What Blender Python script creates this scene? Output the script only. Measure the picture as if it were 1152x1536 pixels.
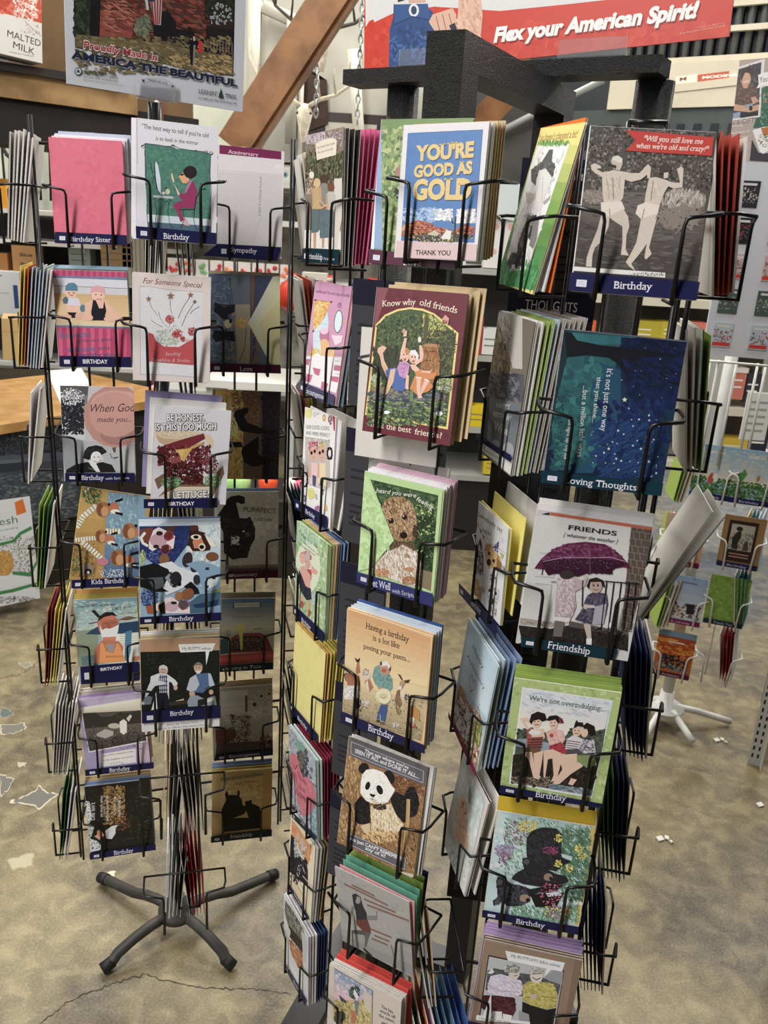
import bpy, bmesh, math, random
from mathutils import Vector, Matrix
for o in list(bpy.data.objects): bpy.data.objects.remove(o)
sc = bpy.context.scene; COL = sc.collection
R = math.radians
# ---------------------------------------------------------------- camera
F = 1258.18; PITCH = 0.329596; ROLL = -0.061207; H = 1.70
cp, sp, cr, sr = math.cos(PITCH), math.sin(PITCH), math.cos(ROLL), math.sin(ROLL)
UP0 = Vector((0, sp, cp)); FWD = Vector((0, cp, -sp)); X0 = Vector((1, 0, 0))
RIGHT = cr*X0 - sr*UP0; DOWN = -(cr*UP0 + sr*X0)
cam = bpy.data.objects.new('camera', bpy.data.cameras.new('camera')); COL.objects.link(cam)
cam.matrix_world = Matrix(((RIGHT.x, -DOWN.x, -FWD.x, 0), (RIGHT.y, -DOWN.y, -FWD.y, 0), (RIGHT.z, -DOWN.z, -FWD.z, H), (0, 0, 0, 1)))
cam.data.sensor_fit = 'VERTICAL'; cam.data.sensor_height = 36.0; cam.data.lens = F/1536*36.0
cam.data.clip_start = .02; cam.data.clip_end = 60
cam.data.dof.use_dof = True; cam.data.dof.focus_distance = 1.35; cam.data.dof.aperture_fstop = 12.0
sc.camera = cam
def ray(u, v): return RIGHT*((u-576)/F) + DOWN*((v-768)/F) + FWD
def at(u, v, Y):
    d = ray(u, v); d = d*(Y/d.y); return Vector((d.x, d.y, d.z+H))
def atz(u, v, Z):
    d = ray(u, v); d = d*((Z-H)/d.z); return Vector((d.x, d.y, Z))
# ---------------------------------------------------------------- view, world, lights
sc.view_settings.view_transform = 'Standard'; sc.view_settings.look = 'None'
sc.view_settings.gamma = 1; sc.view_settings.use_curve_mapping = False
sc.view_settings.exposure = 0.0
w = bpy.data.worlds.new('room_light'); sc.world = w; w.use_nodes = True
w.node_tree.nodes['Background'].inputs[0].default_value = (.86, .92, 1, 1)
w.node_tree.nodes['Background'].inputs[1].default_value = .03
def area(name, loc, target, sx, sy, power, col=(1, .97, .92)):
    l = bpy.data.lights.new(name, 'AREA'); l.shape = 'RECTANGLE'; l.size = sx; l.size_y = sy; l.energy = power; l.color = col
    o = bpy.data.objects.new(name, l); COL.objects.link(o); o.location = loc
    o.rotation_euler = (Vector(target)-Vector(loc)).to_track_quat('-Z', 'Y').to_euler(); return o
area('ceiling_light', (-1.0, 3.2, 4.2), (-1.0, 3.2, 0), .4, 2.4, 105)
area('ceiling_light', (1.6, 2.6, 4.2), (1.6, 2.6, 0), .4, 2.4, 85)
area('ceiling_light', (-1.7, -.5, 4.0), (-.4, 1.2, .6), .4, 2.6, 150, (1, .98, .95))
area('ceiling_light', (.2, 6.0, 4.3), (.2, 5.6, 0), 2.4, .4, 120)
area('ceiling_light', (2.6, 5.4, 4.3), (2.6, 5.4, 0), 2.4, .4, 120)
area('ceiling_light', (-3.0, 4.6, 4.2), (-2.4, 4.6, 0), .4, 2.0, 90)
area('doorway_light', (-3.2, -2.2, 2.6), (0, 1.3, 1.4), 1.6, 2.2, 60, (.93, .97, 1))
# ---------------------------------------------------------------- materials
def lin(c):
    c = int(c, 16) if isinstance(c, str) else c
    v = []
    for s in (16, 8, 0):
        x = ((c >> s) & 255)/255
        v.append(x/12.92 if x <= .04045 else ((x+.055)/1.055)**2.4)
    return v
MATS = {}
def mat(name, col, rough=.6, metal=0, noise=0, nscale=30, bump=0, spec=.4, emit=0, alpha=1, col2=None):
    if name in MATS: return MATS[name]
    m = bpy.data.materials.new(name); m.use_nodes = True; nt = m.node_tree; b = nt.nodes['Principled BSDF']
    c = lin(col); b.inputs['Base Color'].default_value = (*c, 1); b.inputs['Roughness'].default_value = rough
    b.inputs['Metallic'].default_value = metal; b.inputs['Specular IOR Level'].default_value = spec
    tc = nt.nodes.new('ShaderNodeTexCoord'); n = nt.nodes.new('ShaderNodeTexNoise'); n.inputs['Scale'].default_value = nscale; n.inputs['Detail'].default_value = 5
    nt.links.new(tc.outputs['Object'], n.inputs['Vector'])
    mx = nt.nodes.new('ShaderNodeMix'); mx.data_type = 'RGBA'
    c2 = lin(col2) if col2 else [x*(1-noise) for x in c]
    mx.inputs['A'].default_value = (*c, 1); mx.inputs['B'].default_value = (*c2, 1)
    rp = nt.nodes.new('ShaderNodeValToRGB'); rp.color_ramp.elements[0].position = .38; rp.color_ramp.elements[1].position = .66
    nt.links.new(n.outputs['Fac'], rp.inputs['Fac']); nt.links.new(rp.outputs['Color'], mx.inputs['Factor']); nt.links.new(mx.outputs['Result'], b.inputs['Base Color'])
    if bump:
        bp = nt.nodes.new('ShaderNodeBump'); bp.inputs['Strength'].default_value = bump; bp.inputs['Distance'].default_value = .004
        nt.links.new(n.outputs['Fac'], bp.inputs['Height']); nt.links.new(bp.outputs['Normal'], b.inputs['Normal'])
    if emit:
        b.inputs['Emission Color'].default_value = (*c, 1); b.inputs['Emission Strength'].default_value = emit
    if alpha < 1:
        b.inputs['Transmission Weight'].default_value = 1-alpha; b.inputs['IOR'].default_value = 1.1
    MATS[name] = m; return m
def print_mat(name, rough=.42, spec=.35):
    m = bpy.data.materials.new(name); m.use_nodes = True; nt = m.node_tree; b = nt.nodes['Principled BSDF']
    a = nt.nodes.new('ShaderNodeVertexColor'); a.layer_name = 'Col'
    tc = nt.nodes.new('ShaderNodeTexCoord'); n = nt.nodes.new('ShaderNodeTexNoise'); n.inputs['Scale'].default_value = 700; n.inputs['Detail'].default_value = 3
    nt.links.new(tc.outputs['Object'], n.inputs['Vector'])
    mr = nt.nodes.new('ShaderNodeMapRange'); mr.inputs['To Min'].default_value = .80; mr.inputs['To Max'].default_value = 1.16
    nt.links.new(n.outputs['Fac'], mr.inputs['Value'])
    mx = nt.nodes.new('ShaderNodeVectorMath'); mx.operation = 'SCALE'
    nt.links.new(a.outputs['Color'], mx.inputs[0]); nt.links.new(mr.outputs['Result'], mx.inputs['Scale']); nt.links.new(mx.outputs['Vector'], b.inputs['Base Color'])
    b.inputs['Roughness'].default_value = rough; b.inputs['Specular IOR Level'].default_value = spec
    return m
PRINT = print_mat('printed_card'); PAPER = print_mat('plain_paper', .8, .2)
WIRE = mat('black_wire', '141315', .32, .2, .3, 60, spec=.5)
TUBE = mat('black_textured_tube', '0b0b0c', .34, .1, .0, 480, 1.0, .5, col2='2a2928')
STEEL = mat('dusty_grey_tube', '45423e', .55, .1, .35, 25, .2)
WHITEWIRE = mat('white_wire', 'dad9d4', .4, 0, .1, 30)
CLEAR = mat('clear_plastic', 'e8eaec', .15, 0, 0, 10, spec=.5, alpha=.08)
# ---------------------------------------------------------------- mesh helpers
class MB:
    def __init__(s): s.b = bmesh.new(); s.cl = s.b.loops.layers.float_color.new('Col'); s.c = (1, 1, 1, 1)
    def col(s, c): s.c = (*lin(c), 1); return s
    def face(s, vs):
        try: f = s.b.faces.new([s.b.verts.new(v) for v in vs])
        except ValueError: return None
        for l in f.loops: l[s.cl] = s.c
        return f
    def hexa(s, P):     # 8 corners: bottom 4 then top 4, ccw
        v = [s.b.verts.new(p) for p in P]
        for q in ((3, 2, 1, 0), (4, 5, 6, 7), (0, 1, 5, 4), (1, 2, 6, 5), (2, 3, 7, 6), (3, 0, 4, 7)):
            f = s.b.faces.new([v[i] for i in q])
            for l in f.loops: l[s.cl] = s.c
    def box(s, c, sx, sy, sz, yaw=0, pitch=0, roll=0):
        M = Matrix.Rotation(yaw, 3, 'Z') @ Matrix.Rotation(pitch, 3, 'X') @ Matrix.Rotation(roll, 3, 'Y'); c = Vector(c)
        s.hexa([c + M @ Vector((x*sx/2, y*sy/2, z*sz/2)) for z in (-1, 1) for x, y in ((-1, -1), (1, -1), (1, 1), (-1, 1))]); return s
    def frame_box(s, o, t, u, n, x0, x1, y0, y1, z0, z1):
        s.hexa([o + t*x + u*y + n*z for z in (z0, z1) for x, y in ((x0, y0), (x1, y0), (x1, y1), (x0, y1))]); return s
    def tube(s, pts, r, k=8, cap=True, flat=None):
        pts = [Vector(p) for p in pts]; rings = []; prev = None
        for i, p in enumerate(pts):
            rr = r[i] if isinstance(r, (list, tuple)) else r
            d = (pts[min(i+1, len(pts)-1)] - pts[max(i-1, 0)]).normalized()
            if prev is None: a = d.orthogonal().normalized()
            else: a = (prev - d*prev.dot(d)).normalized()
            prev = a; b = d.cross(a)
            f = 1.0
            if 0 < i < len(pts)-1:
                c = (pts[i]-pts[i-1]).normalized().dot((pts[i+1]-pts[i]).normalized()); f = 1/max(math.sqrt((1+c)/2), .6)
            rings.append([s.b.verts.new(p + (a*math.cos(j*2*math.pi/k) + b*math.sin(j*2*math.pi/k))*rr*f) for j in range(k)])
        for A, B in zip(rings, rings[1:]):
            for j in range(k):
                f = s.b.faces.new((A[j], A[(j+1) % k], B[(j+1) % k], B[j])); f.smooth = True
                for l in f.loops: l[s.cl] = s.c
        if cap:
            for A in (rings[0][::-1], rings[-1]):
                f = s.b.faces.new(A)
                for l in f.loops: l[s.cl] = s.c
        return s
    def lathe(s, c, prof, k=16, axis=Vector((0, 0, 1))):
        c = Vector(c); a = axis.orthogonal().normalized(); b = axis.cross(a); rings = []
        for r, z in prof: rings.append([s.b.verts.new(c + axis*z + (a*math.cos(j*2*math.pi/k)+b*math.sin(j*2*math.pi/k))*max(r, 1e-4)) for j in range(k)])
        for A, B in zip(rings, rings[1:]):
            for j in range(k):
                f = s.b.faces.new((A[j], A[(j+1) % k], B[(j+1) % k], B[j])); f.smooth = True
                for l in f.loops: l[s.cl] = s.c
        for A in (rings[0][::-1], rings[-1]):
            f = s.b.faces.new(A)
            for l in f.loops: l[s.cl] = s.c
        return s
    def build(s, name, m, org=None, parent=None, label=None):
        org = Vector(org) if org is not None else (Vector(parent['org']) if parent else Vector((0, 0, 0)))
        bmesh.ops.translate(s.b, verts=s.b.verts, vec=-org)
        me = bpy.data.meshes.new(name); s.b.to_mesh(me); s.b.free(); me.materials.append(m)
        o = bpy.data.objects.new(name, me); COL.objects.link(o)
        return place(o, org, parent, label)
def place(o, org, parent=None, label=None):
    org = Vector(org)
    if parent: o.parent = parent; o.location = org - Vector(parent['org'])
    else: o.location = org
    o['org'] = tuple(org)
    if label: o['label'] = label
    return o
def empty(name, org):
    o = bpy.data.objects.new(name, None); o.empty_display_size = .03; COL.objects.link(o); return place(o, org)
def tag(o, label, cat, group=None):
    o['label'] = label; o['category'] = cat
    if group: o['group'] = group
    return o
def structure(o): o['kind'] = 'structure'; return o
def dup(o, loc, rot=None):
    c = o.copy(); COL.objects.link(c); c.location = loc; c['org'] = tuple(loc)
    if rot is not None: c.rotation_euler = rot
    for ch in list(o.children):
        d = ch.copy(); COL.objects.link(d); d.parent = c
    return c
# ---------------------------------------------------------------- lettering and printed artwork
TX = {}
def text_polys(t, bold=0):
    if (t, bold) in TX: return TX[(t, bold)]
    cu = bpy.data.curves.new('lettering', 'FONT'); cu.body = t; cu.size = 1; cu.resolution_u = 3; serif = (0, .06, .10)[bold//10]; cu.offset = (0, .022, .05)[bold % 10]
    ob = bpy.data.objects.new('lettering', cu); COL.objects.link(ob)
    me = bpy.data.meshes.new_from_object(ob)
    vs = [(v.co.x, v.co.y) for v in me.vertices]; ps = [tuple(p.vertices) for p in me.polygons]
    bpy.data.objects.remove(ob); bpy.data.curves.remove(cu); bpy.data.meshes.remove(me)
    if serif:
        cnt = {}
        for p in ps:
            for i in range(len(p)): e = tuple(sorted((p[i-1], p[i]))); cnt[e] = cnt.get(e, 0)+1
        for (i, j), c in list(cnt.items()):
            (xa, ya), (xb, yb) = vs[i], vs[j]; L = abs(xa-xb)
            if c == 1 and abs(ya-yb) < .004 and .03 < L < .24 and (abs(ya) < .03 or ya > .42 or ya < -.12):
                lo = min(xa, xb)-serif; hi = max(xa, xb)+serif; s_ = .055 if ya < .3 else -.055; k = len(vs)
                vs += [(lo, ya), (hi, ya), (hi, ya+s_), (lo, ya+s_)]; ps.append((k, k+1, k+2, k+3))
    x0 = min(v[0] for v in vs); x1 = max(v[0] for v in vs)
    TX[(t, bold)] = ([((x-x0)/(x1-x0), y/.70) for x, y in vs], ps); return TX[(t, bold)]
def clip(poly, x0, y0, x1, y1):
    for ax, lim, sg in ((0, x0, 1), (0, x1, -1), (1, y0, 1), (1, y1, -1)):
        out = []
        for i in range(len(poly)):
            a, b = poly[i-1], poly[i]; ia = (a[ax]-lim)*sg >= 0; ib = (b[ax]-lim)*sg >= 0
            if ia != ib:
                k = (lim-a[ax])/(b[ax]-a[ax]); out.append((a[0]+(b[0]-a[0])*k, a[1]+(b[1]-a[1])*k))
            if ib: out.append(b)
        poly = out
        if len(poly) < 3: return []
    return poly
def within(x, y, poly):
    r = False
    for i in range(len(poly)):
        (xa, ya), (xb, yb) = poly[i-1], poly[i]
        if (ya > y) != (yb > y) and x < (xb-xa)*(y-ya)/(yb-ya)+xa: r = not r
    return r
def art(mb, ops, o, t, u, n, z, bounds, seed=1):
    """printed artwork: coloured shapes in the sheet's own plane, units 0.1 mm, each layer a hair above the last"""
    rnd = random.Random(seed); z0 = [z]; last = []
    def put(poly, c, dz=0):
        if bounds: poly = clip(poly, *bounds)
        if len(poly) < 3: return
        mb.c = (*c, 1); mb.face([o + t*(x*1e-4) + u*(y*1e-4) + n*(z0[0]+dz) for x, y in poly])
    for op in ops:
        k = op[0]; a = op.split(' ')
        if k == 'p':
            v = [float(x) for x in a[2:]]; last = list(zip(v[::2], v[1::2])); put(last, lin(a[1]))
        elif k == 'e':
            m0, m1, ax, ay, bx, by = map(float, a[2:]); put([(m0+ax*math.cos(i*.3927)+bx*math.sin(i*.3927), m1+ay*math.cos(i*.3927)+by*math.sin(i*.3927)) for i in range(16)], lin(a[1]))
        elif k == 'l':
            wd = float(a[2])/2; v = [float(x) for x in a[3:]]; pt = list(zip(v[::2], v[1::2])); c = lin(a[1])
            for i, (p, q) in enumerate(zip(pt, pt[1:])):
                dx, dy = q[0]-p[0], q[1]-p[1]; L = math.hypot(dx, dy) or 1; dx, dy = dx/L*wd, dy/L*wd
                put([(p[0]-dx*.6-dy, p[1]-dy*.6+dx), (q[0]+dx*.6-dy, q[1]+dy*.6+dx), (q[0]+dx*.6+dy, q[1]+dy*.6-dx), (p[0]-dx*.6+dy, p[1]-dy*.6-dx)], c, i*1e-6)
        elif k == 't':
            x0, y0, x1, y1, hh, bold, sh = map(float, a[2:9]); txt = ' '.join(a[10:]); vs, ps = text_polys(txt, int(bold))
            dx, dy = x1-x0, y1-y0; L = math.hypot(dx, dy); ex, ey = -dy/L*hh, dx/L*hh; sx = sh/100
            w2 = [(x0+dx*x+(ex+dx/L*hh*sx)*y, y0+dy*x+(ey+dy/L*hh*sx)*y) for x, y in vs]; c = lin(a[1])
            for q in ps: put([w2[i] for i in q], c)
        elif k == 's':
            cols = [lin(c) for c in a[1].split(',')]; cnt = int(int(a[2])*4.2); size = float(a[3])*.5; asp = float(a[4]); ang = a[5]; mode = int(a[6]); v = [float(x) for x in a[7:]]; q = list(zip(v[::2], v[1::2]))
            for i in range(cnt):
                p, s_ = rnd.random(), rnd.random(); A = [q[0][j]*(1-p)+q[1][j]*p for j in (0, 1)]; B = [q[3][j]*(1-p)+q[2][j]*p for j in (0, 1)]
                cx, cy = A[0]*(1-s_)+B[0]*s_, A[1]*(1-s_)+B[1]*s_
                if mode == 1 and not within(cx, cy, last): continue
                if mode == 2 and (p-.5)**2+(s_-.5)**2 > .25*rnd.uniform(.7, 1.1): continue
                r = size*.5*rnd.uniform(.5, 1.2); th = rnd.uniform(0, 3.14) if ang == 'r' else -float(ang)+rnd.uniform(-.25, .25)
                ra, rb = r*math.sqrt(asp), r/math.sqrt(asp); ca, sa = math.cos(th), math.sin(th); pl = []
                for j in range(7):
                    g = j*.8976; f = rnd.uniform(.65, 1.15); X, Y = ra*f*math.cos(g), rb*f*math.sin(g); pl.append((cx+X*ca-Y*sa, cy+X*sa+Y*ca))
                put(pl, cols[rnd.randrange(len(cols))], i*.25e-6)
            z0[0] += cnt*.25e-6
        elif k == 'g':
            c1, c2, cnt = lin(a[1]), lin(a[2]), int(a[3]); v = [float(x) for x in a[4:]]; q = list(zip(v[::2], v[1::2]))
            top, bot = (q[0], q[1]), (q[3], q[2])
            for i in range(cnt):
                f0, f1 = i/cnt, (i+1)/cnt; f = i/max(cnt-1, 1)
                P = [tuple(T_[j]*(1-g)+B_[j]*g for j in (0, 1)) for T_, B_, g in ((top[0], bot[0], f0), (top[1], bot[1], f0), (top[1], bot[1], f1), (top[0], bot[0], f1))]
                put(P, [x*(1-f)+y*f for x, y in zip(c1, c2)])
        z0[0] += 8e-6
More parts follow.
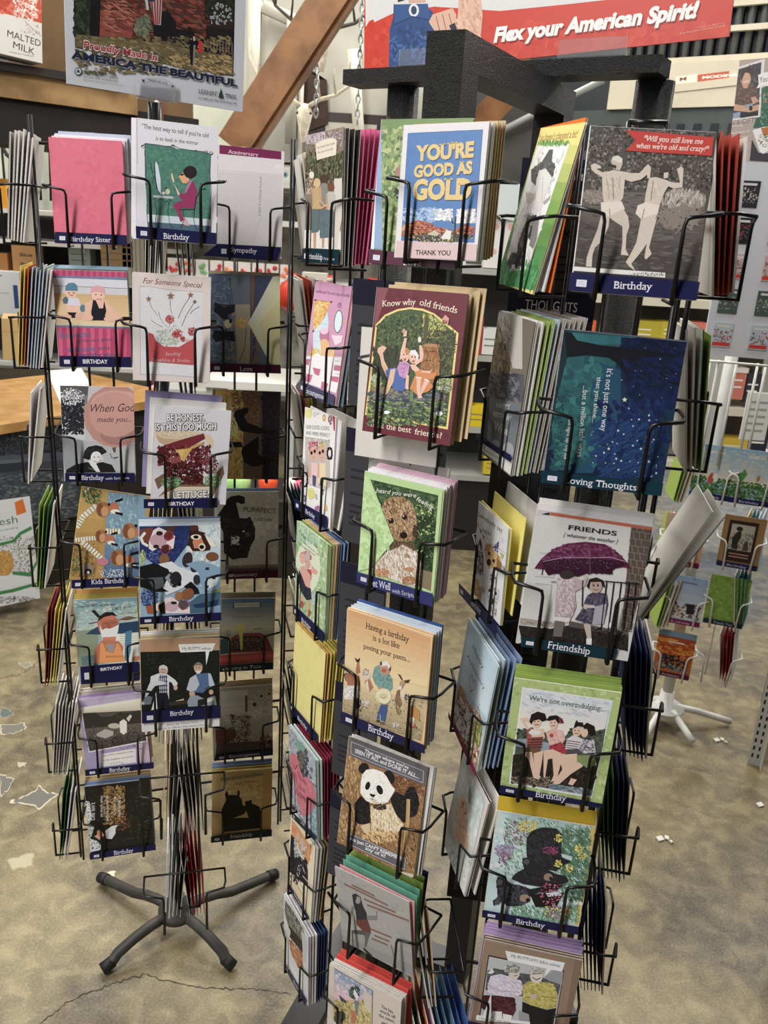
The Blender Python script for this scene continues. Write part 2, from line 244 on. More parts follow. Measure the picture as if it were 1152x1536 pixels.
DATA = r"""
@LA1 -0.5451 1.5463 1.6372 0.1210 0.1740 0.134 -0.019 0.2297 14250887
#1645124 -599 185 605 170 606 2 -611 0
#t 15131886 -340 33 332 42 82 10 0  Birthday Sister
s 14448779,14052995 24 231 2 r 0 -576 1710 683 1783 606 199 -678 153
@LA2 -0.5492 1.5456 1.4197 0.1278 0.1719 0.090 -0.017 0.2297 14796448
#1645124 -618 205 639 191 639 3 -631 10
#t 15131886 -215 68 221 67 76 1 0  BIRTHDAY
p 11815791 -645 1717 637 1712 636 1616 -648 1619
p 13197956 -626 1714 -580 1714 -584 1606 -630 1608
p 13197956 -522 1714 -476 1713 -480 1605 -526 1608
p 13197956 -418 1713 -372 1713 -375 1604 -422 1607
p 13197956 -314 1713 -267 1712 -270 1604 -317 1606
p 13197956 -209 1713 -162 1712 -165 1603 -212 1606
p 13197956 -104 1712 -57 1712 -60 1603 -107 1605
p 13197956 1 1712 49 1711 46 1602 -1 1605
p 13197956 107 1711 154 1711 152 1602 105 1604
p 13197956 213 1711 261 1710 258 1601 211 1604
p 13197956 320 1711 367 1710 365 1600 317 1603
p 13197956 426 1710 474 1710 472 1600 424 1602
p 13197956 533 1710 581 1709 579 1599 531 1602
p 7963296 -648 1619 636 1616 637 1568 -649 1581
p 14146018 -649 1581 637 1568 638 1422 -653 1438
p 13619414 -653 1438 638 1422 636 1306 -654 1314
l 5328985 8 -653 1444 638 1422
g 13611910 15060387 8 -654 1314 636 1306 646 736 -638 745
p 14536880 -642 813 649 805 652 736 -637 751
p 7963296 -637 751 652 736 652 706 -635 720
p 11815791 -635 720 652 706 640 13 -631 10
p 13592199 -612 712 -546 711 -558 182 -619 181
p 13592199 -472 711 -406 710 -421 183 -482 182
p 13592199 -332 709 -265 708 -283 184 -344 183
p 13592199 -191 707 -124 706 -144 185 -206 184
p 13592199 -50 705 17 704 -5 186 -67 186
p 13592199 92 704 160 703 134 187 72 187
p 13592199 235 702 302 701 274 188 212 188
p 13592199 378 700 446 699 415 189 352 189
p 13592199 521 698 589 697 556 191 493 190
e 15254446 -344 1341 104 2 -8 -119
p 5997465 -446 1358 -431 1444 -381 1493 -286 1503 -233 1455 -228 1359
e 15254446 -324 1149 125 3 -8 -116
p 14080225 -448 1185 -398 1234 -228 1228 -195 1103 -444 1108
p 15254446 -454 1098 -189 1097 -187 977 -434 972
p 5860215 -503 1203 -443 1262 -399 1215 -424 1127 -489 1136
p 2039337 -433 982 -187 977 -194 879 -383 886
e 14661025 -495 903 132 2 -3 -47
e 14661025 -229 918 76 1 -4 -70
e 5997455 -164 1055 48 1 -4 -68
e 15648692 123 1304 118 3 -8 -132
p 14330032 -14 1329 10 1417 89 1463 193 1454 247 1393 245 1306 121 1356
e 15187626 126 1119 173 4 -7 -117
p 2039337 -19 1000 27 1214 73 1196 123 1061 190 1062 217 1199 245 1024 210 916 -19 921
p 2039337 -19 921 229 916 264 848 -43 843
p 15187626 261 1142 336 1104 507 872 418 841 255 1024
p 15187626 -121 1134 -2 1214 -36 960 -138 861
e 15187626 343 879 155 3 -3 -51
e 15187626 -79 891 86 2 -4 -59
e 3023655 -383 1321 15 0 -1 -10
e 3023655 -298 1323 15 0 -1 -10
e 3023655 79 1303 15 0 -1 -10
e 3023655 174 1299 15 0 -1 -10
l 9062215 10 -376 1282 -310 1284
l 10179925 10 75 1225 170 1221
t 5273246 -578 511 -51 557 102 0 0  Exercise
t 4679047 -268 456 312 483 61 0 0  gives us a good
t 5273246 -480 276 20 294 102 0 0  attitude
t 4679047 60 321 264 329 62 0 0  and a
t 4679047 -265 198 433 204 69 0 0  healthy glow!
@LA3 -0.5491 1.5380 1.2007 0.1309 0.1821 0.089 0.007 0.2297 12961481
#1645124 -633 169 638 177 634 -2 -640 7
#t 15131886 -344 36 70 40 92 10 0  Birthday
#t 14211298 97 40 534 57 50 0 0  with Scripture
g 5987681 14079960 6 -672 1819 -154 1823 -264 761 -665 869
s 2500654,4145479,3093048,1645087 120 108 1.3 r 0 -678 1572 -251 1582 -276 911 -707 906
s 15724527,14540769,10856363 70 64 1.2 r 2 -660 1773 -226 1784 -238 1453 -675 1444
s 2566447 40 90 1 r 2 -446 1504 -254 1508 -272 1024 -465 1021
p 10067103 -673 869 -298 798 -306 343 -639 227
p 12237757 -289 798 651 733 638 183 -303 190
e 12423558 322 1259 586 10 -17 -596
e 13477530 293 1464 430 9 -9 -299
e 13741215 440 1616 269 6 -4 -130
e 11107959 349 920 325 4 -6 -209
e 13147538 306 1296 468 9 -13 -434
p 6179910 233 662 306 672 293 557 258 576
t 4927284 -172 1334 648 1368 152 0 35  When God
t 4927284 -28 1150 607 1166 100 0 35  made you...
p 2039586 -302 457 -270 591 -196 677 -52 707 54 679 141 575 31 517 -96 478 -205 420
s 2039586,3289654 30 74 1 r 1 -268 647 125 651 118 422 -276 419
e 15066595 -61 459 104 1 -4 -130
e 14079700 28 421 36 0 -3 -96
p 2105379 -613 227 -458 323 -242 381 -100 344 45 383 223 327 291 182 -624 169
l 9671571 8 -211 267 -69 210
l 9671571 8 -65 325 2 191
p 14935009 -206 401 -134 420 -65 344 2 191 -70 191 -173 324
e 2434341 -96 478 13 0 0 -10
e 2434341 -21 478 13 0 0 -10
l 3618615 10 -113 401 -28 373 28 421
l 2960685 11 194 547 227 461 336 481 263 442
@LA4 -0.5533 1.5404 0.9851 0.1330 0.1916 0.090 0.165 0.2297 12227934
#1645124 -620 -2 633 243 660 46 -599 -178
#t 15131886 -239 -41 431 90 100 10 0  Kids Birthday
g 13675628 10517836 6 -666 1926 -156 1907 -193 122 -673 57
g 9416127 6059669 8 -172 1885 577 1902 637 212 -41 121
s 4288586,5342030,3365179 60 69 2.5 0.6 2 -666 1926 -278 1988 -231 1614 -621 1554
s 5342030,3694143 40 70 2 r 2 -726 504 -470 540 -428 194 -685 160
s 11586514,8297906,9810364 70 117 3 1.2 0 -146 1829 386 1912 537 807 -5 730
s 9335370,13280619,7231032 60 78 2 r 0 -734 728 -277 794 -193 122 -655 60
e 15724512 -542 1886 25 4 3 -27
e 15724512 -581 1830 22 3 3 -23
l 15722449 105 -650 1107 -565 1322 -371 1553
l 4928552 13 -596 1113 -682 1154
l 4928552 13 -575 1167 -661 1208
l 4928552 13 -554 1221 -640 1261
l 4928552 13 -532 1275 -618 1315
l 4928552 13 -506 1316 -575 1385
l 4928552 13 -458 1374 -527 1443
l 4928552 13 -409 1431 -478 1500
l 4928552 13 -361 1489 -430 1558
e 10908240 -218 1516 130 20 20 -160
e 8409656 -270 1508 61 9 17 -132
e 13409393 -179 1483 70 11 13 -104
e 12352351 -31 1599 108 17 12 -94
e 15723224 15 1510 87 13 6 -47
e 1709075 -118 1636 26 4 4 -32
p 1446673 -13 1736 120 1805 127 1748 -8 1695
p 1446673 16 1510 160 1503 167 1446 21 1468
l 15722449 111 -70 1090 133 1120
l 4928552 14 -38 1040 -52 1148
l 4928552 14 13 1047 -1 1156
l 4928552 14 64 1055 50 1163
l 4928552 14 115 1062 100 1171
e 10908240 338 1150 140 21 23 -172
e 8409656 282 1142 65 10 19 -141
e 13409393 380 1115 75 11 15 -111
e 12352351 555 1158 116 17 14 -101
e 15723224 606 1063 94 14 7 -51
e 1709075 444 1279 28 4 5 -34
p 1446673 573 1305 716 1378 724 1318 579 1261
p 1446673 606 1063 761 1054 770 993 612 1018
l 15722449 89 -689 817 -491 866 -292 915
l 4928552 11 -655 780 -673 865
l 4928552 11 -606 792 -623 877
l 4928552 11 -556 804 -574 890
l 4928552 11 -507 817 -524 902
l 4928552 11 -457 829 -475 914
l 4928552 11 -407 841 -425 927
l 4928552 11 -358 854 -375 939
l 4928552 11 -308 866 -326 951
e 10908240 -187 971 111 16 17 -137
e 8409656 -231 965 52 7 14 -113
e 13409393 -153 943 59 9 11 -89
e 12352351 -17 940 92 13 10 -81
e 15723224 21 863 74 11 5 -40
e 1709075 -102 1073 22 3 3 -27
p 1446673 -2 1057 111 1115 117 1066 2 1022
p 1446673 23 863 145 856 151 807 27 828
l 15722449 111 -499 783 -296 647 -88 490
l 4928552 14 -500 719 -448 813
l 4928552 14 -449 685 -398 779
l 4928552 14 -398 651 -347 745
l 4928552 14 -347 617 -296 711
l 4928552 14 -298 582 -242 673
l 4928552 14 -247 543 -190 634
l 4928552 14 -195 504 -138 595
l 4928552 14 -143 464 -86 556
e 10908240 186 570 140 20 23 -174
e 8409656 130 562 65 9 19 -143
e 13409393 229 534 75 10 15 -113
e 12352351 404 553 117 16 14 -103
e 15723224 454 455 94 13 7 -51
e 1709075 293 699 28 4 5 -35
p 1446673 422 701 566 774 574 712 428 656
p 1446673 455 455 610 445 619 383 461 410
e 12944270 -83 449 112 15 10 -82
e 9536370 -359 245 130 18 15 -123
e 1578002 -336 207 67 9 8 -61
e 15131349 -334 191 30 4 4 -29
s 15199213,15724527 30 52 3 r 2 -139 296 422 373 447 187 -116 111
@LA5 -0.5520 1.5407 0.7597 0.1239 0.1849 0.087 -0.012 0.2297 10599102
#1645124 -574 395 598 435 584 -4 -578 -2
#t 15131886 -177 273 263 294 67 1 0  BIRTHDAY
g 9022389 13030085 7 -650 1864 642 1840 620 1084 -654 1038
s 12373707,10139066,13752775 80 115 2.5 0.1 0 -626 1823 639 1759 611 1085 -665 1161
p 9674632 -665 1161 -174 1213 -255 372 -620 377
p 15724517 -109 1066 611 1085 600 376 -141 427
p 6849152 -553 600 -204 639 -217 391 -545 413
l 10724767 10 239 1056 609 1054
l 10724767 10 237 1006 607 1005
l 10724767 10 235 957 605 955
l 10724767 10 232 908 603 905
l 10724767 10 230 858 601 856
l 10724767 10 228 808 599 806
p 3558505 -434 1096 -284 1199 -134 1272 639 1330 703 1079 221 1067 -109 1066
p 2966627 232 1292 639 1330 724 1120 259 1085
p 5736096 352 1100 483 1134 445 680 378 434 304 460
s 12938326,14389872 20 79 1 r 2 476 553 607 544 602 418 471 427
p 7952713 199 1376 423 1445 624 1403 400 1354
p 2565926 -298 1606 -225 1618 -124 1475 -171 1437
p 2565926 -367 1326 -166 1366 -167 1345 -359 1310
p 13205352 -160 1131 -195 1337 -125 1455 132 1501 235 1353 227 1190 144 989 -75 1003
p 11628378 -111 1373 200 1396 209 1191 -102 1189
p 2629662 -184 1357 -142 1476 -11 1560 135 1552 207 1457 95 1483 -52 1451
p 15724527 -151 1294 -103 1168 -28 1205 81 1198 231 1272 205 1109 142 948 55 1036 -38 1021 -115 943
e 15724527 22 1038 64 -4 -3 -62
p 14125933 -112 1005 164 1009 138 866 -83 859
p 13008742 -270 768 -153 905 -77 962 214 902 300 773 274 608 157 490 -215 432 -306 439
p 15639657 -154 884 -100 881 -54 692 91 641 175 864 211 841 324 479 303 439 -196 431
p 10723484 -47 836 64 850 137 845 93 682 17 646
t 9850937 -62 547 289 534 46 0 0  BAKERSFIELD
l 3745825 8 -60 1309 68 1312
l 3745825 8 87 1317 215 1324
e 11099468 37 1242 33 -2 -3 -53
t 4085332 -581 1681 178 1691 58 0 0  They DON'T make 'em
t 3094581 127 1583 477 1635 63 0 0  LIKE you
t 10124364 269 1484 619 1512 52 0 0  anymore!
@LA6 -0.5434 1.5402 0.5375 0.1343 0.1808 0.086 -0.059 0.2297 11248327
#1645124 -689 160 746 135 738 -14 -696 8
#t 15131886 -194 22 243 21 101 10 0  Birthday
p 13089747 -653 1829 620 1790 751 139 421 162 462 614
p 15724527 -633 1619 600 1682 657 638 -575 542
p 5854542 -610 1599 587 1659 637 666 -557 572
g 15724509 14143676 4 -610 1599 587 1659 586 1400 -605 1486
p 3815475 -605 1486 -342 1471 -247 1356 -35 1333 122 1411 269 1367 586 1404 579 1077 114 1089 -601 1112
g 6709596 4867906 5 -601 1112 581 1101 637 666 -557 572
s 3420718,8354418 50 60 2 r 0 -565 1157 605 998 559 474 -618 641
p 12105903 -383 958 -191 1056 -26 984 -35 885 -212 835 -356 905
e 13157561 7 1104 128 -17 -6 -64
s 4603961,3354154,6050634 24 69 1 r 2 84 1453 296 1425 274 1192 61 1221
p 15724521 123 1188 214 1238 272 1168 249 921 179 868 110 940
p 14472906 268 1243 352 1331 391 1289 315 1162
l 2302239 15 487 775 470 726 434 690 384 674 331 682 286 712 257 757 250 809 267 858 304 893 354 909 406 901 451 871 480 826 487 773
l 2302239 15 144 722 129 678 96 645 51 631 3 638 -38 664 -64 706 -70 753 -54 797 -21 829 24 843 72 836 113 809 138 768 144 720
l 2302239 15 55 747 47 722 28 704 3 696 -23 700 -46 715 -61 738 -64 764 -55 789 -37 807 -12 815 15 811 38 796 52 773 55 746
p 15724527 -334 475 397 509 378 168 -365 163
t 4604221 -308 408 335 429 43 0 35  one of life's sweetest smiles
t 4604221 -298 293 324 304 43 0 35  is the laughter of a friend
l 4604221 8 -165 210 33 231 114 168
@LA7 -0.5435 1.5402 0.3155 0.1390 0.1793 0.107 -0.042 0.2297 2564895
#1645124 -718 147 725 161 719 13 -721 -12
#t 15131886 -198 25 227 30 109 10 0  Birthday
s 3289638,2170906,3946794 70 129 1 r 0 -681 1765 668 1581 578 251 -791 461
p 15331055 -688 1446 -613 1412 -598 993 -701 822 -567 779 -670 489 -536 422 -449 266 -496 179 -717 154
s 2237213,3421740 60 56 1 r 0 -681 1421 -400 1382 -496 179 -781 223
s 10124369,11768417,8085050,13017709 110 94 1.5 r 0 -291 1758 158 1697 88 752 -366 819
s 6571056,8213822,4600100 50 87 1 r 2 -164 1117 231 1060 193 547 -203 607
p 2105116 -589 992 -366 819 -336 438 -388 281 -497 416
p 15198442 -339 651 -192 747 -52 754 -117 688 -128 549 -218 420 -335 450
p 14127729 -516 678 -436 677 -368 538 -495 439 -529 515
p 14793641 -586 547 -504 582 -476 436
t 15724527 -543 950 -502 1385 102 0 0  Life isn't
t 15724527 -371 1007 -325 1528 61 0 0  so much what
t 15724527 -250 896 -208 1516 61 0 0  but the memories
t 15724527 -92 1013 -48 1460 62 0 0  is who we
t 15724527 13 963 52 1480 62 0 0  have beside us
@LC1 -0.3493 1.3691 1.6558 0.1211 0.1739 0.128 0.033 0.2557 14539489
#1645124 -610 177 603 181 603 8 -602 0
#t 15131886 -196 25 195 37 88 10 0  Birthday
l 9078414 4 -596 1733 -584 1084
t 4867662 -523 1600 459 1575 67 0 0  "The best way to tell if you're old
t 4867662 -320 1454 310 1453 58 0 0  is to look in the mirror
p 5471856 -480 1388 -376 1393 -249 1380 -123 1394 -9 1365 190 1366 405 1369 500 1338 499 975 522 382 -441 364 -456 683 -478 958
s 5998713,4879206,6393214,5142379 90 99 1.6 r 1 -459 1343 476 1446 494 465 -455 376
p 13030104 -434 371 522 382 524 282 -433 259
p 5335672 -433 259 524 282 529 182 -433 174
l 2830134 8 -529 1335 -473 1389 -375 1390 -263 1389 -123 1380 -66 1407 47 1371 190 1366 405 1366 500 1338 535 1356
l 2830134 7 -470 1369 -484 1259 -461 1042 -471 876 -442 685 -448 405 -428 182
l 2830134 7 500 1338 490 1058 517 836 510 566 526 210
l 2830134 5 -536 1335 -522 1361 -491 1359 -488 1329 -513 1318
l 2830134 5 -94 1390 -81 1416 -49 1414 -46 1384 -72 1373
l 2830134 6 405 1355 419 1382 451 1380 455 1350 429 1338
l 2830134 6 478 1349 492 1376 524 1374 527 1344 501 1332
p 13686497 -332 1124 -311 1147 -282 1088 -246 899 -237 677 -273 701 -309 864
l 2172203 11 -335 1138 -331 945 -301 754 -251 683
l 2172203 8 -409 1102 -381 1105 -388 1050 -366 997 -344 889 -372 830
p 12238020 -357 658 -59 666 -51 632 -350 624
l 2172203 7 -350 617 -286 581 -229 622 -172 571 -115 619 -72 595
l 2172203 7 -328 570 -302 419 -326 219
l 2172203 7 -115 591 -135 434 -97 240 -54 201
e 13158318 -138 729 34 3 0 -42
e 14012628 -202 701 26 3 0 -22
e 3815994 -167 782 11 1 0 -19
p 14206882 -91 1005 -69 1000 -40 892 -54 863 -83 929
p 14469033 -46 863 -25 824 56 692 13 701
p 9583201 55 734 113 711 182 914 254 908 300 786 295 602 260 517 58 509 81 398 118 345 61 297 1 447 -64 540 42 606 85 617 27 682
p 11238296 113 739 182 928 225 919 141 742
p 14330495 17 960 80 1029 167 996 182 928 140 875 82 876 38 942
s 2695719 40 57 1 r 2 93 1114 287 1134 289 988 95 968
e 2695719 195 1048 98 10 1 -92
e 2105384 73 998 26 3 0 -14
p 13805226 103 386 161 334 192 252 119 259
l 2172203 11 44 486 268 503 287 672 343 790 415 833 444 800
l 2172203 7 87 476 118 345 62 212
l 2172203 7 268 500 255 357 294 218 353 209
l 14934237 4 293 304 351 302
@LC2 -0.3609 1.3673 1.4360 0.1212 0.1694 0.115 0.025 0.2557 14734544
t 8470848 -455 1538 446 1522 86 0 35  For Someone Special
p 14671329 -512 1475 -327 1487 -69 1453 498 1460 458 83 -499 104
l 10918298 6 -512 1482 -327 1487 -69 1460 498 1460
l 10064535 6 -500 1475 -499 97 -69 107 458 83
s 10986402,8945530,12888483,7170671 190 10 1 r 0 -470 1392 469 1451 474 879 -473 828
l 7101262 6 -371 1283 -319 1163 -228 1045
l 7101262 6 -19 1362 -35 1224 -11 1087
l 7101262 6 286 1382 168 1200 91 1020
l 7101262 6 353 1298 231 1101 150 905
l 7101262 6 427 1230 333 1165 281 1104
l 7101262 6 -213 1104 -190 1011 -127 920
l 7101262 6 -329 967 -263 919 -156 874
p 9532001 -26 1431 -9 1389 37 1389 1 1358 13 1313 -26 1337 -65 1309 -52 1355 -89 1381 -42 1386
p 9532001 -367 1346 -356 1315 -321 1315 -348 1292 -339 1260 -368 1277 -396 1256 -387 1290 -414 1310 -380 1313
p 9532001 286 1454 300 1419 339 1419 308 1393 319 1356 286 1376 254 1352 264 1390 233 1413 272 1417
p 7888465 352 1336 363 1310 392 1310 369 1291 377 1264 353 1278 329 1261 336 1289 314 1306 343 1309
s 11320484,9676687,12963772,14344148 60 50 1 r 2 -257 912 150 935 151 565 -258 545
s 12306094 20 38 1 r 2 -214 842 106 859 107 578 -214 562
p 12342618 -376 774 -301 749 -258 648 -127 559 107 563 254 659 371 732 372 283 -368 311
l 11093580 6 -368 311 -98 553 107 556 367 291
l 13267574 4 107 548 360 290
s 12341844,13199720,11355721,12738397 34 38 1 r 2 -107 1061 27 1069 27 934 -107 926
e 8467255 -40 998 15 1 0 -15
s 12341844,13199720,11355721,12738397 34 38 1 r 2 26 847 157 854 157 722 26 715
e 8467255 92 784 15 1 0 -15
s 12341844,13199720,11355721,12738397 34 38 1 r 2 124 739 206 743 207 660 124 656
e 8467255 165 699 15 1 0 -15
s 12341844,13199720,11355721,12738397 34 38 1 r 2 243 890 379 898 380 761 244 754
e 8467255 312 826 15 1 0 -15
s 12341844,13199720,11355721,12738397 34 38 1 r 2 -3 816 99 822 99 718 -3 713
e 8467255 48 767 15 1 0 -15
e 14396331 239 674 29 1 0 -27
t 14857911 -113 411 129 430 59 0 35  Sending
t 14857911 -331 312 278 324 56 0 35  Sunshine & Smiles
@LC3 -0.3374 1.3678 1.2265 0.1256 0.1645 0.090 0.068 0.2557 14210523
#1645124 -747 42 481 122 491 -50 -741 -117
#t 15131886 -338 -53 99 -24 65 1 0  BIRTHDAY
p 7822669 -586 389 -394 528 -343 418 -518 215 -551 294
p 7822669 -512 86 -279 357 278 371 542 695 574 551 401 131
p 14076340 -512 86 -183 281 344 309 401 131
p 14009258 -618 1196 -440 1239 -15 1253 185 1235 -161 1101 -444 995 -536 1029 -592 1119
p 12821896 -601 1150 -464 1096 -161 1101 -444 987 -536 1029
p 14206377 186 1219 295 1203 362 1119 353 991 274 1018
s 14931135,13087125 30 56 3 0.1 2 -574 1215 107 1261 113 1151 -569 1105
p 7482933 -459 978 -161 1101 186 1227 221 1142 -91 930 -334 899
s 5578790,7483701,4068633,8995140,6498091 150 91 1.5 r 0 -549 965 305 1020 324 683 -535 632
s 4528413,3412758,6564395 120 95 1.6 r 0 -416 687 197 724 217 351 -400 318
s 8539726,6565683,10513769,5580073 60 64 1.4 r 2 188 884 452 900 474 512 209 497
p 5578790 -574 852 -488 969 -427 941 -447 701 -522 681
s 11886938,9849672 14 62 2 r 2 -390 784 -177 797 -171 686 -385 673
p 13608807 -274 919 -92 946 29 986 -56 837 -112 721 -159 750 -210 859
p 14334330 -243 905 -122 928 -146 799
p 12688484 -3 1000 208 1093 210 1061 30 954
s 6985576,8826236,4945998,10403474 60 54 1.8 r 2 -482 443 -130 462 -121 268 -473 250
s 6985576,8826236,4945998,10403474 60 54 1.8 r 2 223 531 519 547 534 302 236 287
t 1710618 -430 1406 183 1453 112 1 0  BE HONEST.
t 1710618 -418 1394 196 1441 112 1 0  BE HONEST.
t 1710618 -430 1394 183 1441 112 1 0  BE HONEST.
t 1710618 -418 1407 195 1454 112 1 0  BE HONEST.
t 15724271 -424 1400 189 1447 112 1 0  BE HONEST.
t 1710618 -608 1234 388 1316 113 1 0  IS THIS TOO MUCH
t 1710618 -595 1223 401 1304 113 1 0  IS THIS TOO MUCH
t 1710618 -607 1222 388 1303 113 1 0  IS THIS TOO MUCH
t 1710618 -596 1235 400 1317 113 1 0  IS THIS TOO MUCH
t 15724271 -601 1228 394 1310 113 1 0  IS THIS TOO MUCH
t 1710618 -265 80 340 135 118 1 0  LETTUCE?
t 1710618 -252 68 353 122 118 1 0  LETTUCE?
t 1710618 -264 67 340 121 118 1 0  LETTUCE?
t 1710618 -253 81 352 135 118 1 0  LETTUCE?
t 15724271 -259 74 346 128 118 1 0  LETTUCE?
@LC4 -0.3531 1.3595 1.0022 0.1394 0.1796 0.100 0.012 0.2557 10270671
#1645124 -716 133 710 165 711 4 -711 -1
#t 15131886 -209 34 225 43 86 10 0  Birthday
g 15134703 9810378 7 182 1805 700 1805 702 616 -36 642
s 12900322,11125720,15396843 60 94 1.6 r 0 212 1789 693 1782 694 617 205 634
p 2766955 -684 1787 182 1789 120 1442 -152 1065 -419 1073 -693 1302
s 2766955,3689094,2173779 60 77 1 r 1 -145 1637 121 1632 118 1186 -150 1193
s 2503530,4545436,7045821,1778760 120 55 1 r 1 -693 1333 -371 1326 -374 1071 -698 1080
s 2503530,4545436,8031942,1778760 120 56 1 r 2 -706 665 -380 654 -386 296 -713 309
s 11648635,14278801,9545059 40 46 1 r 2 -691 1396 -589 1394 -595 1077 -698 1080
s 7900756,10530411 50 54 1 r 2 510 705 702 699 702 435 510 442
p 8078909 -685 1740 -466 1768 -426 1548 -530 1456 -659 1568
p 15655910 -452 1721 -364 1774 -262 1718 -87 1605 -119 1384 -238 1339 -369 1405 -473 1336 -538 1393 -529 1519
e 13149103 -368 1531 147 -3 -2 -126
l 15723746 47 -599 1669 -666 1584 -631 1489 -559 1441
e 3744288 -351 1660 59 -1 -1 -41
e 3744288 -413 1422 50 -1 -1 -35
e 6828337 -205 1607 74 -1 -1 -87
l 10698564 22 -263 1639 -204 1701 -130 1668 -124 1574 -206 1528 -249 1576
l 10698564 19 -236 1450 -310 1419 -341 1341 -268 1268 -194 1306 -163 1400 -221 1457
p 5519410 -261 1780 -55 1793 -115 1700 -233 1702
e 5779501 -252 1387 65 -1 -1 -67
p 3876132 167 1774 301 1795 316 1692 421 1659 526 1466 511 1338 420 1324 179 1329 120 1442 151 1600
e 5911338 227 1749 75 -1 0 -57
p 15722972 413 1643 572 1497 632 1383 526 1401 451 1547
p 13535592 241 1599 361 1581 405 1468 330 1374 239 1376 210 1488
e 15721420 271 1582 93 -2 0 -48
e 1052691 271 1582 45 -1 0 -32
e 15721420 375 1397 60 -1 0 -70
e 1052691 369 1397 42 -1 0 -38
p 15723233 105 1363 150 1426 209 1328 209 1296
e 9068869 -277 1180 89 -2 -1 -112
e 8147512 549 1216 110 -3 0 -84
e 3878194 118 1170 80 -29 -41 -137
p 14870251 -374 1103 -151 1145 -33 1046 177 959 313 923 327 793 175 716 -37 609 -248 519 -306 651 -228 939
p 1645085 -698 1064 -447 1121 -212 1003 -183 938 -306 651 -202 583 -456 592 -705 697
p 5988455 -570 853 -303 861 -276 682 -455 624
p 9804449 -274 844 -153 969 -36 674 -127 645
s 1645085 20 78 1 r 1 -183 938 11 932 9 673 -186 679
e 2434861 -80 822 99 -3 -1 -136
e 723983 -21 723 33 -1 0 -42
e 3028029 230 1014 60 -2 0 -87
e 3028029 279 794 61 -2 0 -95
p 1447451 54 671 176 765 296 630 326 531 204 519
p 9218498 88 1091 329 1149 694 1010 694 617 418 544 342 743 328 923
p 14213606 419 790 663 831 633 685 449 592
p 1844795 434 1017 495 1018 498 966 431 968
p 1844795 548 843 610 846 610 792 548 792
p 1844795 431 675 487 676 487 630 430 629
p 15724527 374 1251 391 1204 438 1200 401 1170 413 1122 374 1150 335 1124 348 1171 311 1203 358 1204
p 4942208 158 373 326 515 702 550 703 169 157 167
p 2703204 203 322 433 362 664 403 648 271 264 253
p 9020104 433 246 710 302 710 152 432 163
e 13414813 448 337 28 -1 0 -43
p 10837827 -609 321 -444 364 -371 279 -447 184 -581 190
p 15326430 -279 471 -158 483 -39 381 157 274 157 158 -282 177 -295 358
e 13413819 -160 303 121 -5 -1 -99
e 9329473 114 530 107 59 44 -91
e 10645584 -38 495 69 -3 -1 -85
e 3087643 -122 371 54 -2 0 -29
e 6049362 36 328 85 -3 -1 -89
l 11225164 13 -40 315 20 230 112 259 143 374 82 409
l 15656661 42 -339 392 -415 346 -416 265 -342 196
p 1381401 -385 345 -279 406 -267 176 -357 180
@LC5 -0.3566 1.3567 0.7797 0.1419 0.1820 0.106 0.010 0.2557 1908765
#1645124 -703 417 727 440 730 189 -705 184
#t 15131886 -199 294 234 310 99 10 0  Birthday
p 12096374 -715 1842 710 1801 709 1543 -706 1589
s 3093806,2304034,1579800,3949370,1316372 220 43 1 r 0 -706 1572 693 1492 692 510 -727 614
s 11714489 10 13 1 r 2 -661 1552 -247 1528 -251 1272 -666 1298
p 15724271 -36 1704 638 1688 574 1533 527 1532 467 1263 456 1536 1 1540
t 2631724 33 1589 559 1568 53 10 0  My BUTT'S asleep
e 13414304 -306 1207 81 -5 -2 -107
p 14144465 -391 1229 -374 1297 -304 1318 -235 1271 -230 1202 -305 1255
p 14803425 -532 1101 -392 1152 -237 1125 -99 1004 -53 931 -101 813 -162 956 -209 976 -214 611 -243 753 -253 1118 -377 1125 -411 938 -550 947
p 13817311 -385 1117 -245 1117 -243 736 -383 763
l 3094614 21 -378 1074 -241 1074
l 3094614 15 -359 1107 -358 761
l 3094614 21 -379 988 -243 987
l 3094614 15 -325 1105 -324 759
l 3094614 21 -381 901 -244 901
l 3094614 16 -291 1103 -290 756
l 3094614 21 -382 815 -245 814
l 3094614 16 -257 1101 -255 754
p 14080476 -558 965 -395 1006 -286 982 -287 930 -458 907 -601 726 -648 677 -631 780
p 2040368 -399 764 -243 753 -232 437 -404 433
e 13414304 -93 847 38 -3 -1 -52
p 7635338 -696 611 -601 726 -509 685 -542 548 -682 541
p 15724271 -445 784 -423 443 -537 425
e 2827299 -329 1226 9 -1 0 -9
e 2827299 -283 1223 9 -1 0 -9
l 7950409 7 -330 1171 -280 1167
e 13609367 320 1220 79 -5 -1 -108
e 2827299 296 1225 9 -1 0 -9
e 2827299 343 1222 9 -1 0 -9
p 8418664 230 1260 281 1317 375 1311 415 1248 312 1272
p 15329250 272 1162 390 1163 343 1097 295 1100
p 5665175 184 1037 279 1101 374 1103 501 1104 516 840 404 707 213 738
p 12765394 103 799 168 1021 279 1083 341 887 277 769 182 741
p 12766422 501 1104 549 1083 628 833 612 790 516 840
p 9871532 116 552 181 688 308 661 435 582 628 639 659 441 131 445
e 13609367 205 704 54 -4 0 -53
e 13609367 556 714 42 -3 0 -53
p 2434603 307 573 467 597 466 473 306 432
p 14736339 467 562 595 606 627 550 483 507
p 13548194 -88 585 54 618 53 565 -89 567
p 4076589 -214 567 101 588 116 508 -215 489
e 12632256 -681 576 31 -2 -1 -28
p 15131619 -713 184 727 189 732 5 -721 -9
t 2894896 312 138 -268 119 31 0 0  YOU WILL BE FINE
t 2894896 481 65 -450 45 31 0 0  Your birthday laugh is inside
@LB1 -0.2839 1.6555 1.6279 0.1208 0.1917 0.090 0.021 0.2476 14867422
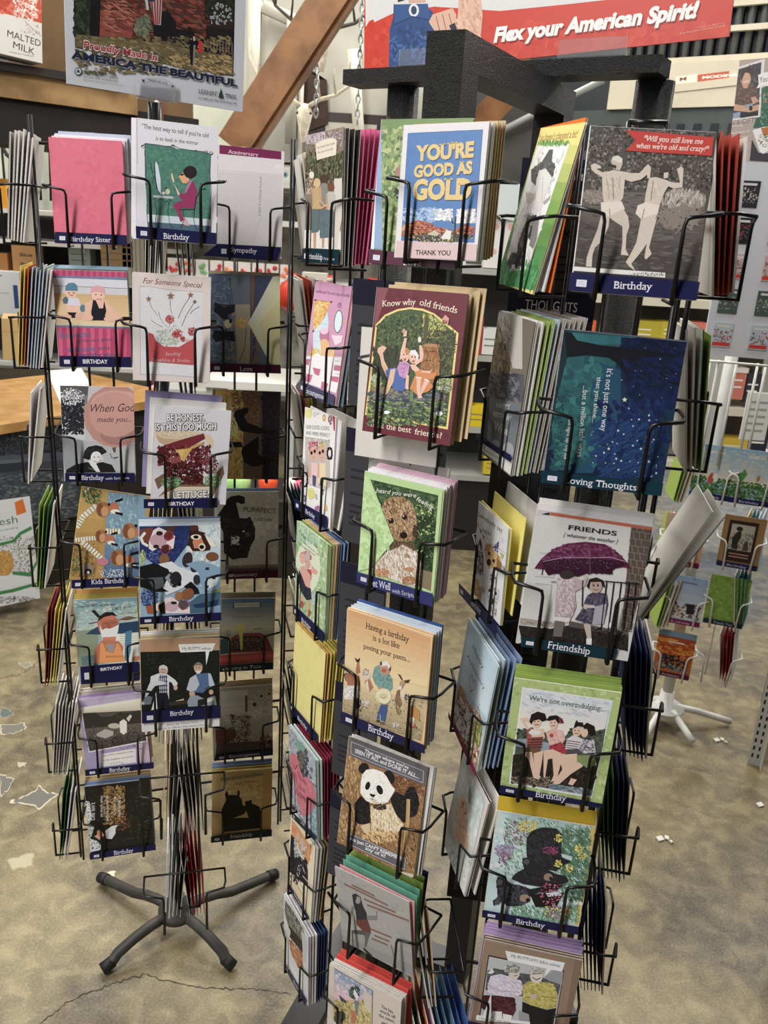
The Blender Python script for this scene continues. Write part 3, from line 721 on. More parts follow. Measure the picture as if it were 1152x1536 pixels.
#1645124 -601 187 598 211 517 -49 -867 -43
#t 15131886 -348 60 137 66 87 10 0  Sympathy
p 8072532 -583 1927 545 1912 549 1771 -582 1765
t 15718885 -432 1787 128 1784 65 10 0  Anniversary
p 15196903 -590 1756 596 1752 597 1739 -586 1744
l 12959425 5 -595 1485 578 1503
p 13946834 -595 1453 578 1495 606 221 -598 183
e 15526124 487 1640 62 6 1 -32
t 5986144 166 1442 148 737 38 0 0  you're SUCH a GIFT
s 13683662,14210007 20 67 2 0 0 -510 1397 81 1450 101 501 -499 455
l 12564925 7 183 707 55 248
l 13354698 5 338 752 559 335
@LB2 -0.2898 1.6504 1.4086 0.1360 0.1856 0.096 -0.007 0.2476 6911622
#5182258 -689 173 691 150 695 -14 -687 7
#t 15131886 -111 23 134 25 94 10 0  Love
g 6912659 9936302 1 -682 1838 691 1863 104 1824 -692 7
p 8292759 -265 1845 122 1859 106 16 -273 12
p 12499362 -184 1296 99 1304 98 170 -163 166
p 9072224 113 1850 281 1856 253 172 98 170
p 5396850 192 1853 530 1840 241 1169 200 387 126 206
s 8294054,5925245,9740205 60 105 0.3 r 0 -666 1762 -266 1776 -288 200 -697 194
s 15711344,15718789,15377762,15721112 50 71 1 r 2 -188 1052 79 1059 77 847 -190 841
s 14268543,12364684 40 71 3 1.5 0 -328 1153 62 1164 54 241 -341 235
s 10386532,7824992 30 72 0.25 r 2 135 1271 367 1277 362 209 126 206
p 3091764 -570 1337 -475 1288 -308 1284 -184 1300 -200 1156 -329 1083 -294 1014 -435 1011 -504 1096 -591 1146
p 3091764 -597 797 -386 784 -209 788 -197 585 -389 625 -566 569 -635 673
p 5662072 -452 1271 -326 1271 -393 1229
e 15720624 -331 926 71 2 -1 -81
e 2302245 -277 980 28 1 -1 -46
l 5196613 14 134 1201 89 169
l 4275772 11 24 846 -16 455 -127 202
l 4275772 9 -283 1793 -237 1347
l 4275772 7 113 1842 99 188
p 15724491 539 1840 691 1871 700 160 499 157 60 948
p 15724513 539 1823 278 1327 60 948 132 937 385 1278
p 15656625 691 1462 276 958 364 569 695 395
p 15724479 364 569 499 157 700 160 695 395
@LB3 -0.2897 1.6540 1.1870 0.1356 0.1824 0.090 0.025 0.2476 8085836
g 13543530 3747385 1 -635 1821 655 1810 678 0 -661 0
p 15319668 -634 1795 -86 1799 -46 9 -661 0
p 8087126 -87 1817 295 1823 345 14 -46 9
p 4142145 295 1823 655 1819 678 10 345 14
s 15718784,14790248,12163166,15722905 90 123 0.4 0 0 -497 1731 -85 1747 -47 36 -469 30
s 10319704,8217686,11566426 60 122 0.5 r 0 -292 1774 261 1795 281 1036 -278 1020
s 3287600,4273981 60 125 1 r 0 297 1744 648 1757 703 47 344 42
s 15724453,15724475 24 105 2 1.3 2 -458 1420 -147 1430 -135 829 -447 821
p 2235673 -267 1356 -216 1410 -44 1469 17 1471 27 1401 -58 1292 15 1171 174 1122 387 1039 600 1036 601 991 336 966 249 946 -103 999 -175 1112 -248 1286
p 2235673 -448 838 -377 769 -273 772 -98 776 -61 669 250 910 257 623 242 532 404 445 620 412 443 354 249 278 125 267 -37 363 -93 543 -79 669 -306 655 -411 715
t 7759164 -402 973 -408 1709 48 0 35  the day has passed
@LB4 -0.2857 1.6550 0.9637 0.1330 0.1917 0.090 0.003 0.2476 14736846
#5182258 -455 187 663 188 665 10 -456 8
#t 15131886 -328 62 226 75 70 10 0  Anniversary
s 15723996,13881538,14868174 50 168 1 r 0 -438 1913 645 1901 662 266 -445 303
s 9341826 14 19 1 r 0 173 1531 631 1523 641 561 177 574
g 10522755 7824992 2 -454 303 662 306 663 188 -455 187
p 2696487 -620 1394 -439 1672 -421 1746 -332 1819 -153 1845 -45 1797 -44 1666 -117 1648 -189 1687 -225 1668 -153 1348 -8 1335 65 1381 175 1113 167 883 66 693 12 463 -116 467 -299 434 -480 593 -496 1052 -620 1319
s 4011578,2498851,4997954 90 75 1 r 1 -477 1354 138 1342 141 459 -481 478
s 15724527,15724524 14 56 1 r 0 -334 953 -153 949 -153 757 -335 762
p 15724527 -325 876 -244 874 -171 930 -162 872 -226 778 -317 781
s 6577760 20 56 1 r 2 -44 1041 66 1039 66 924 -44 927
e 15723218 -71 1057 25 -1 0 -19
p 15724527 -299 376 -208 392 -190 314 -281 298
p 15724527 -181 430 -116 389 -126 283 -171 294
p 15328220 -43 426 12 424 31 355 -25 367
t 5262921 -71 1488 604 1429 110 0 0  PURRFECT
t 5262921 138 1285 527 1258 69 0 0  TOGETHER
l 9341826 6 65 1410 283 1393
@LB5 -0.2861 1.6595 0.7375 0.1193 0.1717 0.076 0.024 0.2476 13420720
#1125945 -604 156 592 184 594 15 -602 0
#t 15131886 -496 44 419 69 78 10 0  Staying in Touch
g 7639482 14604986 7 -568 1714 576 1707 582 949 -582 948
p 15724513 -331 1614 273 1619 275 1515 -320 1510
t 6308927 -286 1557 242 1557 32 0 0  You Might Be a Redneck If...
p 4542579 -331 1624 -305 1614 -303 1500 -329 1492
p 4542579 249 1620 276 1619 279 1505 253 1506
t 14516594 -500 1326 480 1357 36 0 0  there's never room for a passenger
t 9004887 -342 1264 277 1270 39 0 0  in your passenger seat.
p 13721439 -599 390 580 441 588 204 -613 157
p 15102059 -598 331 573 382 576 283 -597 234
p 10308177 -359 787 -272 861 -96 903 278 900 424 818 580 441 -406 440
p 3814454 -323 766 -148 828 244 824 354 762 416 486 -371 478
s 7824976,8868938,5858388,11702385 50 63 1 r 1 -359 806 389 780 398 487 -354 516
p 15721092 -242 1128 -190 1136 -171 1088 -83 1114 -96 893 -105 506 -141 508 -185 896
l 9408392 15 -468 982 -458 886 -378 864 -389 999
l 9408392 15 -430 991 -416 518
p 10005114 97 993 328 1024 312 986 169 962
p 4613220 -587 756 -430 828 -406 440 -591 409
l 5061688 12 352 840 580 441
@LB6 -0.2907 1.6538 0.5117 0.1356 0.1785 0.090 -0.012 0.2476 12302250
#1645124 -636 147 679 151 674 0 -678 0
#t 15131886 -332 47 376 48 67 10 0  Encouragement
s 13947076,11117978 60 125 1 r 0 -485 1680 689 1577 680 252 -513 378
g 14804446 13420730 3 -494 1713 118 1703 91 1152 -497 1121
p 12499370 118 1713 710 1748 692 564 202 614
s 14604490,13222837 30 125 1 r 1 138 1690 689 1642 684 920 128 974
e 3814450 270 1321 47 -4 -1 -52
e 3814450 421 1514 32 -3 0 -35
e 3814450 599 1559 28 -2 0 -30
s 6510416,9471355,5129278,11970715 110 96 1 r 0 -283 1101 168 1057 159 307 -297 355
p 7553598 -621 785 -191 742 -155 562 -395 365 -629 434
s 7553598,5846065 30 104 1 r 1 -602 761 -192 720 -198 389 -609 432
p 6308925 57 1568 106 1563 101 1151 51 1156
p 4537400 -302 1146 -185 1091 -226 1008
s 11970971,14537152 30 71 1 r 2 -187 982 -30 967 -35 682 -192 698
p 5195332 -609 432 681 364 679 49 -637 103
s 7819845,10252376 30 98 1 r 2 361 553 682 520 680 207 358 241
e 2104345 449 299 52 -6 -1 -58
e 2104345 610 326 52 -5 0 -58
@LB7 -0.2937 1.6493 0.2847 0.1401 0.1813 0.100 0.016 0.2476 14072191
#1125945 -728 153 720 187 717 9 -728 -16
#t 15131886 -269 45 247 72 99 10 0  Friendship
p 12365694 -704 1643 712 1793 725 163 -688 148
p 15256719 -503 1557 469 1631 483 212 -485 220
p 14335105 -704 1643 -504 1648 -485 197 -678 182
p 14266994 467 1746 712 1793 724 186 494 187
s 14402435,15718037,13218168 40 152 1 r 0 -463 1508 452 1426 460 940 -460 1029
t 6443320 -503 1580 469 1654 90 0 35  May your troubles
t 6443320 -180 1460 410 1487 78 0 0  our love....
p 1644310 -479 846 -379 1067 -411 1230 -361 1340 -324 1199 -178 1190 -127 1181 -108 1317 -57 1266 -65 1129 -13 1055 9 914 71 862 69 1001 120 1001 222 1021 234 916 317 884 421 805 441 616 478 530 483 235 -475 219
p 14402435 -202 576 -29 628 53 655 93 744 157 551
@MA1 -0.1187 1.3431 1.6383 0.1339 0.1862 -0.005 -0.032 -1.0484 9076077
#1125945 -681 203 663 213 655 12 -697 -5
#t 15131886 -453 54 92 50 88 10 0  Friendship
#t 13160660 130 51 512 56 40 0 0  Words of Love
s 6773581,5391925,8023129,9799798 90 112 1.5 r 0 -679 1883 650 1768 682 1164 -664 1224
s 4213041,5857858,3093540,7107409,4734767 160 107 1 r 0 -653 1615 663 1523 686 1080 -641 1132
p 13024705 -691 1869 57 1876 63 1735 -616 1730
s 10784919,9273485,13023679,11377550 50 101 0.4 r 0 -693 1958 647 1836 657 1632 -688 1736
s 12620430,13875623 16 82 1 r 2 -647 1375 -333 1358 -321 970 -638 980
e 15130829 -416 1285 93 -5 1 -51
l 14928317 12 -522 1143 -560 1069 -459 1012 -382 1062 -443 1140
p 15195595 -288 1720 26 1752 311 1749 451 1703 433 1511 144 1502 -231 1483
t 5787722 -221 1635 384 1660 37 0 0  My friends have made
t 5787722 -196 1568 335 1588 37 0 0  the story of my life.
p 15262426 -667 484 649 471 663 210 -681 215
p 14143687 388 1191 647 1193 674 657 522 222 379 219
e 13875599 -212 1160 128 -5 2 -71
p 12888442 -382 1062 -287 1103 -135 1098 -39 1035 -48 784 -374 790
p 12688511 -401 1033 -324 1060 -300 894 -355 805
e 4733742 47 1207 124 -6 3 -70
p 9079426 -116 1112 -24 1152 123 1146 216 1084 208 838 -107 845
p 12688511 -134 1083 -60 1109 -36 947 -89 859
e 7621945 287 1081 120 -5 3 -69
p 12565686 129 986 218 1026 361 1021 452 961 446 717 140 722
p 12688511 112 957 184 984 209 823 157 736
l 13740678 30 -356 820 -91 919 62 826
l 13740678 30 -49 799 135 840 319 763
p 6517624 -413 776 -124 786 -131 454 -392 438
p 12688514 -325 446 -208 446 -228 223 -306 222
p 6517624 -104 770 174 780 169 455 -81 439
p 12688514 -17 447 95 447 78 229 2 228
p 6517624 120 766 390 776 387 456 144 440
p 12688514 206 448 315 448 299 233 226 231
p 6517624 -103 740 409 747 390 382 -79 363
s 7307398,5727851 30 78 0.4 r 1 -394 775 391 762 406 426 -383 423
@MA2 -0.1185 1.3443 1.4276 0.1312 0.1815 0.122 -0.025 -1.0484 13738172
#4868710 -708 166 636 163 655 -6 -657 4
#t 15131886 -426 19 366 32 83 10 0  Encouragement
t 6635095 -597 1640 627 1653 46 0 0  and Blessed! The hard angle of midlife
p 13820392 -63 1387 31 1202 72 282 -266 181 -496 1026 -134 1276
l 10399671 5 -473 1013 -35 1075
l 10399671 5 -430 878 -19 911
l 10399671 5 -389 1160 1 1184
l 10399671 5 -148 1320 -27 1331
p 14793076 -577 1519 24 1535 -220 1207 -478 1028 -571 1204
s 13604695,15520144,14658148,15720624 60 87 1.6 r 1 -627 1500 -77 1542 49 1144 -497 1088
l 10903360 6 -577 1519 24 1535
p 5582125 -577 1544 -558 1529 -517 1531 -545 1518 -529 1503 -567 1510 -598 1498 -592 1515 -628 1523 -587 1527
p 5582125 16 1558 34 1544 73 1546 46 1534 61 1519 27 1526 -3 1514 3 1531 -31 1538 8 1542
p 5582125 -503 1050 -484 1035 -443 1039 -472 1025 -455 1010 -493 1016 -524 1003 -518 1020 -554 1027 -513 1032
s 15387023,14658428 30 47 1 r 2 78 1385 600 1431 688 1153 169 1097
e 6974070 362 1264 150 8 15 -176
e 14412782 362 1264 124 7 13 -162
s 8470592 14 33 1 r 2 235 1559 418 1573 451 1468 269 1453
p 15718883 187 1039 583 1069 551 963 370 897
p 12550044 -234 962 -249 1067 -86 1122 85 1088 147 945 -67 951 -180 907
e 15452889 -87 1070 144 15 16 -50
p 15121035 -180 907 -67 951 125 928 269 781 400 693 339 339 54 341 -107 732
p 12771047 -58 693 200 667 332 580 343 325 19 335
l 6854826 8 19 335 170 313 362 320
p 15319698 255 824 374 883 431 594 339 505
s 15452532,14658143,15719567 50 103 1 r 2 -557 738 -125 791 -37 512 -466 450
e 15724522 -219 625 155 21 24 -74
p 15117167 -416 536 -51 556 -58 462 -352 451
s 8470604 10 47 1 r 2 -484 448 -72 507 -39 404 -451 342
p 15722989 -648 599 759 771 627 191 -569 164
p 12875410 -540 320 -295 334 -348 199 -539 193
p 12875410 -333 454 -23 468 -60 354 -228 360
p 12875410 70 289 319 291 284 178 70 174
p 12875410 382 422 647 447 642 357 389 347
p 12875410 -615 556 -465 569 -489 463 -605 462
p 12875410 431 594 659 619 652 537 437 520
l 8944512 6 442 669 607 680
l 8944512 6 462 605 627 617
l 8944512 6 482 541 647 554
l 8944512 6 502 477 667 490
@MA3 -0.1171 1.3413 1.2191 0.1211 0.1844 0.059 -0.083 -1.0484 15658217
#1645124 -795 198 549 191 549 -23 -769 30
#t 15131886 -310 52 83 40 82 10 0  Birthday
e 15130527 -456 1761 146 19 11 -90
e 15658217 -210 1771 48 6 5 -40
l 4801614 9 -262 1764 -215 1807 -159 1778 -205 1728 -262 1764
l 4801614 9 -130 1818 -91 1780 -27 1817
e 14132065 170 1765 65 9 7 -59
e 15524045 170 1765 26 4 3 -22
s 7621996,10579592 26 60 1 r 2 301 1846 459 1867 481 1696 323 1673
p 11747153 479 1835 574 1834 587 1606 537 1627
s 13261935,9777215 12 54 1 r 1 480 1828 574 1841 599 1636 506 1622
t 7041142 -513 1486 382 1590 66 0 0  OUR GOOD LOOKS
t 7041142 -513 1389 427 1484 59 0 0  AND WERE PERFECT
l 5921368 6 -569 1335 434 1428
p 13024954 -532 1333 418 1425 526 687 341 590 -441 546
s 11971753,14143690 20 121 1 r 1 -511 1306 399 1451 432 1186 -478 1026
s 13259630,14316684,10763604 24 84 1 r 0 -356 1279 -37 1331 -19 1180 -338 1125
e 14267040 -167 1110 150 26 15 -128
p 15387338 -288 939 5 978 69 591 -264 582
p 14004381 -302 907 -236 949 -204 685 -313 693
e 2695202 -245 1114 48 8 4 -32
e 2695202 -124 1162 48 8 4 -32
l 9850960 7 -200 1037 -112 1061
s 5802133,14928261,13807982 24 81 1 r 2 -30 1332 277 1381 295 1234 -12 1181
e 14267040 153 1166 144 25 15 -125
p 15259827 37 999 319 1036 382 657 62 649
p 14004381 24 967 87 1008 119 750 15 758
e 2695202 78 1170 46 8 4 -31
e 2695202 194 1216 46 8 4 -31
l 9850960 7 121 1095 206 1117
p 5069427 -159 754 -2 755 -15 574 -139 578
p 5269850 152 756 287 754 268 633 133 634
e 1971480 525 1238 28 5 5 -36
e 1971480 518 1183 24 -3 -45 -38
e 1971480 484 1144 10 -10 -77 -25
e 1971480 437 1135 -7 -14 -81 -3
e 1971480 394 1161 -22 -12 -53 21
e 1971480 373 1211 -29 -5 -5 36
e 1971480 381 1267 -24 3 45 38
e 1971480 415 1306 -10 10 77 24
e 1971480 462 1314 7 13 79 2
e 1971480 504 1288 22 11 52 -21
e 15723753 450 1225 51 9 5 -36
e 1971480 -358 631 32 6 5 -39
e 1971480 -370 556 27 -3 -51 -43
e 1971480 -419 501 11 -11 -87 -31
e 1971480 -487 487 -9 -15 -91 -7
e 1971480 -547 520 -26 -13 -59 20
e 1971480 -576 587 -33 -7 -5 39
e 1971480 -564 663 -27 3 51 42
e 1971480 -514 718 -12 11 87 29
e 1971480 -446 731 8 15 89 5
e 1971480 -387 698 25 13 58 -20
e 15723753 -466 609 57 12 4 -39
e 14736269 -174 427 151 33 11 -92
l 4801614 9 5 406 33 457 72 421 44 369 5 406
s 11566243,13280189,8605557 26 74 1 r 2 -11 244 208 295 222 179 3 126
s 7757188 10 57 1 r 2 -508 331 -400 355 -386 235 -494 210
e 14793070 424 315 52 12 7 -57
s 3748151 10 48 1 r 2 221 609 303 626 319 497 237 479
@MA4 -0.1213 1.3505 1.0139 0.1302 0.1786 0.007 -0.021 -1.0484 11454104
#1645124 -663 165 676 194 668 -15 -653 -23
#t 15131886 -254 -8 147 -1 84 10 0  Birthday
s 13360055,10204805,12308134,9152117,14346187 120 164 1.4 r 0 -691 1714 576 2119 728 194 -571 -394
e 14739406 -133 1085 532 197 32 -485
s 12574411,11062971 24 135 1 r 0 -633 1733 308 2033 335 1669 -610 1344
t 3622708 -449 1580 255 1563 47 0 0  They may not
t 3622708 -481 1471 298 1452 42 0 0  understand us
t 3622708 -456 1381 195 1399 39 0 0  together
s 13398646,14589591,12277087 50 99 1 r 2 -488 1254 29 1436 42 1247 -476 1058
e 14726054 -347 1171 127 46 6 -97
e 13023673 -145 1277 109 39 6 -96
e 14199712 -117 1140 116 43 6 -86
p 12208207 -241 1012 52 1105 47 907 -47 920 -215 889
p 14658463 -451 967 -283 1063 24 980 3 741 -181 669 -342 773
p 14658463 47 1184 301 1166 236 1077 19 1044
p 2829368 -487 920 -365 832 -183 701 40 740 71 553 -129 454 -385 520 -491 648
s 4013901 20 102 1 r 1 -462 828 -15 998 16 547 -434 363
p 14199704 -419 438 -265 467 -252 268 -387 228
p 14199704 -111 462 1 491 33 287 -78 256
e 11362389 -331 286 84 35 5 -74
e 11362389 -2 255 66 28 4 -66
p 11320524 83 658 328 805 322 640 169 478
s 11320524,13359329 16 82 1 r 1 80 706 328 805 346 552 97 448
@MA5 -0.1237 1.3551 0.8079 0.1338 0.1797 0.032 -0.012 -1.0484 15523991
#1645124 -658 128 622 155 647 -28 -630 -28
#t 15131886 -258 -36 184 -21 81 10 0  Birthday
s 15655578,15326611 16 347 1 r 0 -759 1667 585 2274 852 362 -504 -435
@MA6 -0.1181 1.3407 0.5995 0.1264 0.1803 -0.053 -0.013 -1.0484 11647170
#1125945 -545 -134 636 144 597 -17 -558 -292
#t 15131886 -66 -77 104 -34 65 10 0  Love
s 13226198,10134705,8160916,14804199,6055025 120 159 2.2 r 0 -672 1775 764 2627 645 309 -899 -846
s 4868694,6974070,3355709 50 156 1.5 r 0 -204 1514 302 1832 260 1155 -257 808
p 8695452 -314 1718 182 1814 90 1622 -240 1589
s 7826269 16 142 2 r 2 -120 1528 134 1689 108 1287 -150 1118
p 9680836 428 645 675 899 596 113 359 136
s 11522005,7575460 24 157 1 r 1 391 698 675 899 637 164 347 -55
p 13926285 -594 1149 -431 1302 -237 1357 -106 1146 52 1054 222 1188 499 1200 626 1058 552 753 335 420 75 160 -97 86 -317 278 -440 644 -593 908
s 14586011,13398655 24 182 1 r 1 -444 1145 531 1771 462 551 -549 -179
l 3612968 19 -428 1076 -351 966 -232 1143
l 3612968 19 -359 860 -248 632
t 3612968 -209 880 187 949 145 0 0  You Are
t 3612968 -141 665 112 740 84 0 0  & so
t 3612968 -285 424 223 559 159 0 0  Loved
@MA7 -0.1246 1.3494 0.3909 0.1183 0.1777 0.037 -0.028 -1.0484 15590088
#1645124 -509 143 556 133 549 28 -487 36
#t 15131886 -157 93 179 81 56 10 0  Birthday
l 12956819 5 -533 1650 498 1652 445 220
p 14196082 -531 1632 459 1661 329 1145 -512 1291
s 14789506,13536867 30 191 1 r 1 -500 1555 357 2151 454 1392 -406 750
p 2303019 -532 1276 -220 1322 -20 1038 215 1098 338 1074 394 631 310 663 -492 381 -535 935
s 12172486,14737635,8093837 44 131 2 r 1 -375 1388 -126 1565 -67 1081 -316 896
s 13024441,14933206,9603721 40 115 2 r 2 -77 1503 145 1662 204 1186 -18 1020
e 13875623 -195 1457 83 59 10 -79
e 13875623 6 1485 74 53 10 -78
p 13092039 -121 844 100 1050 242 884 6 821 -39 509 -167 530
p 2763311 54 1094 241 1214 342 1039 199 910
s 1842209,3355450 30 198 1 r 0 -489 728 271 1294 342 727 -420 130
l 14143696 25 136 763 371 809
p 14995634 -437 280 302 401 334 148 -285 93
l 5786435 15 -147 364 270 335
l 5786435 13 46 495 291 491
s 5720631 4 61 1 r 2 341 1670 448 1747 459 1661 352 1583
@MA8 -0.1246 1.3469 0.1824 0.1268 0.1811 -0.026 -0.006 -1.0484 14474977
#1645124 -511 49 608 166 562 -49 -503 -101
#t 15131886 -49 -18 346 22 79 10 0  Birthday
p 7369580 -561 1708 251 1900 438 1758 486 1317 202 1220 -341 1140 -568 1339
s 9079938,4869191,10526867,5921364 90 200 1.6 r 1 -562 1670 436 2538 439 1419 -583 453
p 2696225 -365 1219 -40 1316 439 1468 509 1193 56 1057 -344 935
p 11565914 -396 835 -43 989 345 1133 393 731 152 544 -196 563
s 12619114,9592131,13673087 50 188 1.6 r 1 -371 808 345 1477 345 760 -381 45
e 14144721 -394 990 123 114 -2 -129
p 15263978 -429 339 -198 303 297 332 297 152 -99 36
p 13158600 298 1725 577 1694 534 1019 393 981
@MB1 0.0426 1.0815 1.6629 0.1146 0.1554 0.075 -0.029 -0.5319 14473435
p 5996467 -504 1458 497 1468 524 217 -487 212
s 6062773,5799088 16 182 1 r 0 -500 1410 389 1386 465 687 -433 681
l 4415370 6 -504 1458 497 1468 524 217 -487 212 -504 1458
t 3492459 -360 1136 421 1169 162 22 0  YOU'RE
t 14401926 -370 1147 411 1180 162 22 0  YOU'RE
t 3492459 -366 945 421 988 130 22 0  GOOD AS
t 14401926 -376 956 412 999 130 22 0  GOOD AS
t 3492459 -363 691 436 704 219 22 0  GOLD
t 14401926 -373 703 427 714 219 22 0  GOLD
s 15197412,13618387,15724527,12239053 70 77 1.4 0 0 -149 584 184 588 197 463 -137 457
s 15197412,13618387,15724527,12105925 60 75 1.4 0 0 250 589 499 592 516 441 266 437
s 11387094,9547219 40 79 2 0 0 -495 595 -50 600 -33 431 -480 422
p 10903371 -489 335 -390 395 -342 446 -257 455 -100 430 -29 388 108 363 243 338 348 424 510 393 515 303 -492 262
s 12416345,8537402,13536874,7552573 90 62 2 0.3 1 -428 438 490 455 505 317 -415 293
p 13606256 -489 335 -477 393 -408 409 -387 366 -471 321
s 4868658,6840899,3092261,8878677,12822906,3681061 150 56 1.4 r 2 -490 306 512 331 524 223 -480 193
p 12957862 -121 287 -25 346 47 305 16 276
p 14671062 69 249 143 350 210 338 204 239
l 3292718 17 250 506 250 352 255 226
l 3292718 10 194 491 208 436 247 429
p 13875898 -549 205 563 196 579 10 -563 3
t 2695716 -265 44 223 55 58 1 0  THANK YOU
@MB2 0.0208 1.0663 1.4386 0.1320 0.1876 0.133 -0.021 -0.5319 6694707
s 7351868,6103341 30 156 1 r 0 -868 1830 618 1929 883 85 -622 -152
p 8605271 -647 1869 -483 1872 -588 1478 -606 1395 -645 1391
t 15524039 -549 1635 -56 1696 78 10 0  Know why
t 15524039 -6 1696 530 1635 81 10 0  old friends
t 15524039 -569 76 86 80 78 10 0  make the best
t 15524039 134 75 534 76 76 10 0  friends?
p 14864262 -637 215 -620 1397 -498 1534 -317 1620 -134 1658 52 1654 222 1608 396 1513 590 1398 607 204
p 5003577 -601 246 -595 1383 -476 1516 -305 1597 -131 1635 46 1628 206 1588 372 1495 560 1385 579 233
s 3818800,5859140,2831139,7108944,4608311 230 69 1 r 1 -613 1524 277 1596 346 1100 -547 1006
s 3159335,4080948,4801592 110 82 0.3 0 0 -618 1098 -216 1139 -165 753 -568 705
s 11972456,13551480,10002272,8161617 90 50 1 r 1 60 1595 381 1620 422 1328 100 1298
s 3815978,4868659,6908229 80 84 0.25 r 1 162 1383 534 1416 606 908 233 864
p 5788217 91 1566 156 1555 167 1209 113 1203
s 9214311,11120511,7108944 70 61 1 r 2 -596 769 -441 787 -411 557 -567 538
s 8161625,10135409,13158575 60 51 1 r 2 363 848 576 873 606 654 393 627
s 15263966 26 25 1 r 2 -614 750 -458 768 -445 670 -601 651
s 15263966 14 24 1 r 2 380 722 558 744 565 697 387 674
p 8878690 -595 601 -321 618 -30 597 203 537 384 561 514 674 529 500 210 489 -171 505 -567 538
s 5001823,7041149,3751754,9079420,5786430 150 88 4 0 0 -616 531 514 674 549 422 -583 265
s 8362077,9676395,6256712,7108953 90 88 2.6 0.1 0 -629 394 531 548 573 248 -590 77
s 3949370,5069131 50 71 3 r 0 -615 362 536 517 571 264 -582 95
e 15330537 -299 296 46 6 3 -23
e 15330537 463 386 50 7 4 -29
p 10054727 122 1204 329 1225 390 1042 401 836 342 733 128 820 116 1044
l 3681059 16 131 1134 357 1149
l 3681059 16 137 1022 388 1033
s 8674363,11566421 40 68 0.3 0 0 114 1196 348 1219 399 852 164 824
e 11568220 225 1215 104 10 3 -22
p 14464413 -544 1056 -540 1106 -467 1146 -406 1120 -455 1049 -423 954 -353 863 -357 747 -453 884 -499 1011
p 5401253 -387 826 -316 875 -182 882 -90 762 -55 635 -106 596 -222 598 -332 700
p 14464413 -313 851 -239 875 -254 693 -313 553 -364 496 -354 565
p 12684986 -220 878 -193 962 -101 988 -39 947 -43 833 -90 762 -170 785
s 13739210,10579354 24 32 1 r 1 -212 960 -62 976 -39 801 -188 783
e 14793384 -118 1043 60 6 9 -70
p 12552279 -180 1012 -193 1108 -143 1162 -64 1130 -50 1026 -86 1087 -151 1080
p 14793384 -195 978 -193 1108 -158 1273 -123 1269 -133 1082 -162 1014
p 14793384 -179 1287 -132 1292 -132 1364 -180 1368
e 12688002 -178 1352 26 2 4 -32
p 14793384 -80 828 -29 802 -15 624 -64 634
e 14793384 6 1032 63 7 9 -70
p 14934237 -63 1057 -53 1123 19 1138 79 1072 69 975 38 1068 -19 1078
p 14793384 46 940 138 1014 146 1095 104 1203 67 1199 97 1042 33 971
e 14604485 63 1270 26 2 5 -38
p 14793384 -39 947 35 955 137 886 107 834 6 887
p 13469785 48 859 135 902 323 875 370 928 349 814 102 736
p 13469785 1 642 54 811 203 813 344 717 281 645 123 576
p 14793384 121 868 269 869 296 936 264 900 155 888
p 14793384 84 799 150 790 153 629 201 553 148 530 107 623
p 14793384 214 798 273 773 222 670 178 583 160 646
l 15263983 11 75 798 153 799
l 15263983 11 197 788 273 770
p 7309400 15 611 48 648 79 488 23 481
p 13671823 339 1539 384 1605 443 1563 436 1485
p 8539710 353 1533 383 1543 389 1505 357 1502
p 8539710 395 1536 420 1538 425 1503 400 1501
e 2628379 -140 1062 9 1 1 -10
e 2628379 -97 1073 9 1 1 -10
e 2628379 -19 1046 9 1 1 -10
e 2628379 26 1047 9 1 1 -10
p 11886945 -142 1008 -96 1021 -105 988 -129 985
p 11886945 -18 997 36 1011 22 982 -6 979
@MB3 0.0216 1.0721 1.2140 0.1234 0.1654 0.015 0.005 -0.5319 12441247
#3159144 -622 171 609 185 620 -6 -611 15
#t 15131886 -409 25 -50 45 108 10 0  Get Well
#t 13158616 -22 25 411 54 65 0 0  with Scripture
p 4479292 -515 1557 559 1562 583 201 -402 290 -83 779
s 3755827,4940354,3030826,6125138 110 113 1 r 1 -500 1545 522 1761 596 1043 -441 785
s 8362086,10335866,13293199,6256720 60 70 1 r 1 217 1380 538 1453 614 708 289 621
s 2569251,3359533 60 112 1 r 1 234 1200 556 1276 634 510 308 420
p 8878176 387 473 572 476 582 209 325 232
p 10123868 -297 1201 -270 1300 -156 1388 11 1425 134 1376 228 1260 281 965 264 882 136 803 -17 780 -71 798 -232 1059
s 11176812,8742475,12756356,6967099,13349266 190 72 2.2 1.3 1 -300 1348 209 1462 265 867 -250 737
p 14010556 -159 599 71 755 280 714 380 551 407 271 261 181 -38 210 -379 230 -369 332
s 14866639,12957093,11770241,10717553,15722722 170 84 2.6 1.2 1 -354 597 358 781 407 271 -312 66
p 6703931 -68 767 137 787 235 828 280 714 71 755 -125 608
s 7690568,5587250 40 66 2 1.2 1 -85 762 267 852 280 714 -73 622
e 2103057 -141 1046 44 11 3 -37
e 2103057 62 1147 40 9 3 -33
e 1643542 73 889 57 14 4 -46
e 15197409 -154 1058 10 2 1 -9
e 15197409 49 1157 10 2 1 -9
s 3681056,5521714 30 58 1 r 2 196 1068 278 1088 295 906 213 885
l 5652789 9 77 843 81 804 35 777
s 12619113,11039570,13673087 60 51 1.4 r 2 -330 293 -103 355 -92 228 -320 164
s 11041624,9528135,12620399 60 50 1.4 r 2 95 296 314 357 325 232 106 169
s 12619113 24 40 1 r 2 118 432 269 473 274 410 123 369
p 12442273 -610 1653 -393 284 -622 171 -613 1645
p 12902055 -596 1651 -515 1557 -69 779 -393 289 -623 176
s 13493937,11915928,11521426 50 152 1 r 1 -664 1369 -198 1471 -106 387 -582 257
p 12178587 -600 1655 607 1639 559 1562 -515 1557
l 9743990 5 -599 1651 -69 779 -393 289
p 12441247 542 1566 599 1638 609 192 566 196
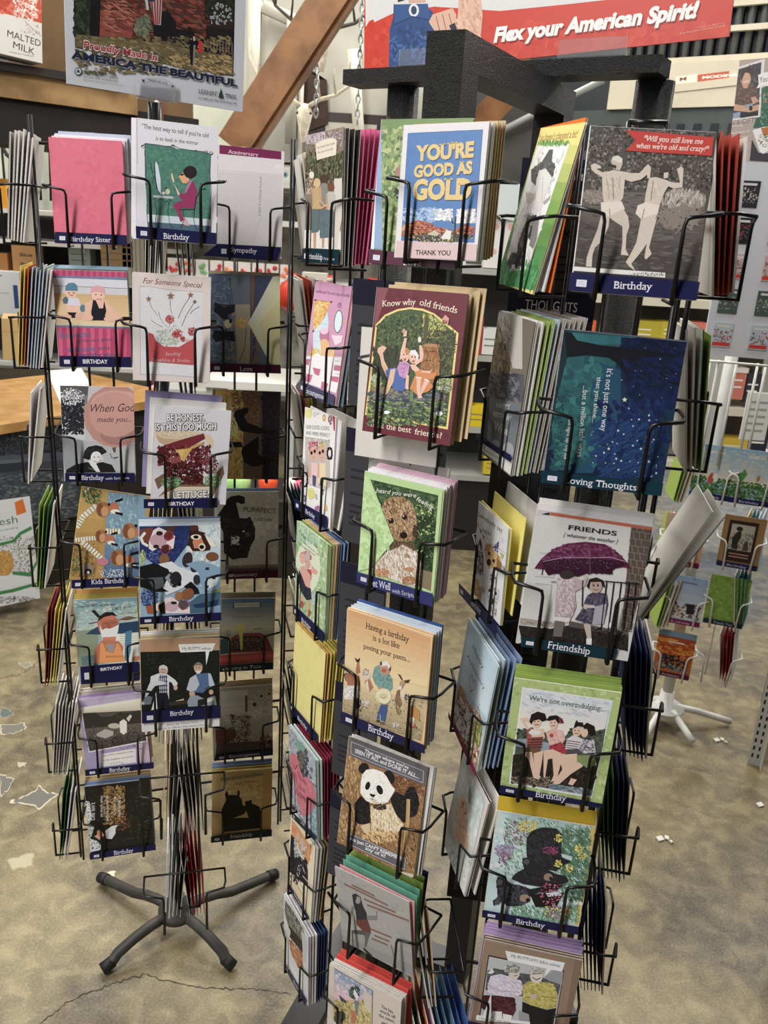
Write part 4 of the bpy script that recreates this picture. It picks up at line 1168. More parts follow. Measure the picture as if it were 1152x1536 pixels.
t 15658982 -404 1398 210 1457 61 0 30  heard you were
t 15658982 216 1425 467 1349 67 0 30  feeling
@MB4 0.0165 1.0601 0.9912 0.1405 0.1833 0.005 -0.005 -0.5319 14860695
#1645124 -702 158 736 138 744 3 -699 -26
#t 15131886 -215 16 225 21 115 10 0  Birthday
g 13936250 15192486 8 -683 1870 672 1799 678 1043 -698 904
p 14995366 -699 921 688 1014 698 802 -702 623
g 13942937 10851446 6 -703 641 698 802 658 159 -724 100
s 8878176,11377790,12956822,6839370 160 47 1.8 0.3 0 -717 353 628 843 680 202 -683 -340
t 4008224 -371 1626 340 1629 97 10 0  Having a birthday
t 4008224 -242 1477 199 1487 87 10 0  is a lot like
t 4008224 -391 1304 379 1334 79 10 0  peeing your pants...
p 11039575 -701 781 -566 854 -436 821 -409 675 -519 670 -535 613 -626 598 -648 660
l 3681059 14 -667 671 -700 764 -665 802
s 14406862,12827830,15723750 110 73 1 r 2 -718 565 -409 675 -397 452 -707 339
p 2499113 -514 409 -435 473 -390 332 -470 267
s 3748920 14 44 1 r 2 -506 430 -326 495 -314 289 -495 221
p 11565918 -504 901 -485 1044 -449 1048 -422 895 -484 856
p 3681062 -534 1105 -478 1089 -436 1137 -449 1056 -494 1041
p 11565918 -342 767 -276 876 -187 736 -244 647 -302 695
p 14866636 -323 757 -291 820 -254 660 -270 620
e 14273472 -317 896 70 24 5 -84
s 6839123 14 28 1 r 2 -399 971 -276 1013 -269 896 -392 853
s 14143687 26 47 1 r 2 -381 493 -238 545 -230 408 -373 355
p 8101528 -215 898 -189 1059 -114 1127 66 1045 124 965 133 833 94 768 -90 753 -165 812
s 9219750,6785156 40 63 1 r 1 -198 1056 94 1155 116 827 -177 722
e 12620674 -8 1112 95 32 7 -108
p 15196378 -87 1111 -66 1193 19 1233 74 1182 64 1086 24 1165
p 5786438 -105 1172 -66 1201 -62 1136 -93 1125
p 5786438 52 1124 84 1168 83 1102 55 1083
e 11429462 -26 1064 44 15 2 -33
p 12620674 -117 761 -40 805 -19 745 -88 720
e 15129789 -9 654 131 47 8 -128
l 11377783 10 -115 590 -57 524 31 531 114 605
e 14010528 -9 654 72 26 3 -50
l 10718049 8 -64 634 -10 619 43 664
l 12957849 5 125 702 85 782 -21 778 -122 691 -141 598
p 4610697 -38 505 75 538 61 343 41 248 -93 249 -82 358
p 4733750 -101 229 -39 244 -19 207 -90 189
p 6839123 -37 218 42 239 45 197 -35 175
l 15263976 7 -45 338 -29 221
p 4733747 202 1092 245 1090 292 1023 267 1015
p 4733747 408 1072 379 1004 320 991 310 1021
p 11770235 245 973 309 1029 337 989 285 887 236 853
e 15129808 251 883 34 12 3 -36
p 8743765 212 827 253 859 262 727 301 673 289 600 202 603 180 663
s 7757128,10191203 30 45 1 r 2 180 782 290 821 318 440 208 398
e 14077123 335 787 40 14 5 -66
s 3747885 12 38 1 r 2 325 817 424 853 433 738 333 702
p 12553564 405 660 524 670 603 632 606 481 538 489 437 468
e 15129804 489 454 40 15 3 -43
p 10903373 426 378 525 433 566 346 466 308
s 15196375,12957865 20 35 1 r 2 171 298 290 343 298 242 178 196
s 15722719 12 24 1 r 1 456 441 556 479 563 380 464 341
@MB5 0.0179 1.0547 0.7705 0.1398 0.1827 0.139 -0.021 -0.5319 9728336
s 10649176,8018493,11701861,5980461,12689010,8676422 330 83 2.2 0.9 0 -872 1503 635 2054 900 152 -620 -543
s 6635825,8278844 60 76 1 r 2 93 1511 664 1728 715 1360 143 1133
s 11176289,12755320 80 89 3 1.3 0 -848 1461 -457 1605 -287 275 -681 107
p 6513000 -689 1839 693 1819 683 1526 -659 1522
l 14144731 6 -641 1756 637 1742 645 1560 -626 1559 -641 1756
t 15000293 -393 1678 386 1680 52 11 0  That age where you've
t 15000293 -558 1609 573 1597 61 11 0  SEEN IT ALL and DONE IT ALL...
e 2038814 -373 1409 77 -18 -46 -95
e 2038814 86 1434 76 62 61 -86
p 1841692 -462 772 -373 944 -199 878 -151 642 -140 561 -331 473 -416 481
p 1841692 148 1101 216 1245 373 1241 436 1413 517 1445 603 1316 636 1198 609 1023 518 936 464 830 363 805 244 906
s 2894380,1315348 40 78 1 r 2 -437 868 -210 958 -160 570 -387 475
s 2894380,1315348 60 74 1 r 1 198 1254 574 1402 630 999 253 843
p 13876635 -176 836 27 936 175 1029 282 888 435 785 324 570 161 467 -52 444 -125 585
s 15062200,12559745,15589578 110 86 2.4 1.3 1 -178 852 362 1071 426 597 -115 366
p 13876635 -310 455 -142 577 -18 459 -44 379 -226 370
p 15723751 -391 1158 -381 1297 -322 1404 -203 1465 -44 1476 32 1438 135 1329 212 1276 166 1159 120 1040 25 952 -113 912 -258 905 -379 993
s 15724527,14933203 30 86 1 r 1 -389 1361 55 1530 122 1024 -323 845
p 14009513 -193 965 -13 970 87 1027 26 944 -112 904
e 1709848 -263 1157 41 4 -13 -73
e 1709848 -49 1174 44 37 43 -60
p 1972762 -218 1048 -106 1067 -135 1013 -189 1009
l 3681578 10 -153 1007 -148 974 -194 973
l 3681578 8 -148 974 -86 982
s 3681056,5521713 26 69 2 0 2 -130 906 108 1002 120 906 -118 809
p 12755315 421 1210 479 1225 521 854 528 355 463 326 456 827
l 8743751 6 439 1201 510 364
p 4868662 -29 540 20 441 84 502 29 513
l 4868658 10 -172 667 -100 390
s 13808002,10583121,14928281 90 77 3 0.6 2 -282 381 415 676 441 486 -257 184
p 6513000 -529 259 539 276 551 60 -522 52
l 14144731 7 -518 246 533 259 541 73 -508 66 -518 246
t 15000293 -486 146 501 199 58 11 0  you just CAN'T REMEMBER
t 15000293 -174 107 189 120 54 11 0  any of it!
p 13024433 706 72 721 87 681 1 404 -23 435 8
@MB6 0.0338 1.0741 0.5519 0.1385 0.1729 -0.150 -0.036 -0.5319 11907761
s 12434105,11315624 30 211 1 r 0 -684 1659 778 2459 680 185 -920 -898
g 12105140 10526366 3 -773 449 709 853 705 42 -677 -5
l 8675670 39 -373 1496 38 1496
l 10717565 8 -373 1496 38 1496
l 8675670 40 -525 1435 281 1429
l 10717565 8 -525 1435 281 1429
l 8675670 39 -154 1305 420 1355
l 10717565 8 -154 1305 420 1355
l 8675670 40 -97 1205 659 1310
l 10717565 8 -97 1205 659 1310
l 8675670 41 -82 663 313 716
l 10717565 8 -82 663 313 716
l 8675670 41 -3 556 264 595
l 10717565 8 -3 556 264 595
l 8675670 42 -64 451 226 487
l 10717565 8 -64 451 226 487
p 3683385 -392 1273 -322 1338 -227 1318 -198 1133 -134 993 -134 839 -350 707 -355 911 -386 1073
e 10985629 -285 1209 54 31 -7 -90
p 3683385 -394 1246 -299 1351 -308 1246 -365 1060
p 7554110 -361 700 -132 866 -89 711 -78 561 -150 463 -275 544 -358 597
p 9341578 -425 999 -370 1006 -433 761 -482 706
p 9341578 -126 946 62 1060 47 1152 79 1172 66 961 -123 846
p 7236460 -233 517 -90 554 -160 324 -193 169 -239 140 -213 344
p 6183772 -474 393 -208 559 -173 449 -446 331
p 2696744 -262 125 -199 84 -82 25 -162 -14 -257 47
l 4802120 23 -465 372 -473 -12
l 5854808 14 303 541 381 36
@MB7 0.0177 1.0727 0.3304 0.1451 0.1517 0.090 -0.066 -0.5319 13616569
p 13414843 -619 1488 179 1443 211 430 -621 435
g 9674163 14400189 4 -619 1488 179 1443 178 1043 -606 927
s 11647177,14600912 24 140 1 r 1 -592 1411 118 1764 142 1313 -572 945
p 13416583 -605 882 -386 973 168 1238 211 430 -621 435
s 12363638,14602654,9273428,10786406 90 95 1.8 1.2 1 -594 911 154 1297 180 798 -572 392
p 4476242 -505 1025 -340 974 -349 924 -454 915
s 4214088,6056289,3160631 40 84 1 r 2 -310 1306 -88 1418 -75 1157 -297 1042
p 14803429 -195 1297 -99 1189 -140 1101 -213 1198
p 7503757 -184 1078 -95 1102 -102 804 -149 825
p 12024157 -231 850 -128 859 -139 625 -229 577
l 4013371 9 168 1438 200 424
s 5066053 30 145 1 r 2 -582 641 -354 762 -342 502 -571 378
p 13616308 -6 1349 162 1346 159 988 21 1050
l 3946288 9 -619 1499 174 1445
t 3946290 346 1210 586 1204 63 10 0  You bite
t 3946290 330 1112 633 1130 63 10 0  words off
t 3946290 313 1014 628 1039 63 10 0  the sweet,
p 9138274 372 935 513 964 498 858 367 831
@MC1 0.0173 1.1307 1.6502 0.1270 0.1780 0.090 -0.012 -0.4712 7572057
#5182258 -632 185 615 132 622 7 -624 8
#t 15131886 -109 12 154 13 79 10 0  Love
s 8624743,6519374,10201719,9281124,11646854 90 146 1.5 r 0 -663 1692 -280 1688 -125 242 -517 222
t 2039834 -374 1517 -92 1528 50 1 0  FRIENDS
t 2039834 -380 1409 -199 1420 42 1 0  is the
t 2039834 -342 1330 -191 1342 40 1 0  a gift
s 2763298 10 65 1 r 2 -370 979 -305 980 -290 833 -355 831
e 10582638 -323 1155 49 1 6 -58
p 9480392 -708 1692 -629 1706 -459 194 -615 202
p 14934243 -713 1689 -663 1692 -586 188 -632 193
@MC2 0.0095 1.1208 1.3917 0.1270 0.1780 0.090 -0.043 -0.4887 13551809
p 12553568 -544 2370 -424 2350 -394 1783 -492 1777
@MC3 0.0256 1.1212 1.2106 0.1270 0.1780 0.090 -0.018 -0.4887 13420221
l 10266537 22 -709 1688 -594 1818 -472 1856 -525 1755 -685 1654 -370 1872 -205 2062
t 10199200 -271 1906 162 2010 93 0 30  Love
p 11771248 -4 2074 391 2063 397 1832 24 1807
s 12890241,10718561 30 112 1 r 1 -2 2056 366 2112 397 1832 27 1771
@RA1 0.1476 1.1136 1.6329 0.1333 0.1969 0.196 0.037 -1.3306 14536838
g 14800523 9677924 4 -763 2036 746 1920 846 1086 -772 1140
g 8496475 4622165 4 -772 1140 846 1086 696 51 -719 -20
p 15263460 -615 1753 394 1749 341 1161 305 269 -251 181 -530 335 -613 1143 -636 1490
s 14210772,15724527,12895428 50 177 0.3 r 1 -1465 1747 366 1694 1365 430 -199 284
t 10375477 -661 1809 545 1806 89 0 0  You haven't changed a bit!
s 6723411,8762725,5012552 60 72 2.5 1.4 2 -690 1817 372 1778 417 1720 -637 1754
s 5543775,4290379,7056752 80 104 2.6 1.4 0 -925 267 492 394 758 74 -603 -92
p 5921370 -296 1547 -171 1694 -49 1691 20 1557 166 1496 203 1379 148 1350 -32 1424 -305 1456 -314 1364 -267 1257 -469 1318 -587 1458
s 6974058,4868682 30 122 1 r 1 -599 1552 111 1541 253 1365 -443 1364
p 14210771 -292 1441 -109 1470 176 1365 193 1247 147 1157 145 962 -33 925 -191 1012 -212 1242
p 12565945 -550 1176 -233 1165 -200 1227 -128 1091 -388 1037
l 9078917 8 -105 1364 100 1066
p 10986913 140 1067 303 1160 311 1101 203 1039
p 4868680 -216 886 61 913 103 762 10 618 -59 440 -203 396 -272 583
s 3815994,5921368,2763306,9078917 60 152 2.6 1.2 1 -553 856 86 884 410 493 -199 444
p 9013125 4 880 190 858 279 651 269 512 113 547
p 2039584 -431 278 -422 378 -266 415 8 414 123 329 -75 247 -334 222
s 3092272,1710618,5921368 30 125 1 r 1 -503 387 36 432 173 271 -356 220
p 15197409 -272 260 -177 286 -105 228 -212 217
@RA2 0.1460 1.1130 1.4000 0.1270 0.1980 0.050 0.000 -1.3265 7827555
#1645124 -771 211 604 280 641 193 -756 152
p 8944744 -1651 1852 -752 1949 -97 1513 324 1344 -918 1042 -1535 1457
s 10062964,7892058,10852480,6116422,11905168 110 190 1.8 1.2 1 -1456 1786 -143 1936 129 1294 -1146 1073
l 4735028 14 -1208 1590 -898 1358 -621 1130
p 12565942 -752 1949 193 2051 480 1371 158 1331 -97 1513
s 13618374,10986654,9078914 40 121 1.6 r 1 -632 1897 -150 1951 28 1532 -446 1461
p 5921892 -1285 1012 542 1320 681 991 -485 814 -1183 779
s 4869204,7040118,3816516,8027266 60 181 4 0.1 1 -876 1067 388 1292 529 959 -715 696
p 4014150 -1183 779 -485 814 -361 235 -916 166
p 7436414 -508 809 693 962 883 221 -361 235
t 14211285 -203 728 291 812 67 10 0  HAPPY
t 14211285 -267 595 394 673 67 10 0  BIRTHDAY
t 13684941 -168 422 369 471 131 0 0  Wine
e 10593447 -67 242 172 45 27 -62
e 10593447 425 288 196 53 44 -104
p 14407890 -746 154 632 214 674 14 -799 50
t 3815994 -388 60 149 95 36 0 0  with love to you
t 3815994 -364 5 175 34 36 0 0  and more
@RA3 0.1577 1.1301 1.1743 0.1248 0.1449 -0.012 -0.021 -1.3306 14934495
#1645124 -1159 -87 595 26 600 -174 -1105 -254
#t 15131886 -514 -182 -62 -132 85 10 0  Birthday
t 4868687 -596 1228 411 1309 73 0 0  Somebody say
t 4868687 -368 1068 -13 1113 59 0 0  cake?
l 9079426 6 -669 1229 -78 1009 305 1055 669 1084
p 13740667 -644 1122 -525 1129 -574 1029
p 6388377 -514 1083 -390 1061 -436 995
p 12415088 -383 1030 -239 1016 -295 955
p 11188091 396 1027 558 1041 500 942
p 13807997 -204 866 -156 957 56 1010 134 960 329 954 432 963 501 849 423 740 260 706 7 654 -140 694
s 14335371,12688746,11635286 40 104 1 r 1 -193 919 372 1126 454 784 -108 559
p 9661511 297 911 491 892 499 771 303 707
e 1972247 1 716 90 35 12 -50
e 2628888 -17 847 49 19 6 -27
e 2628888 182 811 48 19 6 -23
p 11635805 -215 813 -193 919 -47 973 -43 861
p 3029603 103 996 321 1162 322 983 197 968
s 15263979 8 40 1 r 1 113 1047 311 1119 338 1005 141 931
e 14211291 433 1218 75 27 11 -45
s 5069133,14737626 12 55 2 0 2 494 878 644 937 668 839 518 778
p 3882822 -558 752 -431 931 -351 894 -243 638 -389 548 -499 606
s 3159102,5725286,14144721,12890520 60 113 1.6 r 2 -633 758 -279 888 -172 434 -524 290
p 12688495 -539 249 -371 268 -200 154 -211 -4 -511 20
s 13740667,11635295 24 128 1 r 1 -536 234 -291 335 -229 74 -474 -33
s 12208200,15197409 24 74 1 r 2 -229 276 -101 330 -68 194 -197 139
s 4016732,13751511 24 87 3 0.2 2 93 575 313 664 351 504 132 412
p 12105915 81 341 152 420 401 477 504 489 506 395 450 274 353 133 178 120 68 203
s 13158603,10000539,14211291 60 105 1 r 1 53 362 471 539 541 250 124 62
e 2500137 279 222 71 32 11 -44
e 2039587 379 388 47 20 6 -23
e 2039587 129 329 41 17 6 -24
p 8674653 182 105 471 186 456 66 159 12
s 14144724 14 71 1 r 1 145 72 464 216 492 99 173 -48
p 9146264 -557 0 -439 34 -444 -55 -542 -63
@RA4 0.1456 1.1261 0.9419 0.1372 0.1829 0.057 0.053 -1.3306 12440029
#8003388 -743 60 691 44 717 -54 -697 -24
g 12637151 14148586 5 -607 1839 617 1819 648 939 -530 735
t 4868687 -326 1515 199 1462 85 0 0  Happy
t 4868687 -472 1270 376 1221 75 0 0  Anniversary
l 4868687 11 12 879 -114 912 -212 1043 -157 1147 -40 1078 -3 1160 66 1129 45 1018 -119 869
p 11634270 -573 706 -383 732 -215 685 -19 681 157 706 219 789 467 809 576 697 643 282 673 30 -675 -8 -615 224
s 10581583,12686957,13808008 60 129 1.6 r 1 -549 661 261 1201 569 615 -213 35
p 14933206 -606 209 -442 571 94 622 194 535 96 102 -373 1
s 14143690,8743775,15722722,11836303,5651511 110 132 1.6 r 0 -647 285 334 965 737 199 -200 -544
l 9780033 24 -399 600 -153 567 -173 392
p 7108939 309 619 562 725 599 365 406 336
s 8161621,12957804 30 112 1 r 2 164 592 504 836 707 448 375 194
@RA5 0.1489 1.1186 0.7080 0.1255 0.1789 0.113 0.023 -1.3306 14735061
p 13818841 -595 1728 485 1699 579 378 493 -109 -424 14 -582 629
s 14607843,13095632,15396588 60 201 1 r 1 -1074 1146 178 2087 804 1127 -351 103
l 7169121 7 -575 1743 502 1713 619 -31
p 9674907 -123 1428 -84 1546 40 1448 58 1289 -54 1308
l 8556426 7 58 1289 426 1290
l 8556426 5 -385 1597 -238 1557
e 15450818 -112 1589 46 36 15 -23
p 15450794 -395 784 -371 1075 -280 1215 -94 1253 39 1142 134 956 376 725 294 630 191 605 -217 384 -307 421 -225 675
e 15121058 -76 1002 115 96 77 -114
s 15717052,14528150 40 137 1 r 1 -536 897 -75 1268 293 718 -148 329
s 5914426 8 48 1 r 0 -271 1110 -172 1190 -114 1104 -213 1024
e 3811108 -28 1064 27 22 10 -14
l 10310735 10 -127 915 -48 870
l 9138280 7 -97 761 124 882
p 14803422 -558 158 -198 355 238 535 557 668 601 -4 437 -117 -383 51
l 11646902 7 -403 81 491 71
l 11646902 7 -59 339 498 325
s 13751763,15658730,12173504 50 170 2 r 1 -371 132 403 815 721 336 -22 -373
@RB1 0.2530 0.9348 1.6436 0.1309 0.1758 0.279 0.009 -0.1428 5656653
#1645124 -692 185 668 187 659 -7 -689 -12
#t 15131886 -215 48 188 63 80 10 0  Birthday
s 6906462,4801601,8156270,3749172,9340542,5853774 330 61 1 r 0 -724 1740 597 1810 678 1166 -645 1082
g 7169377 4801602 5 -660 1064 619 1112 675 265 -702 263
s 6314325,5130310,7103584 120 102 5 0.03 0 -741 1024 569 1108 667 332 -646 232
s 10918543,13024433,9274235,11971488 90 84 0.25 0.1 2 165 1134 612 1162 640 943 193 914
s 9997443,8484719 60 69 0.4 r 2 -662 1081 -423 1096 -405 943 -643 927
s 8813685 40 118 0.15 r 2 134 978 598 1009 632 739 168 706
p 14671063 -692 255 307 262 310 210 -692 211
s 4801601,3025449 30 20 1 r 1 -79 232 290 261 295 226 -75 198
p 3748915 -694 202 310 210 667 196 661 178 -696 185
p 12207937 -288 1729 627 1703 626 1509 -261 1514 -173 1625
t 15722722 -94 1626 517 1626 59 10 20  "Will you still love me
t 15722722 -164 1548 583 1552 56 10 20  when we're old and crazy?"
p 13352882 -474 1231 -412 1286 -363 1306 -268 1295 -231 1194 -227 1023 -254 970 -424 959 -452 1077
p 13352882 -607 1343 -567 1363 -504 1340 -493 1315 -543 1304 -479 1273 -412 1286 -473 1222 -554 1260 -593 1292
p 13352882 -268 1295 -174 1283 -90 1288 -31 1360 19 1363 18 1303 -65 1222 -162 1190 -241 1211
p 14406085 -454 956 -238 979 -195 905 -238 833 -354 808 -435 837
p 13352882 -428 855 -345 809 -341 705 -391 546 -459 472 -474 384 -468 263 -529 267 -532 362 -510 468 -456 663
p 13352882 -354 808 -212 904 -151 822 -125 720 -145 633 -135 478 -92 413 -178 415 -177 544 -198 715 -280 761
s 13813433,12760487 34 68 2 1.2 2 -446 1215 -269 1226 -241 1005 -419 993
l 10984076 7 -429 1216 -389 1098 -377 996
l 10984076 7 -287 1242 -284 1105
p 12760488 -399 1390 -388 1442 -339 1458 -285 1431 -277 1363 -295 1302 -364 1315
p 14077637 -396 1407 -380 1446 -331 1459 -284 1422 -280 1380 -340 1393
p 4077621 -391 1364 -335 1351 -339 1316 -375 1331
l 8944752 9 -361 1220 -326 999
l 9997440 9 -356 894 -340 809
p 13352882 17 1244 83 1256 204 1230 240 1206 188 1084 161 963 0 969 2 1089
p 13352882 187 1229 273 1209 340 1213 313 1296 289 1354 335 1382 358 1358 371 1164 281 1149 211 1171
p 13352882 -54 1342 -9 1387 25 1346 25 1244 1 1234 -14 1293
p 14406085 -65 948 15 987 161 963 149 859 86 821 -13 805 -79 861
p 13352882 -14 814 147 876 113 737 84 563 15 438 -57 329 -5 255 -69 293 -118 342 -84 413 -33 555
p 13352882 95 753 151 842 128 687 107 513 141 447 90 383 70 407 74 511
p 4801086 103 1368 164 1414 236 1376 228 1308 175 1330 163 1287 114 1301
p 13352882 161 1304 210 1315 209 1256 168 1245
s 13813433,12760487 24 57 2 1.2 2 23 1193 140 1200 161 1031 44 1023
l 8944752 9 63 1212 63 1008
l 9997440 9 7 918 -6 814
@RB2 0.2488 0.9318 1.4263 0.1346 0.1737 0.142 0.024 -0.1428 1782341
#1060924 -705 131 673 146 674 1 -693 -16
#t 15131886 -423 15 389 28 77 10 0  Loving Thoughts
g 3037277 1515578 5 -645 1717 -44 1743 -56 -12 -686 129
p 3169632 -645 1717 128 1734 108 1646 -265 1608 -580 1628
p 3235422 -639 1430 -159 1480 -171 987 -227 297 -547 165 -684 750
p 3698294 -583 1706 94 1731 73 1651 -266 1617 -511 1635
p 2574689 -273 1433 15 1359 90 875 -118 164 -328 138 -279 653
s 3368038,3037277,4026992,2707029 50 194 1.5 r 0 -738 1384 -239 1437 -57 227 -565 163
p 1581894 -40 1717 659 1746 655 1010 216 960 18 1342
s 1845841,1450308,2241632 70 175 1.6 0.8 0 -171 987 610 1075 751 220 -40 119
s 1449275,1713482 50 171 1 r 1 -35 1683 633 1752 749 1056 74 979
s 2506860,2242657 50 141 3 -0.6 0 -208 769 441 845 543 211 -113 128
p 1513502 -654 1716 -584 1714 -511 1635 -265 1608 -23 1607 216 1606 559 1590 662 1575 229 1530 134 1476 254 1368 335 1290 137 1459 -6 1496 86 1350 133 1267 -29 1424 -142 1482 -385 1483 -639 1430 -667 1321
p 2174774 -662 1715 -596 1434 -644 970 -686 129 -707 16 -663 1110
s 2902350,2045242 40 43 1 r 0 -832 1304 -624 1326 -459 176 -671 150
s 1579553 30 68 6 0.4 0 30 1707 613 1767 698 1260 110 1195
l 1514018 14 64 1486 210 1432 375 1259
l 1514018 10 110 1629 301 1718
l 1514018 10 325 1566 556 1400
t 14015708 -137 1357 -104 656 68 0 0  It's not just one way
t 14015708 -232 1254 -213 742 50 0 0  that you shine...
t 14015708 -369 1142 -317 331 57 0 0  ...but a million little ways
t 14015708 -477 774 -466 286 51 0 0  you light up my life
p 14212037 102 1067 113 1048 134 1049 120 1034 129 1013 109 1023 93 1009 95 1031 76 1043 98 1046
p 13095648 295 852 301 841 313 842 305 834 310 822 299 828 290 820 291 832 281 839 293 840
p 13095648 409 853 414 843 425 844 418 836 422 826 412 831 405 824 406 835 396 841 407 843
p 13095648 215 833 219 826 226 826 221 821 224 814 217 818 212 813 213 820 206 824 214 825
p 13095648 242 768 247 759 257 760 250 753 254 744 246 748 238 742 239 752 231 757 241 759
p 13095648 86 700 92 689 104 690 96 681 101 669 90 675 81 667 82 679 71 686 83 688
p 13095648 154 663 159 654 169 655 162 648 166 639 158 643 150 637 151 647 143 652 152 653
p 13095648 44 560 49 552 57 553 51 547 55 539 47 543 41 537 42 546 34 550 43 552
p 13095648 99 547 103 540 110 541 105 535 108 529 101 532 96 527 97 534 90 538 98 540
p 13095648 274 548 279 538 290 539 283 531 287 521 277 526 269 518 270 530 261 536 271 537
p 13095648 14 486 21 473 35 474 26 463 32 449 18 456 7 446 9 461 -4 469 11 471
p 13095648 -31 432 -25 421 -13 422 -21 413 -16 401 -27 407 -36 398 -35 411 -46 418 -34 420
p 13095648 89 428 93 421 102 421 96 415 100 407 92 411 86 405 87 414 79 418 87 420
p 13095648 -115 380 -110 371 -100 372 -107 364 -103 355 -112 360 -119 353 -118 363 -127 368 -117 370
p 13095648 114 379 120 368 133 369 124 360 129 348 118 354 109 346 111 358 100 365 112 367
p 13095648 173 361 179 350 192 351 183 342 188 330 177 336 168 328 170 340 159 347 171 349
p 13095648 97 319 101 311 110 312 104 305 108 297 100 301 94 295 95 304 87 309 96 310
p 13095648 5 311 9 304 16 305 11 300 14 292 7 296 2 291 3 298 -4 302 3 304
p 13095648 -137 293 -134 288 -128 288 -132 284 -130 278 -136 281 -140 277 -139 283 -145 286 -139 287
p 13095648 158 256 164 245 175 246 167 238 172 228 162 233 153 225 155 237 145 243 156 244
p 13095648 479 393 486 381 499 382 490 372 496 360 484 366 474 357 475 371 464 378 477 380
p 13095648 580 269 585 259 596 259 589 251 593 241 583 246 575 239 576 250 567 256 577 258
p 13095648 445 224 453 211 467 212 457 201 464 187 450 194 439 184 441 199 428 207 443 210
p 13095648 533 223 537 215 546 216 540 209 544 201 536 205 530 199 530 208 523 213 531 214
p 13095648 568 449 571 444 577 444 573 440 575 434 570 437 565 433 566 439 560 442 566 443
p 13095648 368 526 374 514 386 515 378 506 383 495 372 500 363 492 364 505 353 511 365 513
p 13095648 522 794 526 787 533 788 528 782 531 776 524 779 519 774 520 782 513 785 521 787
p 13095648 491 644 496 634 507 635 500 627 505 617 495 622 487 615 488 626 478 632 489 633
p 13095648 411 656 415 649 422 650 417 645 420 638 414 641 408 636 409 644 403 648 410 649
p 13095648 313 607 317 599 326 600 320 593 324 585 316 589 310 584 311 592 303 597 311 598
p 13095648 397 909 402 899 413 899 406 892 410 881 400 886 392 879 393 890 384 896 394 898
p 13095648 419 1532 422 1527 428 1527 424 1523 426 1518 421 1520 416 1517 417 1522 412 1526 418 1527
p 13095648 171 1374 173 1370 178 1370 175 1367 177 1363 173 1365 169 1362 170 1366 165 1369 170 1370
p 13095648 521 1325 523 1321 528 1321 525 1318 527 1313 522 1316 519 1313 519 1317 515 1320 520 1321
p 13095648 584 1233 586 1229 591 1229 588 1226 590 1221 585 1223 582 1220 582 1225 578 1228 583 1228
p 13095648 260 1117 262 1112 267 1113 264 1109 266 1105 262 1107 258 1104 258 1109 254 1111 259 1112
p 13095648 612 1391 614 1386 619 1387 616 1383 618 1379 613 1381 610 1378 611 1383 606 1385 611 1386
p 13095648 -198 607 -196 602 -191 603 -194 599 -192 594 -197 597 -201 593 -200 598 -204 601 -199 602
p 13095648 -396 1229 -394 1226 -391 1226 -393 1223 -392 1220 -395 1222 -398 1219 -397 1223 -400 1225 -397 1226
p 13095648 178 1199 180 1196 183 1196 181 1193 183 1190 179 1192 177 1189 177 1193 174 1195 177 1195
p 13095648 505 1107 507 1104 511 1104 508 1102 510 1098 506 1100 504 1098 504 1101 501 1103 505 1104
p 13095648 235 1380 237 1376 241 1377 238 1374 240 1371 237 1372 234 1370 234 1374 231 1376 235 1376
p 13095648 237 1634 239 1631 243 1631 240 1628 242 1625 239 1627 236 1625 236 1628 233 1630 237 1631
p 13095648 555 1663 557 1660 560 1660 558 1658 559 1655 556 1656 553 1654 554 1657 551 1659 554 1660
p 13095648 344 255 349 246 359 247 352 240 356 231 347 235 340 229 341 239 333 244 342 245
p 13095648 363 359 366 352 374 353 369 348 372 341 365 344 360 339 361 347 354 351 361 352
p 13095648 272 359 275 353 281 354 277 349 279 343 274 346 269 342 270 348 265 352 271 353
p 13095648 -4 524 -1 518 5 519 0 514 3 508 -3 511 -7 507 -6 513 -12 517 -6 518
p 13095648 566 352 570 345 577 346 572 340 575 333 568 337 563 332 564 339 557 343 565 345
p 13095648 571 322 573 317 578 318 575 314 577 309 573 312 569 308 569 313 565 316 570 317
p 13095648 479 609 482 603 488 604 484 599 487 594 481 596 477 592 478 599 472 602 478 603
p 13095648 484 857 487 852 491 853 488 849 490 845 486 847 482 844 483 849 479 851 483 852
p 13095648 164 958 168 950 177 951 171 945 175 937 167 941 161 935 161 944 154 948 162 950
p 13095648 40 1257 43 1252 49 1252 44 1248 47 1242 41 1245 37 1241 38 1247 32 1250 38 1251
s 10399942 60 9 1 r 0 -219 839 599 934 717 215 -110 110
@RB3 0.2439 0.9379 1.2099 0.1378 0.1740 0.105 0.039 -0.1428 13355208
#1125945 -641 106 539 149 513 -9 -626 -18
#t 15131886 -302 16 216 19 96 10 0  Friendship
p 13618379 -682 1668 432 1692 520 508 454 383 -694 339
p 11888204 -535 1726 680 1726 679 1685 434 1683 -529 1687
p 2107956 -631 1730 -539 1729 -536 1686 -628 1685
p 13091012 -699 1801 681 1810 681 1721 -535 1726 -682 1668
p 5918024 434 1683 679 1685 702 1135 647 379 546 361
p 4340021 445 1636 679 1636 677 1629 445 1629
l 9273722 7 446 1633 430 1706
l 9273722 7 512 1643 496 1716
l 9273722 7 578 1653 561 1726
l 9273722 7 442 1636 679 1636
p 4340021 452 1551 679 1550 677 1542 452 1544
l 9273722 7 489 1553 473 1626
l 9273722 7 555 1563 539 1636
l 9273722 7 621 1573 605 1646
l 9273722 7 449 1550 679 1550
p 4340021 459 1465 678 1463 676 1456 458 1458
l 9273722 7 459 1461 443 1535
l 9273722 7 526 1472 509 1545
l 9273722 7 592 1482 575 1555
l 9273722 7 455 1464 678 1463
p 4340021 465 1379 678 1376 676 1368 465 1372
l 9273722 7 502 1381 486 1455
l 9273722 7 569 1392 552 1465
l 9273722 7 635 1402 618 1475
